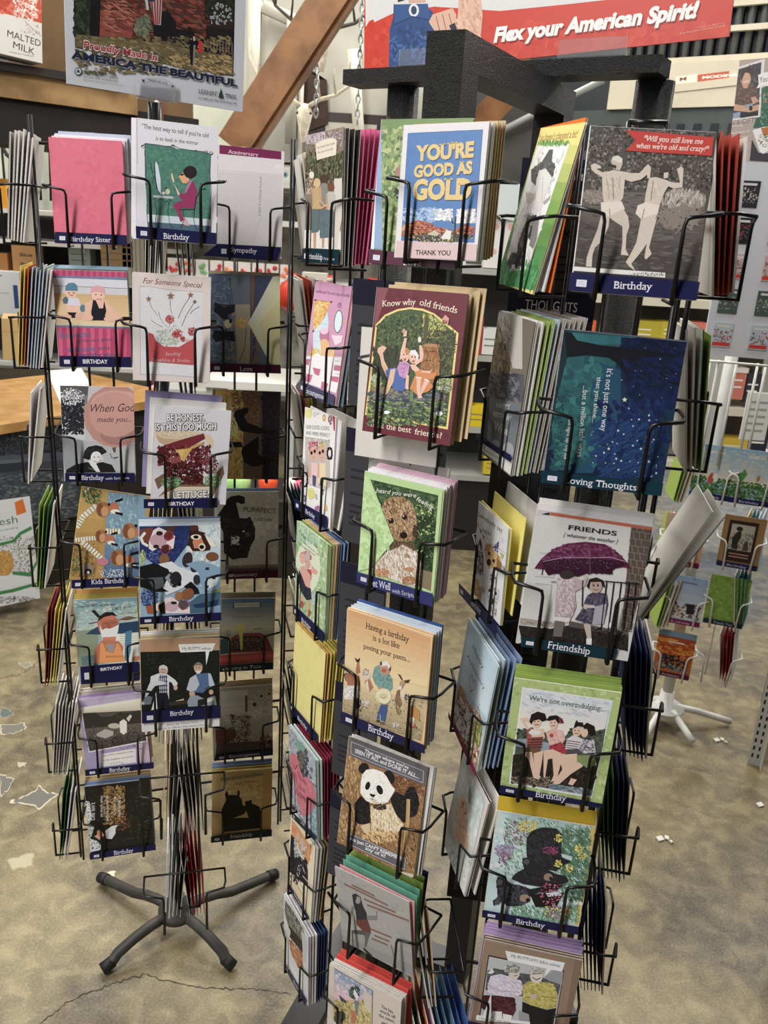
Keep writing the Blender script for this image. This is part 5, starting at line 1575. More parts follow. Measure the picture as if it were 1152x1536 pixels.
l 9273722 7 462 1378 677 1376
p 4340021 472 1292 678 1289 676 1281 472 1285
l 9273722 7 473 1289 456 1363
l 9273722 7 539 1299 523 1373
l 9273722 7 606 1310 589 1384
l 9273722 7 469 1292 677 1288
p 4340021 479 1206 677 1201 675 1193 478 1198
l 9273722 7 516 1208 500 1282
l 9273722 7 583 1219 566 1293
l 9273722 7 649 1229 632 1303
l 9273722 7 475 1205 676 1201
p 4340021 486 1119 677 1113 675 1105 485 1111
l 9273722 7 486 1115 470 1189
l 9273722 7 553 1126 536 1200
l 9273722 7 620 1136 603 1211
l 9273722 7 482 1118 676 1113
p 4340021 492 1031 677 1024 674 1016 492 1024
l 9273722 7 530 1033 513 1108
l 9273722 7 597 1044 580 1119
l 9273722 7 663 1055 646 1130
l 9273722 7 489 1031 675 1024
p 4340021 499 943 676 935 674 928 499 936
l 9273722 7 500 940 483 1015
l 9273722 7 567 951 550 1026
l 9273722 7 634 962 617 1037
l 9273722 7 496 943 675 935
p 4340021 506 855 676 846 674 838 506 848
l 9273722 7 544 858 527 933
l 9273722 7 611 869 594 944
l 9273722 7 678 880 661 955
l 9273722 7 503 855 674 846
p 4340021 513 767 675 757 673 749 512 759
l 9273722 7 513 763 497 839
l 9273722 7 581 774 564 850
l 9273722 7 648 786 631 861
l 9273722 7 509 766 674 756
p 4340021 520 678 675 667 673 659 519 670
l 9273722 7 557 681 541 756
l 9273722 7 625 692 608 768
l 9273722 7 692 703 675 779
l 9273722 7 516 677 673 666
p 4340021 527 589 675 576 673 569 526 581
l 9273722 7 527 585 510 661
l 9273722 7 595 597 578 673
l 9273722 7 662 608 645 684
l 9273722 7 523 588 673 576
p 4340021 534 499 674 486 672 478 533 492
l 9273722 7 571 502 555 579
l 9273722 7 639 514 622 590
l 9273722 7 706 525 689 601
l 9273722 7 530 499 672 485
p 4340021 541 410 674 395 672 387 540 402
l 9273722 7 541 406 524 483
l 9273722 7 609 418 592 494
l 9273722 7 677 429 659 506
l 9273722 7 537 409 672 394
t 2763309 -290 1549 282 1557 56 1 0  FRIENDS
t 2763309 -336 1457 305 1465 47 0 30  { whatever the weather }
l 11776176 7 -576 1208 -402 1217 -365 925 -583 908
l 11776176 7 -569 817 -376 829 -367 661
l 9012869 19 -382 866 -313 874
p 11708572 -694 339 -283 352 -257 298 -686 263
s 9011834,10985623,6906974 60 37 3 0.1 1 -685 340 -292 407 -271 277 -665 209
p 2696227 -697 242 -305 261 -3 380 495 352 637 339 664 133 530 148 -636 78
p 5787724 -96 403 630 376 640 320 -83 328
s 3748401,2038297 40 91 3 r 0 -674 207 604 428 652 150 -631 -78
p 5776701 -615 1001 -548 1138 -414 1289 -270 1375 -62 1429 169 1434 338 1352 459 1252 521 1189 419 1181 322 1147 292 1069 197 1068 28 1045 -84 980 -243 991 -330 983 -438 941 -492 1007
s 7157335,5119544,8605549,6499917 110 78 2 0.2 1 -559 1321 353 1463 387 1268 -528 1123
p 3544103 -545 1120 -104 1208 28 1248 407 1253 463 1225 322 1147 292 1069 197 1068 28 1045 -84 980 -243 991 -330 983 -438 941 -492 1007
s 4135214,3085096 60 71 1 r 0 -474 1113 307 1237 331 1094 -451 967
l 8605549 7 -62 1429 -6 1352 61 1031
l 2560543 9 -511 1014 -513 938
l 12821174 6 -525 1104 -277 1199 30 1239 264 1285 440 1258
s 12429747 40 12 3 1.4 1 -516 1161 431 1311 456 1169 -494 1016
p 11903915 -319 914 -238 955 -116 965 -25 943 37 990 21 876 -87 783 -40 602 -81 424 -277 429 -304 709
s 12957115,10851227,13813194 60 72 2 1.3 1 -319 914 -114 947 -36 470 -243 435
e 3682093 -216 986 85 14 9 -58
p 14143696 -277 429 -84 443 -93 384 -270 382
p 7169121 -269 373 -144 375 -149 182 -255 174
e 12890536 11 986 27 4 5 -33
p 4800852 73 772 135 820 291 827 329 702 322 437 187 404 -30 433 35 577 51 693
s 5853540,3880263,6906228 50 72 1 r 1 -29 755 294 809 353 461 28 405
p 10985901 183 640 312 699 322 437 187 404
e 11836820 148 897 75 12 15 -87
p 2433055 38 879 57 975 138 1010 229 984 258 896 224 909 198 961 80 938 78 848
l 6569272 9 129 856 162 847 189 862
e 2300441 122 900 12 2 2 -11
e 2300441 172 908 12 2 2 -11
l 3681064 7 105 916 131 924
l 3681064 7 155 928 183 929
p 12958130 43 635 163 655 203 624 66 601
e 12890536 72 621 27 5 5 -33
p 12430755 83 395 170 401 208 226 157 217
p 14934239 148 215 213 227 222 142 160 140
l 3748915 13 -17 944 29 614
p 14407896 379 465 435 446 434 399 380 408
l 1973018 15 247 978 640 1005
l 1973018 13 266 968 301 357
l 1973018 13 351 982 386 371
l 1973018 13 435 996 471 386
l 1973018 13 527 1011 565 402
l 1973018 13 610 1024 649 417
@RB4 0.2436 0.9353 0.9930 0.1337 0.1698 0.014 0.009 -0.1428 12044681
#1645124 -672 110 666 67 657 -3 -678 -10
#t 15131886 -201 16 203 19 94 10 0  Birthday
s 12833940,11255423,13294495,10663541 90 139 1 r 0 -812 1657 620 1885 882 176 -613 -108
p 10664049 -666 1945 666 1872 675 1699 -670 1700
l 8361816 8 -664 1805 664 1770
l 8361816 8 -667 1753 671 1726
p 15724527 -556 1589 578 1580 529 109 -563 130
p 12371921 -541 1575 565 1568 515 140 -542 146
g 14606824 15723232 6 -541 1575 565 1568 521 989 -548 977
s 13226202,15395566 40 116 3 0.15 1 -524 1557 503 1723 557 1357 -479 1183
p 5528916 -545 956 -365 1008 -195 984 37 905 123 1092 277 1033 414 1099 550 1165 549 800 514 151 -528 159
s 4739657,6450268,3357235 80 99 1 r 1 -566 974 514 1159 551 908 -536 717
p 10266806 -530 828 -384 853 -102 837 -119 681 -536 717
p 3024676 -558 580 -376 635 540 733 512 162 -538 158
s 2630175,4142641,1906966 90 122 1 r 1 -577 577 498 769 580 209 -510 3
s 8681063,10983815,6378311 60 49 2 0.2 1 -539 248 -38 340 -18 187 -521 93
p 6780292 -23 231 519 242 515 140 -52 158
s 9083045,5661810,12371662 40 61 4 0.2 1 -22 220 490 315 512 162 -2 65
t 5272676 -462 1420 495 1410 72 10 0  We're not overindulging...
p 15255732 -538 1130 -477 1162 -364 1149 -376 1093 -480 1107 -402 1002 -417 978
p 15255732 -402 1002 -220 1033 -185 909 -232 836 -384 853
p 9456708 -404 871 -205 917 -219 729 -386 721
p 10968914 -426 976 -386 1026 -344 838 -395 720
l 4141104 13 -397 840 -215 878
l 4141104 13 -392 801 -210 840
l 4141104 13 -388 763 -205 801
l 4141104 13 -383 724 -200 763
p 7427138 -451 710 -220 740 -210 664 -450 622
p 15255732 -443 645 -323 666 -257 434 -167 317 -180 269 -256 278 -344 530
p 15255732 -302 648 -179 714 -178 560 -185 313 -241 303
e 15255732 -319 1113 58 10 9 -76
p 2235678 -411 1108 -400 1217 -324 1273 -230 1257 -191 1167 -251 1135 -291 1161 -361 1128 -382 1070
l 9320761 13 -336 1074 -289 1086
e 2563616 -345 1119 11 2 1 -8
e 2563616 -299 1132 11 2 1 -8
e 15591142 -322 962 80 14 5 -38
p 15187125 -187 996 -111 1052 18 1053 71 932 31 817 -117 812
s 15714754,14002076 20 52 1 r 1 -169 999 21 1032 43 862 -147 829
p 11353418 -124 790 22 881 133 747 64 702 -67 712
s 12996443,9318717 30 52 1 r 1 -117 812 82 848 99 720 -101 684
p 15255732 -179 714 -73 755 63 713 -19 633 -108 595 -108 305 -130 323
p 15255732 -59 648 99 720 65 559 42 310 -26 253 -4 369
e 15255732 -106 1128 54 9 10 -80
p 2498080 -200 1166 -172 1234 -83 1260 -5 1220 22 1160 -50 1148 -93 1194 -162 1161
s 11422808 8 31 1 r 1 -43 1235 2 1242 13 1159 -32 1151
l 9320761 11 -126 1092 -85 1108
e 2563616 -133 1138 9 2 1 -8
e 2563616 -91 1150 9 2 1 -8
e 11947348 -108 955 25 4 4 -30
p 14997981 89 935 170 1014 286 970 325 825 91 784
l 6444130 13 92 914 294 917
l 6444130 13 96 880 298 883
l 6444130 13 101 846 303 850
l 6444130 13 105 812 308 816
l 6444130 13 110 778 313 782
l 6444130 13 115 744 318 748
p 15255732 11 682 244 745 295 645 195 561 66 270 -5 234 95 476
p 15255732 192 582 349 655 343 566 213 431 87 251 15 227
e 15255732 199 1073 54 9 10 -76
p 2498080 150 1097 162 1206 253 1210 281 1141 206 1149
l 2498080 17 181 1198 174 1225
e 2563616 176 1080 9 2 1 -8
e 2563616 219 1083 9 2 1 -8
l 9320761 11 181 1038 221 1040
p 13288398 286 970 432 974 474 808 334 761 232 831
s 14472668,9932701,6511208 36 51 1 r 1 250 964 447 998 477 787 280 752
p 9017192 247 724 463 763 520 620 400 554 259 638
e 15255732 293 1079 46 8 11 -80
p 2235421 260 1158 306 1219 402 1183 438 1061 370 1027 319 1126 284 1120
p 15255732 222 366 298 358 255 260 197 272
@RB5 0.2420 0.9387 0.7762 0.1329 0.1718 0.075 0.012 -0.1428 13492451
#1645124 -686 128 665 131 661 2 -681 6
#t 15131886 -202 6 203 13 84 10 0  Birthday
p 14993264 -685 1918 646 1884 654 1711 -653 1721 -676 119 -699 136
p 14993264 646 1710 664 1703 661 130 600 128 608 1682
p 12111569 -645 1722 -336 1751 132 1730 580 1697 624 1686 150 1594 -337 1620
s 14150124,12440278,15003631 60 151 1 r 0 -739 1624 457 1852 664 364 -565 100
s 7641469,6195050,9548431,10800560 260 63 4 0.9 0 -546 1621 594 1838 719 957 -440 719
s 6061416,5205334,7246711 170 93 2.4 0.8 0 220 1587 602 1661 759 552 369 469
s 7379323,9814944,6194537 130 65 3 0.9 0 -296 264 616 459 653 192 -264 -7
s 15720575,15724448,14468718 60 44 2 0.6 2 -373 1633 -103 1685 -78 1489 -349 1437
s 9656692,11893911,7421016 40 45 2 0.6 2 -575 1575 -235 1640 -186 1245 -529 1177
s 10062758,12299458 40 64 2 0.4 2 -656 1214 -364 1271 -340 1071 -633 1013
s 8538210,10709383 20 46 2 r 2 -608 1100 -401 1141 -372 900 -580 858
p 2828847 -220 1381 -150 1516 -22 1591 149 1604 244 1532 256 1313 311 1161 356 1088 236 941 61 946 -120 992 -186 1102
s 3355193,2434090,3816002 120 93 2 0.4 1 -199 1486 206 1565 282 991 -127 908
p 2828847 -222 971 -241 1050 -166 1086 -73 1043 95 953 242 901 383 888 427 815 268 699 29 649 -183 647 -348 696 -306 789 -195 894
p 2368297 188 1177 348 1148 418 1141 373 1092 221 1061
s 3552830,2434090 60 83 2 r 2 -242 843 236 941 263 739 -217 640
p 2368297 -520 493 -552 613 -535 700 -435 679 -338 615 -215 619 -69 587 263 739 368 740 277 638 42 547 -71 460 -78 374 -174 290 -330 247 -426 301 -542 212 -560 294 -503 348
s 4539728,2894899,5395043 70 77 1 r 1 -525 534 -108 621 -73 333 -491 244
p 2039330 -56 485 177 596 384 619 312 373 36 314
e 5526618 -498 613 42 9 6 -53
e 5526618 -504 274 35 7 4 -37
e 5526620 -175 1012 41 8 6 -48
e 11045756 -129 427 69 15 8 -62
e 1972506 -82 405 28 6 4 -33
e 9995382 146 829 61 13 8 -61
e 1972506 183 816 20 4 4 -28
e 14401187 249 716 10 2 2 -12
p 13886696 145 569 347 632 364 573 187 515
p 12769246 267 1233 425 1214 426 1143 292 1177
s 15720827,15724436 14 41 2.4 r 2 136 1519 250 1541 268 1408 154 1385
e 11897423 202 1463 17 3 3 -20
s 15720827,15724436 14 41 2.4 r 2 342 1073 457 1096 475 961 360 937
e 11897423 409 1017 17 3 3 -20
s 15720827,15724436 14 41 2.4 r 2 433 1416 547 1438 565 1305 452 1282
e 11897423 499 1361 17 3 3 -20
s 15720827,15724436 14 41 2.4 r 2 483 1305 596 1327 615 1193 501 1171
e 11897423 549 1249 17 3 3 -20
s 15720827,15724436 14 42 2.4 r 2 406 401 522 426 541 287 425 262
e 11897423 474 344 17 4 3 -21
s 15720827,15724436 14 41 2.4 r 2 188 1124 303 1147 321 1011 206 988
e 11897423 254 1068 17 3 3 -20
s 11164804,9585002 26 48 1 r 2 -2 1302 218 1345 236 1207 16 1163
s 11619944,13991833 30 49 1 r 2 36 734 360 801 412 415 85 346
s 10709383,11963304,15722892 60 50 1 r 2 117 374 477 450 510 204 149 125
@RB6 0.2445 0.9359 0.5465 0.1415 0.1731 0.090 0.051 -0.1428 8942178
#1645124 -742 294 653 317 671 158 -731 156
#t 15131886 -274 192 143 205 91 10 0  Birthday
p 10125936 -721 1713 599 1732 638 614 499 554 -608 240
l 12296845 9 -726 1712 604 1738
p 3222827 -622 1486 484 1502 520 488 -595 406
p 12698308 -607 1461 473 1481 507 508 -576 411
p 5658716 -594 1212 -501 1282 -221 1290 36 1314 299 1295 472 1252 471 935 -571 876
s 6842990,4868942 50 101 1 r 1 -585 1215 414 1483 470 1161 -534 886
p 14738148 -587 1169 -537 1273 -491 1217 -522 1175
p 10461348 221 1319 340 1486 474 1477 490 1257 302 1274
p 14603238 -553 950 -535 1137 -395 1209 -243 1194 -89 1167 -44 1066 -50 928 -189 855 -373 827 -527 842
s 15524335,13418963 60 82 2 0.4 1 -571 1128 -103 1254 -50 928 -521 798
l 11510968 11 -526 957 -331 919 -75 966
e 14536647 -208 1271 79 21 17 -108
s 10328726,13815498,7960178 50 61 2 r 2 -367 1386 -152 1443 -128 1292 -343 1234
l 4340025 11 -201 1227 -158 1250
p 5253424 -594 778 -373 827 -131 848 -80 643 -127 468 -476 509 -587 548
s 6436158,4135971 60 83 1 r 1 -581 758 -137 881 -91 594 -537 469
p 15724527 -414 538 -276 565 -255 432 -386 418
p 15724527 -261 535 -120 539 -124 445 -236 437
p 12431463 -52 1109 18 1196 198 1234 363 1245 467 1070 469 843 348 786 122 792 -18 845
s 13615220,11247193,14470787 70 81 2 0.5 1 -50 1155 412 1281 486 847 22 718
l 9077065 13 11 899 168 965 439 1017
p 13547704 66 960 161 1008 183 935 102 912
e 14866384 111 1312 89 24 21 -125
s 11381412,14999771,9144452 40 52 2 r 2 -19 1423 185 1477 201 1381 -3 1326
l 3156777 13 61 1276 122 1247 169 1294
l 4407101 9 34 1325 175 1374
p 2170915 -14 823 122 792 350 775 478 845 482 549 32 422
p 10461346 -43 654 112 628 158 458 -18 498
p 15724527 -395 1625 469 1642 451 1482 296 1474 221 1319 232 1474 -333 1467
t 2960689 -298 1539 412 1549 48 10 0  My BOTTOM'S fallen asleep
p 15724527 -633 407 -540 421 -484 808 -475 811 -415 421 151 500 155 456 -629 314
t 2960689 -585 343 -116 396 43 0 0  I know... I can hear
@PO -0.4419 1.6345 1.8877 0.3133 0.2209 0.000 0.031 0.5585 13224914
p 1710623 -1419 1739 1358 2091 1367 571 -1416 562
g 5913140 3483167 3 -1397 1720 1328 2059 1339 1156 -1383 777
s 8010292,5909544,9062976,4860452,6965820 170 165 4 0.1 0 -987 1637 848 2013 867 1073 -1005 744
s 2896936,3818548,2106910 90 156 1.3 r 0 -1386 1627 -1120 1682 -1141 745 -1412 697
s 2764836,1843226 80 144 1.4 r 1 786 2077 1308 2185 1330 1478 799 1379
p 9062976 -996 1195 -440 1225 -471 863 -1017 804
p 8010296 -693 1202 -440 1200 -471 966 -710 973
s 9394764,11037274,6961716 40 134 4 0.1 2 -993 1343 -438 1451 -443 894 -1004 794
p 1644571 -1156 1311 -993 1343 -1031 789 -1173 789
p 1644572 -96 1290 137 1411 286 1258 289 893 -111 875
p 1841435 287 1154 619 1162 623 924 259 914
p 12106944 -211 1521 -183 1350 -226 1341 -254 1512
s 6975580,8028264,5659722 50 110 1.3 r 2 -440 1225 -125 1284 -125 899 -443 843
p 11577512 -182 1602 49 1622 21 1157 -96 1149
p 9058876 -168 1605 -139 1610 -82 1152 -105 1147
p 9058876 -110 1616 -82 1622 -52 1157 -76 1153
p 9058876 -53 1628 -24 1633 -23 1162 -47 1158
p 9058876 5 1639 34 1645 6 1168 -17 1163
p 2764880 -196 1599 -96 1619 -96 1493 -182 1476
s 10132640 20 87 1 r 2 856 1652 1322 1742 1333 1371 863 1285
p 2104348 832 1306 1334 1318 1347 912 838 988
l 9073776 16 867 1087 871 913
l 9073776 16 923 1089 927 915
l 9073776 16 979 1090 983 916
l 9073776 16 1036 1092 1040 918
l 9073776 16 1093 1094 1097 919
l 9073776 16 1150 1096 1154 921
l 9073776 16 1207 1098 1212 922
l 9073776 16 1264 1100 1269 924
l 9073776 16 1322 1102 1327 926
p 6971462 -1397 762 -96 878 1348 885 1357 578 -1410 568
s 8024144,5919296,9075800,4998710,6970434 150 140 2.5 0.15 0 -1385 727 1338 1210 1356 611 -1400 171
s 10520672,12098672 40 117 2.5 0.15 1 141 709 1315 907 1324 606 142 417
p 1381402 575 1048 620 1096 667 1038 698 990 639 873 627 643 559 632 531 908
p 11576472 590 1064 620 1096 646 1034 606 1014
p 9076856 607 948 641 959 627 643 596 638
p 12073020 698 1043 775 1030 772 856 691 856
p 1710104 497 1219 557 1230 574 1127 498 1127
t 14734552 -1289 574 -34 587 125 2 15  Proudly Made In
t 10501184 -1281 583 -43 594 108 1 15  Proudly Made In
t 9080730 -1474 386 1454 403 108 12 0  AMERICA THE BEAUTIFUL
t 2303804 -1485 397 1440 415 108 12 0  AMERICA THE BEAUTIFUL
e 3099200 -1377 213 60 10 -2 -61
e 13224914 -1377 213 46 7 -1 -49
p 3099200 -1410 190 -1376 256 -1345 195
t 4872784 -1304 186 -729 200 53 10 0  EARTHFRIENDLY CARDS
t 5922908 -1300 136 -729 148 26 0 0  RECYCLED PAPER  SOYBASED INKS
t 6974058 -1301 90 -636 102 18 0 0  Help us plant trees. Recycle or reuse your card
t 3817296 -208 250 143 251 37 0 0  MADE IN USA
l 6975096 5 -273 272 -96 310 82 317 248 273
l 6975096 5 -273 213 -96 252 83 247 240 212
p 2763840 -317 260 -258 258 -288 201
p 2763840 203 252 264 248 228 199
t 3817285 706 192 1061 198 71 10 0  LEANIN'
p 3096632 1131 340 1190 173 1084 174
p 3096632 1126 297 1179 216 1089 219
t 3817285 1206 197 1447 199 67 10 0  TREE.
t 3817285 707 102 1437 107 33 0 0  AN AMERICAN TRADITION SINCE 1949
@SG 0.1946 1.5969 1.9799 0.6453 0.2379 0.000 -0.057 -0.5061 13123631
p 14210770 -3232 2740 3190 2065 3280 766 1813 704 629 731 -527 767 -1782 977 -2594 972 -3197 819
s 14737114,13684427 40 240 1 r 0 -3140 2390 1719 1654 1813 704 -3136 1298
s 13387316,12859948,13651000 60 358 1 r 0 -3134 884 3118 208 3197 -445 -3131 97
p 3099260 -2683 717 -2558 1055 -2074 1057 -1816 913 -1735 618 -1686 208 -1753 8 -2123 -49 -2697 -1
p 3495048 -2596 1106 -1914 1038 -1848 774 -2218 872 -2607 780
s 3955346,2572396,4876960,2768744 70 161 2 r 2 -2683 776 -1737 675 -1714 -54 -2674 27
e 14474464 -2190 967 103 -12 2 -104
e 3360092 -2190 967 59 -7 2 -69
l 2308190 17 -2596 1106 -2607 780 -2218 872 -1848 774
p 14200984 -1814 856 -1424 913 -1349 804 -1340 565 -1623 514 -1770 599 -1884 749
l 10119768 17 -1741 819 -1662 581
l 10119768 17 -1619 834 -1540 597
l 10119768 17 -1491 831 -1428 643
p 14200984 -1334 405 -1301 1354 -962 1419 -849 748 -863 470 -1106 10 -1190 334
s 14728356,13147268 30 151 2 1.2 1 -1366 1252 -883 1192 -844 356 -1334 405
p 2500154 -1485 649 -1373 682 -1326 575 -1425 551
p 13674640 -2378 1493 -1939 1436 -1958 1066 -2296 1094
p 2760740 -2529 1626 -2341 1488 -2372 1149 -2521 1132
t 9053212 -601 276 2727 289 213 2 20  Flex your American Spirit!
t 15789288 -623 306 2708 316 213 2 20  Flex your American Spirit!
t 14721168 2489 100 3151 145 35 0 0  shop the entire collection of cards
t 14721168 2753 158 3147 185 26 0 0  made in America
@JF 1.0137 2.6007 1.9127 0.1853 0.2850 0.000 -0.057 -0.4538 11050130
p 14210258 -1272 2602 -276 2834 -212 1349 -1145 1298
p 4144192 -1206 2554 -352 2757 -262 1396 -1112 1355
s 4867916,5591642,3354678 40 177 1 r 1 -1219 2784 -361 2715 -215 1595 -1081 1647
p 6244932 -1154 2002 -995 2165 -830 2268 -692 2115 -504 2245 -360 2035 -304 1716 -511 1613 -813 1660 -1097 1531 -1127 1474
s 6968396,5390392,7692378 40 119 1 r 1 -1152 2233 -408 2181 -333 1602 -1081 1647
p 12884608 -1005 1760 -819 1704 -485 1641 -285 1686 -266 1541 -496 1496 -921 1565
p 12884608 -515 1873 -400 1895 -297 1773 -433 1695
e 13148296 -709 2360 136 -10 23 -179
p 3811876 -844 2384 -840 2583 -673 2655 -529 2559 -522 2389 -625 2510 -743 2519 -788 2408 -804 2295
l 15788260 20 -742 2276 -628 2305
p 12884608 -796 2237 -618 2225 -633 2111 -739 2133
p 9083568 -1134 1460 -737 1525 -747 1365 -1130 1356
p 9083568 -639 1693 -437 1724 -451 1610 -630 1620
e 1710620 -479 1597 47 -3 8 -64
p 1841692 -735 1510 -496 1496 -274 1483 -263 1402 -716 1357
t 15262944 -1251 1171 -288 1252 134 0 0  Cards & GIFTS
t 3814448 -1241 1161 -278 1243 119 0 0  Cards & GIFTS
t 15262944 -944 1140 -630 1147 57 0 0  featuring
t 15262944 -1146 927 -445 982 62 0 0  the signature humor of
t 14210256 -1226 706 -404 774 115 0 0  JEFF FOXWORTHY
t 12081728 -1216 700 -394 767 104 0 0  JEFF FOXWORTHY
p 11576472 -981 696 -398 729 -397 13 -913 15
p 3096632 -829 450 -802 598 -770 462
s 13682880 10 61 1 r 2 -768 567 -586 559 -571 439 -753 447
p 14210252 -879 361 -650 353 -671 278 -869 277
p 3103304 -265 2086 319 2326 438 1040 -354 1080 -299 1340 -185 1362
s 4880996,3828308,8037516 50 87 1 r 0 -283 2115 297 2075 430 1098 -154 1128
p 15000288 -397 2436 -273 2483 402 2543 428 2150 -228 2140 -397 2095 -353 2206
t 2763308 -333 2233 319 2326 149 0 0  You might be
t 13142648 -194 1881 316 1933 100 0 0  a redneck
t 13142648 -171 1708 56 1736 100 0 0  if...
p 2763316 -346 786 -121 422 414 371 544 687 650 127 -333 221
p 14474460 -361 1022 -91 1096 315 1104 486 690 2 387 -95 450
p 11037242 -146 1070 142 1098 226 905 -60 861
s 5929532,3824168,9067066,14736592 40 71 1 r 2 -246 928 167 908 218 526 -196 543
@MM -1.4822 3.5015 2.2132 0.1987 0.2657 0.000 0.057 0.7854 13420738
p 12079164 -908 2522 319 2733 1171 2787 1061 1370 287 1375 -948 1353
s 13134424,11027506 30 338 1 r 1 -850 2296 1099 2818 1080 1666 -887 1182
s 14731452,14198936,11037274,15786200 60 164 1 r 1 -46 2015 838 2243 822 1410 -67 1194
l 9067080 19 356 1297 637 1108 958 924
s 10127994 16 97 1 r 2 212 1198 966 1380 958 924 202 749
t 3091244 -305 631 930 559 230 0 0  MALTED
t 3091244 -105 294 691 211 233 0 0  MILK
t 5920340 -236 104 689 145 44 0 0  FOUNTAIN COMPANY
@MO 1.2947 4.4045 2.3759 0.4672 0.0660 0.000 -0.069 -0.6109 13221544
p 12081212 506 623 1918 627 1941 345 527 326
t 15261908 732 432 2291 385 108 2 0  MODINE
p 14998731 -520 690 501 671 527 326 -495 340
t 9062964 -310 450 5 450 151 1 0  M
@BG -1.5947 3.2717 0.0531 0.2609 0.4671 0.060 -0.004 0.6632 13224908
p 13134392 676 4492 1021 4592 1104 3995 701 3907
t 4876888 -406 3573 716 3596 330 0 0  fresh
t 6982264 -434 3304 703 3351 93 0 0  small pet bedding
s 9078400,6973024,10788500,12104360,5920336 200 130 1.8 r 0 -685 3227 1339 2863 1185 1233 -854 1659
p 4160074 -948 2788 -73 2839 430 2871 740 3158 1242 3351 1255 3192 783 3025 532 2759 -88 2688 -964 2638
p 4160074 292 1483 958 1280 1304 1756 1327 1623 996 1079 276 1328
e 11569232 -4 1891 385 -78 -60 -587
s 13147232,10122304 50 141 1 r 2 -276 2475 406 2344 301 1291 -384 1435
p 13224908 -1092 1461 274 1309 1022 1041 1318 1528 1293 821 -291 719 -1171 727
p 4160074 -1175 697 155 683 1330 780 1330 650 253 532 -1191 543
s 9078400,6973024,10788500,5920336 80 132 1.8 r 2 -1125 654 1256 110 1226 -213 -1158 346
@MU -1.6161 3.5051 0.3362 0.5813 0.4470 0.000 0.101 0.9774 3817288
s 2303791,2895928,1843238 160 417 2 r 0 -5968 4772 2623 4300 2667 2858 -6003 3601
p 4869976 -6108 3395 2807 3176 2820 2778 -6120 3018
p 5922920 -6113 3233 252 3033 -410 2874 -6122 2937
s 4541008,5922658,6975088,3817284,5264730 360 368 2.5 0.1 0 -6020 3008 2689 2126 2766 -392 -6079 977
p 2764602 -6120 3018 938 2879 258 2561 -6134 2530
"""
SPEC = {}
def hexed(op, k=1):
    """colours are stored as plain whole numbers"""
    a = op.split(' ')
    for i in ((k, 2) if op[0] == 'g' else (k,)): a[i] = ','.join('%06x' % int(c) for c in a[i].split(','))
    return ' '.join(a)
for ln in DATA.strip().split('\n'):
    if ln[0] == '@':
        k, *v = ln[1:].split(' '); x, y, z, cw, ch, le, ro, ya = map(float, v[:8])
        cur = SPEC[k] = dict(o=Vector((x, y, z)), w=cw, h=ch, lean=le, rot=ro, yaw=ya, bg='%06x' % int(v[8]), ops=[], strip=None, sops=[])
        t = Vector((math.cos(ya), math.sin(ya), 0)); n = Vector((math.sin(ya), -math.cos(ya), 0)); u = Vector((0, 0, 1))*math.cos(le) - n*math.sin(le)
        cur['T'], cur['N'] = t.copy(), n.copy()
        cur['t'] = t*math.cos(ro) - u*math.sin(ro); cur['u'] = u*math.cos(ro) + t*math.sin(ro); cur['n'] = cur['t'].cross(cur['u'])
    elif ln[0] == '#':
        if cur['strip'] is None: cur['strip'] = hexed(ln[1:], 0)
        else: cur['sops'].append(hexed(ln[1:]))
    else: cur['ops'].append(hexed(ln))
def sheet(key, name, m, thick=.0006, fold=True, back='e9e6e0', extra=None, z=.0001):
    """one printed sheet or folded card from its artwork"""
    s = SPEC[key]; o, t, u, n, cw, ch = s['o'], s['t'], s['u'], s['n'], s['w'], s['h']; mb = MB()
    mb.col(s['bg']).frame_box(o, t, u, n, -cw/2, cw/2, 0, ch, -thick, 0)
    if fold:
        mb.col(back); a = [o + t*x + u*y + n*z_ for z_ in (-.0024, -.0020) for x, y in ((-cw/2, 0), (cw/2, 0), (cw/2, ch), (-cw/2, ch))]; mb.hexa(a)
        mb.frame_box(o, t, u, n, -cw/2-.0002, -cw/2+.0004, 0, ch, -.0024, 0)
    art(mb, s['ops'], o, t, u, n, z, (-cw*5e3, 0, cw*5e3, ch*1e4), seed=sum(map(ord, key)))
    return mb.build(name, m, o)
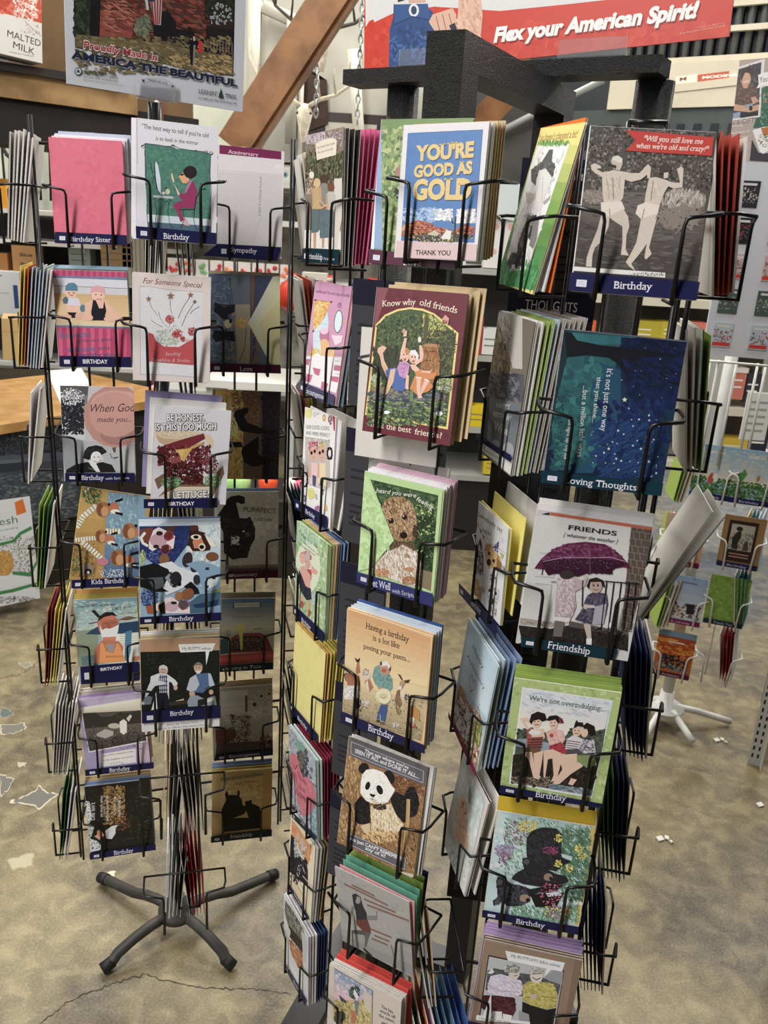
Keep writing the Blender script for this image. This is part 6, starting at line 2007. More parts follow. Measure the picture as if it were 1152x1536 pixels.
# ================================================================ SETTING
def floor_material():
    m = bpy.data.materials.new('stained_concrete'); m.use_nodes = True; nt = m.node_tree; b = nt.nodes['Principled BSDF']; N = nt.nodes.new; K = nt.links.new
    tc = N('ShaderNodeTexCoord')
    def noise(s, d, dist=0):
        x = N('ShaderNodeTexNoise'); x.inputs['Scale'].default_value = s; x.inputs['Detail'].default_value = d; x.inputs['Distortion'].default_value = dist; K(tc.outputs['Object'], x.inputs['Vector']); return x
    def ramp(src, stops):
        r = N('ShaderNodeValToRGB'); e = r.color_ramp.elements
        while len(e) < len(stops): e.new(.5)
        for el, (p, c) in zip(e, stops): el.position = p; el.color = (*lin(c), 1)
        K(src, r.inputs['Fac']); return r
    big = noise(2.1, 8, .8); fine = noise(17, 10, .5); grit = noise(170, 4)
    a = ramp(big.outputs['Fac'], ((.34, '3b3424'), (.45, '5f553e'), (.55, '84754f'), (.66, 'a2926a')))
    c = ramp(fine.outputs['Fac'], ((.36, '4a4230'), (.5, '786c50'), (.64, 'a89a74')))
    g = ramp(grit.outputs['Fac'], ((.3, '3d382d'), (.5, '6d6656'), (.7, 'a39a84')))
    m1 = N('ShaderNodeMix'); m1.data_type = 'RGBA'; m1.inputs['Factor'].default_value = .5; K(a.outputs[0], m1.inputs['A']); K(c.outputs[0], m1.inputs['B'])
    m2 = N('ShaderNodeMix'); m2.data_type = 'RGBA'; m2.inputs['Factor'].default_value = .3; K(m1.outputs['Result'], m2.inputs['A']); K(g.outputs[0], m2.inputs['B'])
    K(m2.outputs['Result'], b.inputs['Base Color'])
    rr = N('ShaderNodeMapRange'); rr.inputs['To Min'].default_value = .32; rr.inputs['To Max'].default_value = .62; K(big.outputs['Fac'], rr.inputs['Value']); K(rr.outputs[0], b.inputs['Roughness'])
    bp = N('ShaderNodeBump'); bp.inputs['Strength'].default_value = .35; bp.inputs['Distance'].default_value = .004; K(fine.outputs['Fac'], bp.inputs['Height']); K(bp.outputs[0], b.inputs['Normal'])
    return m
FLOORM = floor_material()
structure(MB().box((0, 4, -.05), 14, 14, .1).build('floor', FLOORM))
WALL = mat('painted_board_wall', 'c3bfb4', .8, 0, .25, 3)
structure(MB().box((0, 9.05, 2.4), 14, .1, 4.8).build('wall_back', WALL))
structure(MB().box((-5.05, 4, 2.4), .1, 14, 4.8).build('wall_left', mat('dim_wall', '9a958a', .85, 0, .3, 2)))
structure(MB().box((5.55, 4, 2.4), .1, 14, 4.8).build('wall_right', mat('blue_grey_wall', '8c9aa2', .8, 0, .2, 2)))
structure(MB().box((0, 4, 4.85), 14, 14, .1).build('ceiling', mat('dark_roof_sheet', '4c5052', .7, 0, .3, 3)))
def ribs(name, x0, x1, Y, z0, z1, step, m, wd=.05):
    mb = MB(); x = x0
    while x <= x1: mb.box((x, Y, (z0+z1)/2), wd, .06, z1-z0); x += step
    return structure(mb.build(name, m, (x0, Y, z0)))
# cracks and worn paint patches lie in the floor surface
def crack(px, wd, col, seed):
    rnd = random.Random(seed); pt = []
    for (a, b), (c, d) in zip(px, px[1:]):
        for k in range(14): f = k/14; pt.append(atz(a+(c-a)*f+rnd.uniform(-2, 2), b+(d-b)*f+rnd.uniform(-2.2, 2.2), .0006))
    mb = MB().col(col)
    for p, q in zip(pt, pt[1:]):
        d = (q-p); s = Vector((-d.y, d.x, 0)).normalized()*wd*rnd.uniform(.3, 1.2); mb.face([p-s, q-s, q+s, p+s])
    return structure(mb.build('floor_crack', PAPER, pt[0]))
crack([(60, 1536), (105, 1500), (160, 1478), (215, 1462), (300, 1482), (380, 1484), (440, 1492)], .0016, '4a4436', 3)
crack([(640, 1436), (690, 1440), (735, 1444)], .0016, '4a4436', 5)
crack([(-10, 1018), (30, 1012), (70, 985), (100, 968)], .003, '6a6350', 6)
def patch(px, c1, c2, z=.0005, seed=1):
    rnd = random.Random(seed); P = []
    for i, (a, b) in enumerate(px):
        c, d = px[(i+1) % len(px)]
        for k in range(5): f = k/5; P.append(atz(a+(c-a)*f+rnd.uniform(-2, 2), b+(d-b)*f+rnd.uniform(-1.5, 1.5), z))
    ce = sum(P, Vector())/len(P); mb = MB()
    mb.col(c2).face([ce+(p-ce)*1.0 for p in P]); mb.col(c1).face([ce+(p-ce)*.86+Vector((0, 0, .0003)) for p in P])
    bmesh.ops.triangulate(mb.b, faces=mb.b.faces)
    return structure(mb.build('floor_patch', PAPER, ce))
patch([(12, 1203), (45, 1190), (60, 1178), (70, 1188), (90, 1190), (75, 1200), (58, 1215), (48, 1208)], '6f6d66', 'c2b9a2', seed=2)
patch([(0, 1160), (20, 1168), (12, 1186), (0, 1195)], '6f6d66', 'b8af98', seed=3)
patch([(0, 1088), (38, 1084), (40, 1092), (24, 1100), (0, 1102)], '77746a', 'b8af98', seed=4)
patch([(26, 1142), (40, 1144), (38, 1150), (28, 1150)], 'b5ac94', 'c2b9a2', seed=5)
patch([(0, 1060), (12, 1062), (20, 1072), (0, 1080)], '5f6a66', 'a39a84', seed=6)
patch([(28, 995), (46, 994), (50, 999), (36, 1003)], '8a8474', 'b8af98', seed=7)
patch([(60, 1022), (88, 1012), (92, 1020), (70, 1027)], 'a49a80', 'b8af98', seed=8)
patch([(160, 1308), (174, 1306), (172, 1314), (162, 1314)], 'cfc6b0', 'b8af98', seed=9)
patch([(10, 1290), (50, 1278), (48, 1298), (20, 1306)], 'b0a68c', 'aaa085', seed=10)
for i, (u, v, lab) in enumerate(((1075, 1110, 'scrap of white paper on the concrete near the white rack foot'), (990, 1258, 'torn white scrap on the open concrete floor, nearest the dark rack'), (1140, 1207, 'tiny white crumb on the concrete floor at far right'))):
    p = atz(u, v, .004); mb = MB().col('e6e2d8')
    for k, (dx, dy, s) in enumerate(((0, 0, .016), (.022, .006, .012), (.03, -.01, .008))[:3 if i < 2 else 1]): mb.box(p+Vector((dx, dy, 0)), s*1.3, s, .005, k*.9+.4, .15)
    tag(mb.build('paper_scrap', PAPER, p), lab, 'litter')
# ================================================================ RACKS
def V2(ya): return Vector((math.cos(ya), math.sin(ya), 0)), Vector((math.sin(ya), -math.cos(ya), 0))
Z = Vector((0, 0, 1))
RK = {}
def wire_pocket(rack, o, T, N, w_, D=.05, zt=.085, front=.007, low=-.006, base=True):
    mb = MB(); r = .0021
    for s in (-1, 1):
        xo, xi = s*(w_/2+.014), s*(w_/2-.025)
        pt = [o+T*xo-N*D+Z*(zt+.006), o+T*xo-N*.012+Z*(zt+.006), o+T*(xo-s*.004)+N*(front-.004)+Z*(zt+.004), o+T*(xi+s*.008)+N*front+Z*zt, o+T*(xi+s*.002)+N*front+Z*(zt-.002), o+T*xi+N*front+Z*(zt-.009), o+T*xi+N*front+Z*low]
        if base: pt += [o+T*xi-N*D+Z*low]
        mb.tube(pt, r, 6)
    mb.tube([o+T*(-w_/2-.014)-N*D+Z*(zt+.006), o+T*(w_/2+.014)-N*D+Z*(zt+.006)], r, 6)
    return mb.build('pocket', rack['wire'] if 0 else WIRE, o, rack)
def label_strip(pocket, s, dn=.0035):
    v = [float(x) for x in s['strip'].split(' ')[1:]]; c = s['strip'].split(' ')[0]; q = list(zip(v[::2], v[1::2])); o, t, u, n = s['o'], s['t'], s['u'], s['n']; mb = MB().col(c)
    P = [o+t*(x*1e-4)+u*(y*1e-4)+n*dn for x, y in q]      # tl tr br bl
    mb.hexa([P[3]-n*.0004, P[2]-n*.0004, P[1]-n*.0004, P[0]-n*.0004, P[3], P[2], P[1], P[0]])
    if s['sops'] and c != '7a1f3c':
        # small maker's flag at the left end
        a = q[0][0]*.94+q[1][0]*.06; b = q[0][0]*.86+q[1][0]*.14; f = lambda x: (q[0][1]+(q[1][1]-q[0][1])*(x-q[0][0])/(q[1][0]-q[0][0]), q[3][1]+(q[2][1]-q[3][1])*(x-q[3][0])/(q[2][0]-q[3][0]))
        pt = []
        for x, k in ((a, .36), (b, .36), (b, .74), (a, .74)): y0, y1 = f(x); pt += [x, y0*(1-k)+y1*k]
        art(mb, ['p d9d8e2 '+' '.join('%.0f' % z for z in pt), 'l 8a8aa0 4 %.0f %.0f %.0f %.0f' % (a*.8+b*.2, pt[1]*.7+pt[7]*.3, b*.8+a*.2, pt[3]*.7+pt[5]*.3), 'l 8a8aa0 4 %.0f %.0f %.0f %.0f' % (a*.8+b*.2, pt[1]*.35+pt[7]*.65, b*.8+a*.2, pt[3]*.35+pt[5]*.65)], o, t, u, n, dn+.0001, None)
    art(mb, s['sops'], o, t, u, n, dn+.00013, None)
    return mb.build('category_label', PRINT, P[3], pocket, 'category label strip')
def uprights(rack, o, T, N, dts, z0, z1, D=.055, r=.0026, bars=()):
    for d in dts:
        p = o+T*d-N*D; MB().tube([(p.x, p.y, z0), (p.x, p.y, z1)], r, 6).build('upright_wire', WIRE, (p.x, p.y, z0), rack)
    for z in bars:
        a, b = o+T*min(dts)-N*D, o+T*max(dts)-N*D; MB().tube([(a.x, a.y, z), (b.x, b.y, z)], r, 6).build('cross_wire', WIRE, (a.x, a.y, z), rack)
# ---- left rack: round post on four curved feet
LP = Vector((-.45, 1.63, 0)); tL, nL = V2(R(14))
rackL = empty('card_rack', LP); tag(rackL, 'black wire card rack on a four-footed tube base, left of the photo', 'card rack')
MB().tube([LP+Z*.07, LP+Z*1.88], .012, 12).build('post', WIRE, LP, rackL)
MB().lathe(LP+Z*.06, [(.03, 0), (.045, .004), (.045, .02), (.02, .028), (.02, .06)], 20).build('hub', STEEL, LP, rackL)
for fx, fy in ((-.59, 1.50), (-.295, 1.53), (-.235, 1.83), (-.69, 1.78)):
    e = Vector((fx, fy, .017)); d = (e-LP); d.z = 0; d = d.normalized(); s0 = LP+d*.03+Z*.072
    pts = [s0, LP+d*.07+Z*.068, LP+d*.11+Z*.058, LP+d*.155+Z*.040, e-d*.02+Z*.006, e]
    lg = MB().tube(pts, .0128, 10).build('base_leg', STEEL, LP, rackL)
    MB().tube([e-d*.024+Z*.007, e+d*.004], .0146, 10).build('rubber_foot', mat('black_rubber', '1d1c1c', .6), LP, lg)
for dx, dn in ((-.112, .004), (.165, -.045)): uprights(rackL, LP+tL*dx+nL*dn, tL, nL, (-.022, .022), .29, 1.82, .0, .0027, (1.82, .29))
for dx, dn in ((-.2, .05), (-.207, .04), (.245, .0), (.252, -.01)): uprights(rackL, LP+tL*dx+nL*dn, tL, nL, (0,), .3, 1.84, 0, .0027)
uprights(rackL, LP+tL*.032+nL*.232, tL, nL, (-.022, .022), .30, 1.80, 0, .0027, (1.80, .30))
for z in (.42, .62, 1.06, 1.5, 1.80):
    a = LP+tL*.032+nL*.232+Z*z; MB().tube([LP+Z*z, a], .003, 6).build('spoke_wire', WIRE, LP, rackL)
    a, b = LP-tL*.205+nL*.0+Z*z, LP+tL*.25-nL*.045+Z*z; MB().tube([a, b], .003, 6).build('cross_wire', WIRE, LP, rackL)
# ---- middle and right racks: posts of textured steel tube
ZB = at(528, 112, 1.69).z; SQ = Vector((.052, 1.19, 0)); LR = Vector((-.0115, 1.66, 0)); RP = Vector((.3785, 1.45, 0)); BK = Vector((.246, 1.566, 0))
tM, nM = V2(R(-30)); tA, nA = V2(R(-60)); tR, nR = V2(R(-8)); tRA, nRA = V2(R(-76)); tRC, nRC = V2(R(80))
rackM = empty('card_rack', LR); tag(rackM, 'black card rack in the middle with a square post rising before the red sign', 'card rack')
ya = math.atan2(BK.y-SQ.y, BK.x-SQ.x)-math.pi/2
MB().box(SQ+Z*.965, .052, .052, 1.93, ya).build('square_post', TUBE, SQ, rackM)
mid = (SQ+BK)/2+Z*1.909; MB().box(mid, .052, (BK-SQ).length-.052, .042, ya).build('top_arm', TUBE, mid, rackM)
MB().box(BK+Z*.965, .052, .052, 1.93, ya).build('rear_post', TUBE, BK, rackM)
MB().tube([LR, LR+Z*(ZB-.02)], .028, 16).build('round_post', TUBE, LR, rackM)
e1 = atz(425, 1580, .03); MB().box((LR+e1)/2+Z*.0, (e1-LR).length, .075, .03, math.atan2(e1.y-LR.y, e1.x-LR.x)).build('base_bar', WIRE, LR, rackM)  # black base bar, drawn long so it also stands for the floor shadow
d_ = (BK-LR); d_.z = 0; MB().box((LR+BK)/2+Z*.02, d_.length, .06, .03, math.atan2(d_.y, d_.x)).build('base_bar', WIRE, LR, rackM)
rackR = empty('card_rack', RP); tag(rackR, 'black steel-post card rack at right, holding the old-and-crazy card', 'card rack')
MB().tube([RP, RP+Z*(ZB-.02)], .030, 16).build('round_post', TUBE, RP, rackR)
for a in (R(10), R(100)):
    d = Vector((math.cos(a), math.sin(a), 0)); MB().box(RP+Z*.012, .26, .06, .024, a).build('base_bar', WIRE, RP, rackR)
oMB = SPEC['MB1']['o'].copy(); oMB.z = 0; oMA = SPEC['MA1']['o'].copy(); oMA.z = 0; oRB = SPEC['RB2']['o'].copy(); oRB.z = 0; oRA = SPEC['RA3']['o'].copy(); oRA.z = 0
RC0 = Vector((.285, 1.12, 0)); oRC = RC0+nRC*.128; oRC.z = 0
uprights(rackM, oMB-Vector((.022, .008, 0)), tM, nM, (-.02, .02), .2, 1.80, .062, .003, (1.80,))
uprights(rackM, oMA, tA, nA, (-.02, .02), .1, 1.82, .06, .003, (1.82,)); uprights(rackM, oMA, tA, nA, (-.078, .078), .1, 1.80, .06, .0026)
uprights(rackM, oMB-Vector((.02, .01, 0)), tM, nM, (-.085,), .2, 1.78, .064, .0026)
uprights(rackR, oRB, tR, nR, (-.02, .02), .25, 1.82, .062, .003, (1.82, .27)); uprights(rackR, oRB, tR, nR, (.066,), .25, 1.80, .085, .0026); uprights(rackR, oRA, tRA, nRA, (-.02, .02), .3, 1.82, .055, .0026, (1.82,))
uprights(rackR, oRC, tRC, nRC, (-.06, .06), .25, 1.82, .05, .0034)
for z in (.4, .9, 1.4, 1.78):
    for rk, P0, Q in ((rackM, SQ, oMA-nA*.06), (rackM, SQ, oMB-nM*.064), (rackR, RP, oRB-nR*.062), (rackR, RP, oRA-nRA*.055), (rackR, RP, oRC-nRC*.05)):
        MB().tube([P0+Z*z, Vector((Q.x, Q.y, z))], .003, 6).build('spoke_wire', WIRE, P0, rk)
# ================================================================ CARDS
LAB = {
'LA1': ('pink envelope standing in the birthday-sister pocket, top of the left column', 'envelope'),
'LA2': ('pink striped card with two babies in gym clothes', 0), 'LA3': ('grey card with a large dusky pink balloon and a smiling child', 0),
'LA4': ('tilted card of giraffe heads sticking sideways, over a yellow envelope', 0), 'LA5': ('card of a bearded man in an orange vest before a blue truck', 0),
'LA6': ('lilac card with a tilted old photo of a girl and tricycle', 0), 'LA7': ('dark woodland card with sideways white script and a hand', 0),
'LC1': ('white card of a woman in purple at a mirror on a green ground', 0), 'LC2': ('pale card with red flowers bursting from a red envelope', 0),
'LC3': ('white card with a stacked bacon burger and lettuce', 0), 'LC4': ('blue card crowded with sideways cow heads wearing sunglasses', 0),
'LC5': ('card of two old men on a bench under a tan band', 0), 'LB1': ('pale grey card back under a wine anniversary band', 0),
'LB2': ('dark sunset card half covered by a pale green envelope flap', 0), 'LB3': ('dark gold card with sideways horse silhouettes', 0),
'LB4': ('grey card of a black and white cat with its tail up', 0), 'LB5': ('dim card of an overloaded red car under a blue sky', 0),
'LB6': ('dim card of a shaggy grey dog with paw prints', 0), 'LB7': ('gold card with a horse and cat in black silhouette', 0),
'MA1': ('card of three children walking away arm in arm', 0), 'MA2': ('pink card with a cartoon bath and oval mirror', 0), 'MA3': ('white flowered card of two girls in sunglasses', 0),
'MA4': ('green card of two embracing cartoon figures, one in a navy skirt', 0), 'MA5': ('plain yellow envelope filling its own pocket', 'envelope'),
'MA6': ('grey card with a large pink heart and black lettering', 0), 'MA7': ('cream card with an orange and black dancing couple', 0), 'MA8': ('pale card with a grey and brown animal photo, lowest in its column', 0),
'MB1': ('blue desert card with gold lettering and a pink thank-you foot', 0), 'MB2': ('maroon card of two women toasting beside a barrel', 0),
'MB3': ('brown puppy card tucked in a light green envelope', 0), 'MB4': ('peach card of a stooping rancher with farm animals', 0), 'MB5': ('brown card of a panda sitting in straw', 0),
'MB6': ('grey card of a dancing woman, curling open over pink', 0), 'MB7': ('beige card with a painted prairie scene on its left half', 0),
'MC1': ('green card mostly hidden behind the gold-lettered blue card', 0), 'MC2': ('grey card with an orange edge behind the maroon card', 0), 'MC3': ('cream card with looping grey script below the maroon card', 0),
'RA1': ('yellow and green card of a bare back under a black hat', 0), 'RA2': ('grey seascape wine card at the front of a thick bundle', 0), 'RA3': ('white card of three party dogs', 0),
'RA4': ('pale blue anniversary card with a thin heart', 0), 'RA5': ('pale card of a baby wrapped in white', 0),
'RB1': ('brown photo card of two bare figures leaping, under a red ribbon', 0), 'RB2': ('deep blue card with a dark tree lying sideways among stars', 0), 'RB3': ('white card of two girls under a purple umbrella', 0),
'RB4': ('green framed card of four women in old swimsuits', 0), 'RB5': ('pale blue card of black bear cubs among flowers', 0), 'RB6': ('brown card of two laughing women with crossed arms', 0)}
RACKOF = {'L': rackL, 'M': rackM, 'R': rackR}
for k in LAB:
    lab, cat = LAB[k]
    s = SPEC[k]
    ob = sheet(k, 'envelope' if cat else 'greeting_card', PRINT, fold=not cat)
    tag(ob, lab, cat or 'greeting card', 'cards on show')
    if k[:2] == 'MC': 
        if s['strip']: pk = wire_pocket(RACKOF['M'], s['o'], s['T'], s['N'], s['w'], .02, base=False); label_strip(pk, s, .006)
        continue
    fr = .0065+max(0, -math.sin(s['lean'])*.10)
    pk = wire_pocket(RACKOF[k[0]], Vector(s['o']), s['T'], s['N'], max(s['w'], .125), .055, .088 if k[0] != 'R' else .082, fr)
    if s['strip']: label_strip(pk, s)
for z in (.545, .305): wire_pocket(rackL, Vector((SPEC['LC5']['o'].x, SPEC['LC5']['o'].y, z)), tL, nL, .135, .05, .088)
# ---- stacks behind the front cards
def slab(name, col, o, t, u, n, w_, h_, th, m=PAPER, edge=None, flap=False):
    mb = MB().col(col).frame_box(o, t, u, n, -w_/2, w_/2, 0, h_, -th, 0)
    if edge: mb.col(edge).frame_box(o, t, u, n, -w_/2, w_/2, 0, h_, -th*1.9, -th*1.02)
    if flap:
        mb.col(col)
        for q in ((0, h_*.05, w_*.0), ): mb.face([o+t*(-w_/2)+u*h_*.98-n*(th+.0002), o+t*(w_/2)+u*h_*.98-n*(th+.0002), o+u*h_*.5-n*(th+.0002)])
    return mb.build(name, m, o)
def stack(key, items, label, D0=.0035, step=.0042, dz=0, fan=0, jit=.0015, group=None, dt=0):
    """items: (kind, colour, count); each sheet is a thing of its own behind the front card"""
    s = SPEC[key]; rnd = random.Random(sum(map(ord, key))*7); d = D0; i = 0; tot = sum(c for _, _, c in items)
    for kind, colr, cnt in items:
        first = None
        for j in range(cnt):
            f = i/max(tot-1, 1); le = s['lean']+fan*f; T, N = s['T'], s['N']
            u = Z*math.cos(le)-N*math.sin(le); n = T.cross(u)
            o = s['o']-N*d+Z*(dz*f+rnd.uniform(-jit, jit))+T*(dt*f+rnd.uniform(-jit, jit))
            if first is None or fan:
                first = slab(kind, colr, o, s['t'] if not fan else T, s['u'] if not fan else u, s['n'] if not fan else n, s['w'], s['h'], .0012, edge='e8e4dc' if kind == 'greeting_card' else None, flap=kind == 'envelope'); ob = first
            else: ob = dup(first, o)
            NM = {'greeting_card': 'card', 'envelope': 'envelope'}[kind]
            tag(ob, label % ({'e': '', 'c': ''} and (CN.get(colr, 'pale')+' '+NM)), 'greeting card' if kind == 'greeting_card' else 'envelope', (CN.get(colr, 'pale')+' '+NM+'s ' + label.split('%s ')[1])[:70])
            d += step; i += 1
CN = {'2c3866': 'dark blue', '4d8a48': 'leaf green', 'ece6d8': 'cream', 'd6d2cf': 'off-white', 'c9628a': 'magenta', '2a2524': 'black', '5f7f9a': 'steel blue', 'c7b08a': 'kraft', 'd9b6c8': 'lilac pink', 'b9789a': 'mauve', 'ddd8de': 'white', 'c8d2dc': 'ice blue', '7f93b4': 'slate blue', '3f5a94': 'royal blue', 'd9a868': 'tan', '8f86ac': 'lavender', 'c8b060': 'old gold', 'e5d37a': 'yellow', '8a2f45': 'wine red', 'b9d0cc': 'mint', 'c06a3a': 'rust', '9a917a': 'khaki', '3a4a70': 'navy', '6fae96': 'sea green', '8aa050': 'moss green', 'd9584f': 'coral red', 'cdc7bb': 'stone', '98ae58': 'lime green', 'b59ac4': 'violet', '7a6250': 'brown', 'e8dc80': 'lemon', 'a9c0d0': 'pale blue', 'd0b03c': 'mustard', '6f6f74': 'grey', '1f2a52': 'dark blue', '3d6b3a': 'leaf green', 'b3323a': 'red', 'd8722f': 'orange', 'e6cf5a': 'sunflower', '2f6f7a': 'teal', '12303f': 'petrol', 'e4a0a8': 'rose', 'a8483a': 'brick red', '8f8a86': 'warm grey'}
C_, E_ = 'greeting_card', 'envelope'
stack('LA1', [(E_, 'd9584f', 1), (C_, 'ddd8de', 2), (C_, 'b9bdd0', 2)], '%s behind the pink birthday-sister envelope', dt=.012, dz=.012)
stack('LA2', [(C_, '6f6f74', 2), (E_, 'a9c0d0', 2)], '%s behind the gym babies card', dz=.008)
stack('LA4', [(E_, 'e6cf5a', 1)], '%s under the giraffe card', D0=.004); stack('LA5', [(E_, 'c8b060', 2), (E_, 'd9a868', 1)], '%s behind the bearded man card', dz=.016)
stack('LA6', [(E_, 'b59ac4', 2), (C_, 'cdc7bb', 2)], '%s behind the tricycle photo card', dz=.016, dt=.004); stack('LA7', [(E_, '7f93b4', 2), (E_, 'c7b08a', 2)], '%s behind the woodland script card', dz=.014)
stack('LC1', [(C_, 'ddd8de', 4)], '%s behind the mirror lady card', dt=-.008); stack('LC2', [(C_, 'd6d2cf', 2)], '%s behind the red flowers card')
stack('LC3', [(C_, 'd6d2cf', 2), (E_, '8f86ac', 1)], '%s behind the bacon burger card', dt=-.016, dz=.022); stack('LC4', [(C_, 'c8d2dc', 3), (E_, '7f93b4', 1)], '%s behind the cow heads card', dz=.010)
stack('LC5', [(E_, 'c7b08a', 2), (C_, 'd6d2cf', 2)], '%s behind the two old men card', dz=.008)
stack('LB2', [(C_, '9a917a', 2)], '%s behind the sunset card', dz=.006); stack('LB3', [(C_, '2f6f7a', 1)], '%s behind the sideways horses card', dz=.01, dt=-.006); stack('LB4', [(E_, '7f93b4', 2)], '%s behind the black and white cat card', dz=.004)
stack('LB5', [(E_, '9a917a', 2)], '%s behind the overloaded car card', dz=.012); stack('LB6', [(E_, 'c7b08a', 2)], '%s behind the shaggy dog card', dz=.012); stack('LB7', [(E_, 'c8b060', 2), (E_, '7f93b4', 2)], '%s behind the horse and cat card', dz=.016)
stack('MA1', [(C_, '2a2524', 3), (E_, 'c9628a', 5)], '%s behind the three children card', step=.0062, fan=.10, dz=.004)
stack('MA2', [(C_, 'e4a0a8', 1), (C_, '5f7f9a', 1)], '%s behind the cartoon bath card', step=.007, fan=-.02); stack('MA3', [(C_, 'ddd8de', 1), (C_, 'd6d2cf', 1)], '%s behind the sunglasses girls card', step=.012, fan=.1)
stack('MA4', [(C_, '8aa050', 2), (C_, 'd9a868', 2), (E_, '7f93b4', 2), (C_, '3f5a94', 1)], '%s behind the embracing figures card', fan=.03)
stack('MA5', [(E_, 'd9a868', 1), (E_, 'e5d37a', 5)], '%s behind the plain yellow envelope', step=.0055, fan=.03); stack('MA6', [(C_, 'b9d0cc', 2), (E_, '8a2f45', 5)], '%s behind the pink heart card', step=.0055, fan=.03)
stack('MA7', [(C_, 'd6d2cf', 2), (E_, '9a917a', 2), (E_, 'c06a3a', 1)], '%s behind the dancing couple card', step=.0055, fan=.04); stack('MA8', [(C_, 'ddd8de', 3), (E_, '3a4a70', 4)], '%s behind the brown animal card', step=.0055, fan=.03)
stack('MB1', [(C_, 'ddd8de', 3), (E_, 'c7b08a', 4)], '%s behind the gold-lettered desert card', dt=.004, dz=.004, step=.0052); stack('MB2', [(E_, 'c7b08a', 3)], '%s behind the barrel toast card', D0=.012, dt=.012, dz=.006, step=.006)
stack('MB3', [(C_, 'ddd8de', 5), (E_, 'd9b6c8', 4)], '%s behind the puppy card', dz=.004); stack('MB4', [(C_, 'd9a868', 2), (E_, 'c8d2dc', 4), (E_, '3f5a94', 2)], '%s behind the rancher card', dz=.004, D0=.003)
stack('MB5', [(C_, 'd6d2cf', 2), (C_, '8f8a86', 1)], '%s behind the panda card', D0=.004, fan=-.04, dt=.006)
stack('MB6', [(E_, 'e4a0a8', 1), (E_, '6fae96', 2), (E_, '8aa050', 2), (C_, '1f2a52', 1)], '%s behind the dancing woman card', fan=.24, D0=.006, dt=-.012, dz=.004)
stack('MB7', [(C_, 'cdc7bb', 4), (E_, 'd9584f', 5)], '%s behind the prairie card', D0=.003, dz=.004)
stack('RA1', [(C_, '98ae58', 1), (C_, 'ddd8de', 1), (E_, 'd8722f', 1)], '%s behind the bare back card', step=.009, fan=-.1); stack('RA2', [(C_, 'd6d2cf', 2), (C_, '8aa050', 2), (C_, 'a9c0d0', 1), (C_, '8f8a86', 5)], '%s in the thick bundle behind the wine card', step=.0055, fan=.07, dz=.008)
stack('RA3', [(E_, 'e8dc80', 2), (C_, 'd6d2cf', 1)], '%s behind the party dogs card', step=.013, fan=.08, dz=.03); stack('RA4', [(C_, 'a9c0d0', 2), (E_, '7f93b4', 3)], '%s behind the thin heart card', step=.007, fan=.04)
stack('RA5', [(C_, '2a2524', 1), (C_, 'd6d2cf', 1)], '%s behind the wrapped baby card', step=.012, fan=.02)
stack('RB1', [(C_, 'ddd8de', 2)], '%s behind the leaping figures card'); stack('RB2', [(C_, '6f6f74', 2)], '%s behind the starry tree card')
stack('RB3', [(E_, 'ddd8de', 1), (C_, 'd6d2cf', 2)], '%s behind the purple umbrella card', dz=.012, dt=.003); stack('RB4', [(E_, '98ae58', 5)], '%s behind the swimsuit ladies card', dz=.01)
stack('RB5', [(E_, 'd0b03c', 2)], '%s behind the bear cubs card', dz=.018); stack('RB6', [(C_, '7a6250', 2), (E_, 'b59ac4', 4)], '%s behind the crossed arms card', dz=.012)
# ---- pockets seen edge on
def edge_stack(rack, P0, T, N, z, items, label, w_=.127, h_=.178, step=.0052, lean=.1, fan=.06, pocket=True):
    rnd = random.Random(int(z*1000)+int(abs(T.x)*100)); d = 0; tot = sum(c for _, _, c in items); i = 0
    for kind, colr, cnt in items:
        for j in range(cnt):
            le = lean+fan*(i/max(tot-1, 1)); u = Z*math.cos(le)-N*math.sin(le); n = T.cross(u)
            ob = slab(kind, colr, P0-N*d+Z*(z+rnd.uniform(-.003, .003))+T*rnd.uniform(-.003, .003), T, u, n, w_, h_*rnd.uniform(.96, 1.02), .0013, edge='dad6ce' if kind == C_ else None)
            NM = 'card' if kind == C_ else 'envelope'; tag(ob, label % (CN.get(colr, 'pale')+' '+NM), 'greeting card' if kind == C_ else 'envelope', (CN.get(colr, 'pale')+' '+NM+'s '+label.split('%s ')[1])[:70])
            d += step; i += 1
    if pocket: wire_pocket(rack, P0+Z*z, T, N, w_, .05, .085, .010)
tD, nD = V2(R(-76)); tE, nE = V2(R(104)); rows = (1.637, 1.418, 1.20, .98, .76, .538, .316); nth = ('top', 'second', 'third', 'fourth', 'fifth', 'sixth', 'lowest')
LD = [[(C_, '8f8a86', 2), (C_, 'd6d2cf', 2), (C_, 'ddd8de', 2)], [(E_, 'e5d37a', 2), (E_, 'd8722f', 1), (C_, '3a4a70', 2), (C_, '5f7f9a', 3), (C_, 'ddd8de', 1)], [(C_, 'd6d2cf', 1), (C_, 'ddd8de', 1)], [(E_, '98ae58', 2), (E_, '3d6b3a', 1), (C_, 'd6d2cf', 1)], [(E_, 'c06a3a', 1), (E_, '8a2f45', 1), (E_, 'e5d37a', 3), (C_, 'd6d2cf', 1)], [(C_, 'd6d2cf', 2), (C_, '8f8a86', 3), (C_, 'ddd8de', 2)], [(E_, '3d6b3a', 2), (C_, 'ddd8de', 2)]]
for z, it, nm in zip(rows, LD, nth): edge_stack(rackL, LP-tL*.25, tD, nD, z, it, '%s edge-on in the '+nm+' pocket at far left', step=.0048)
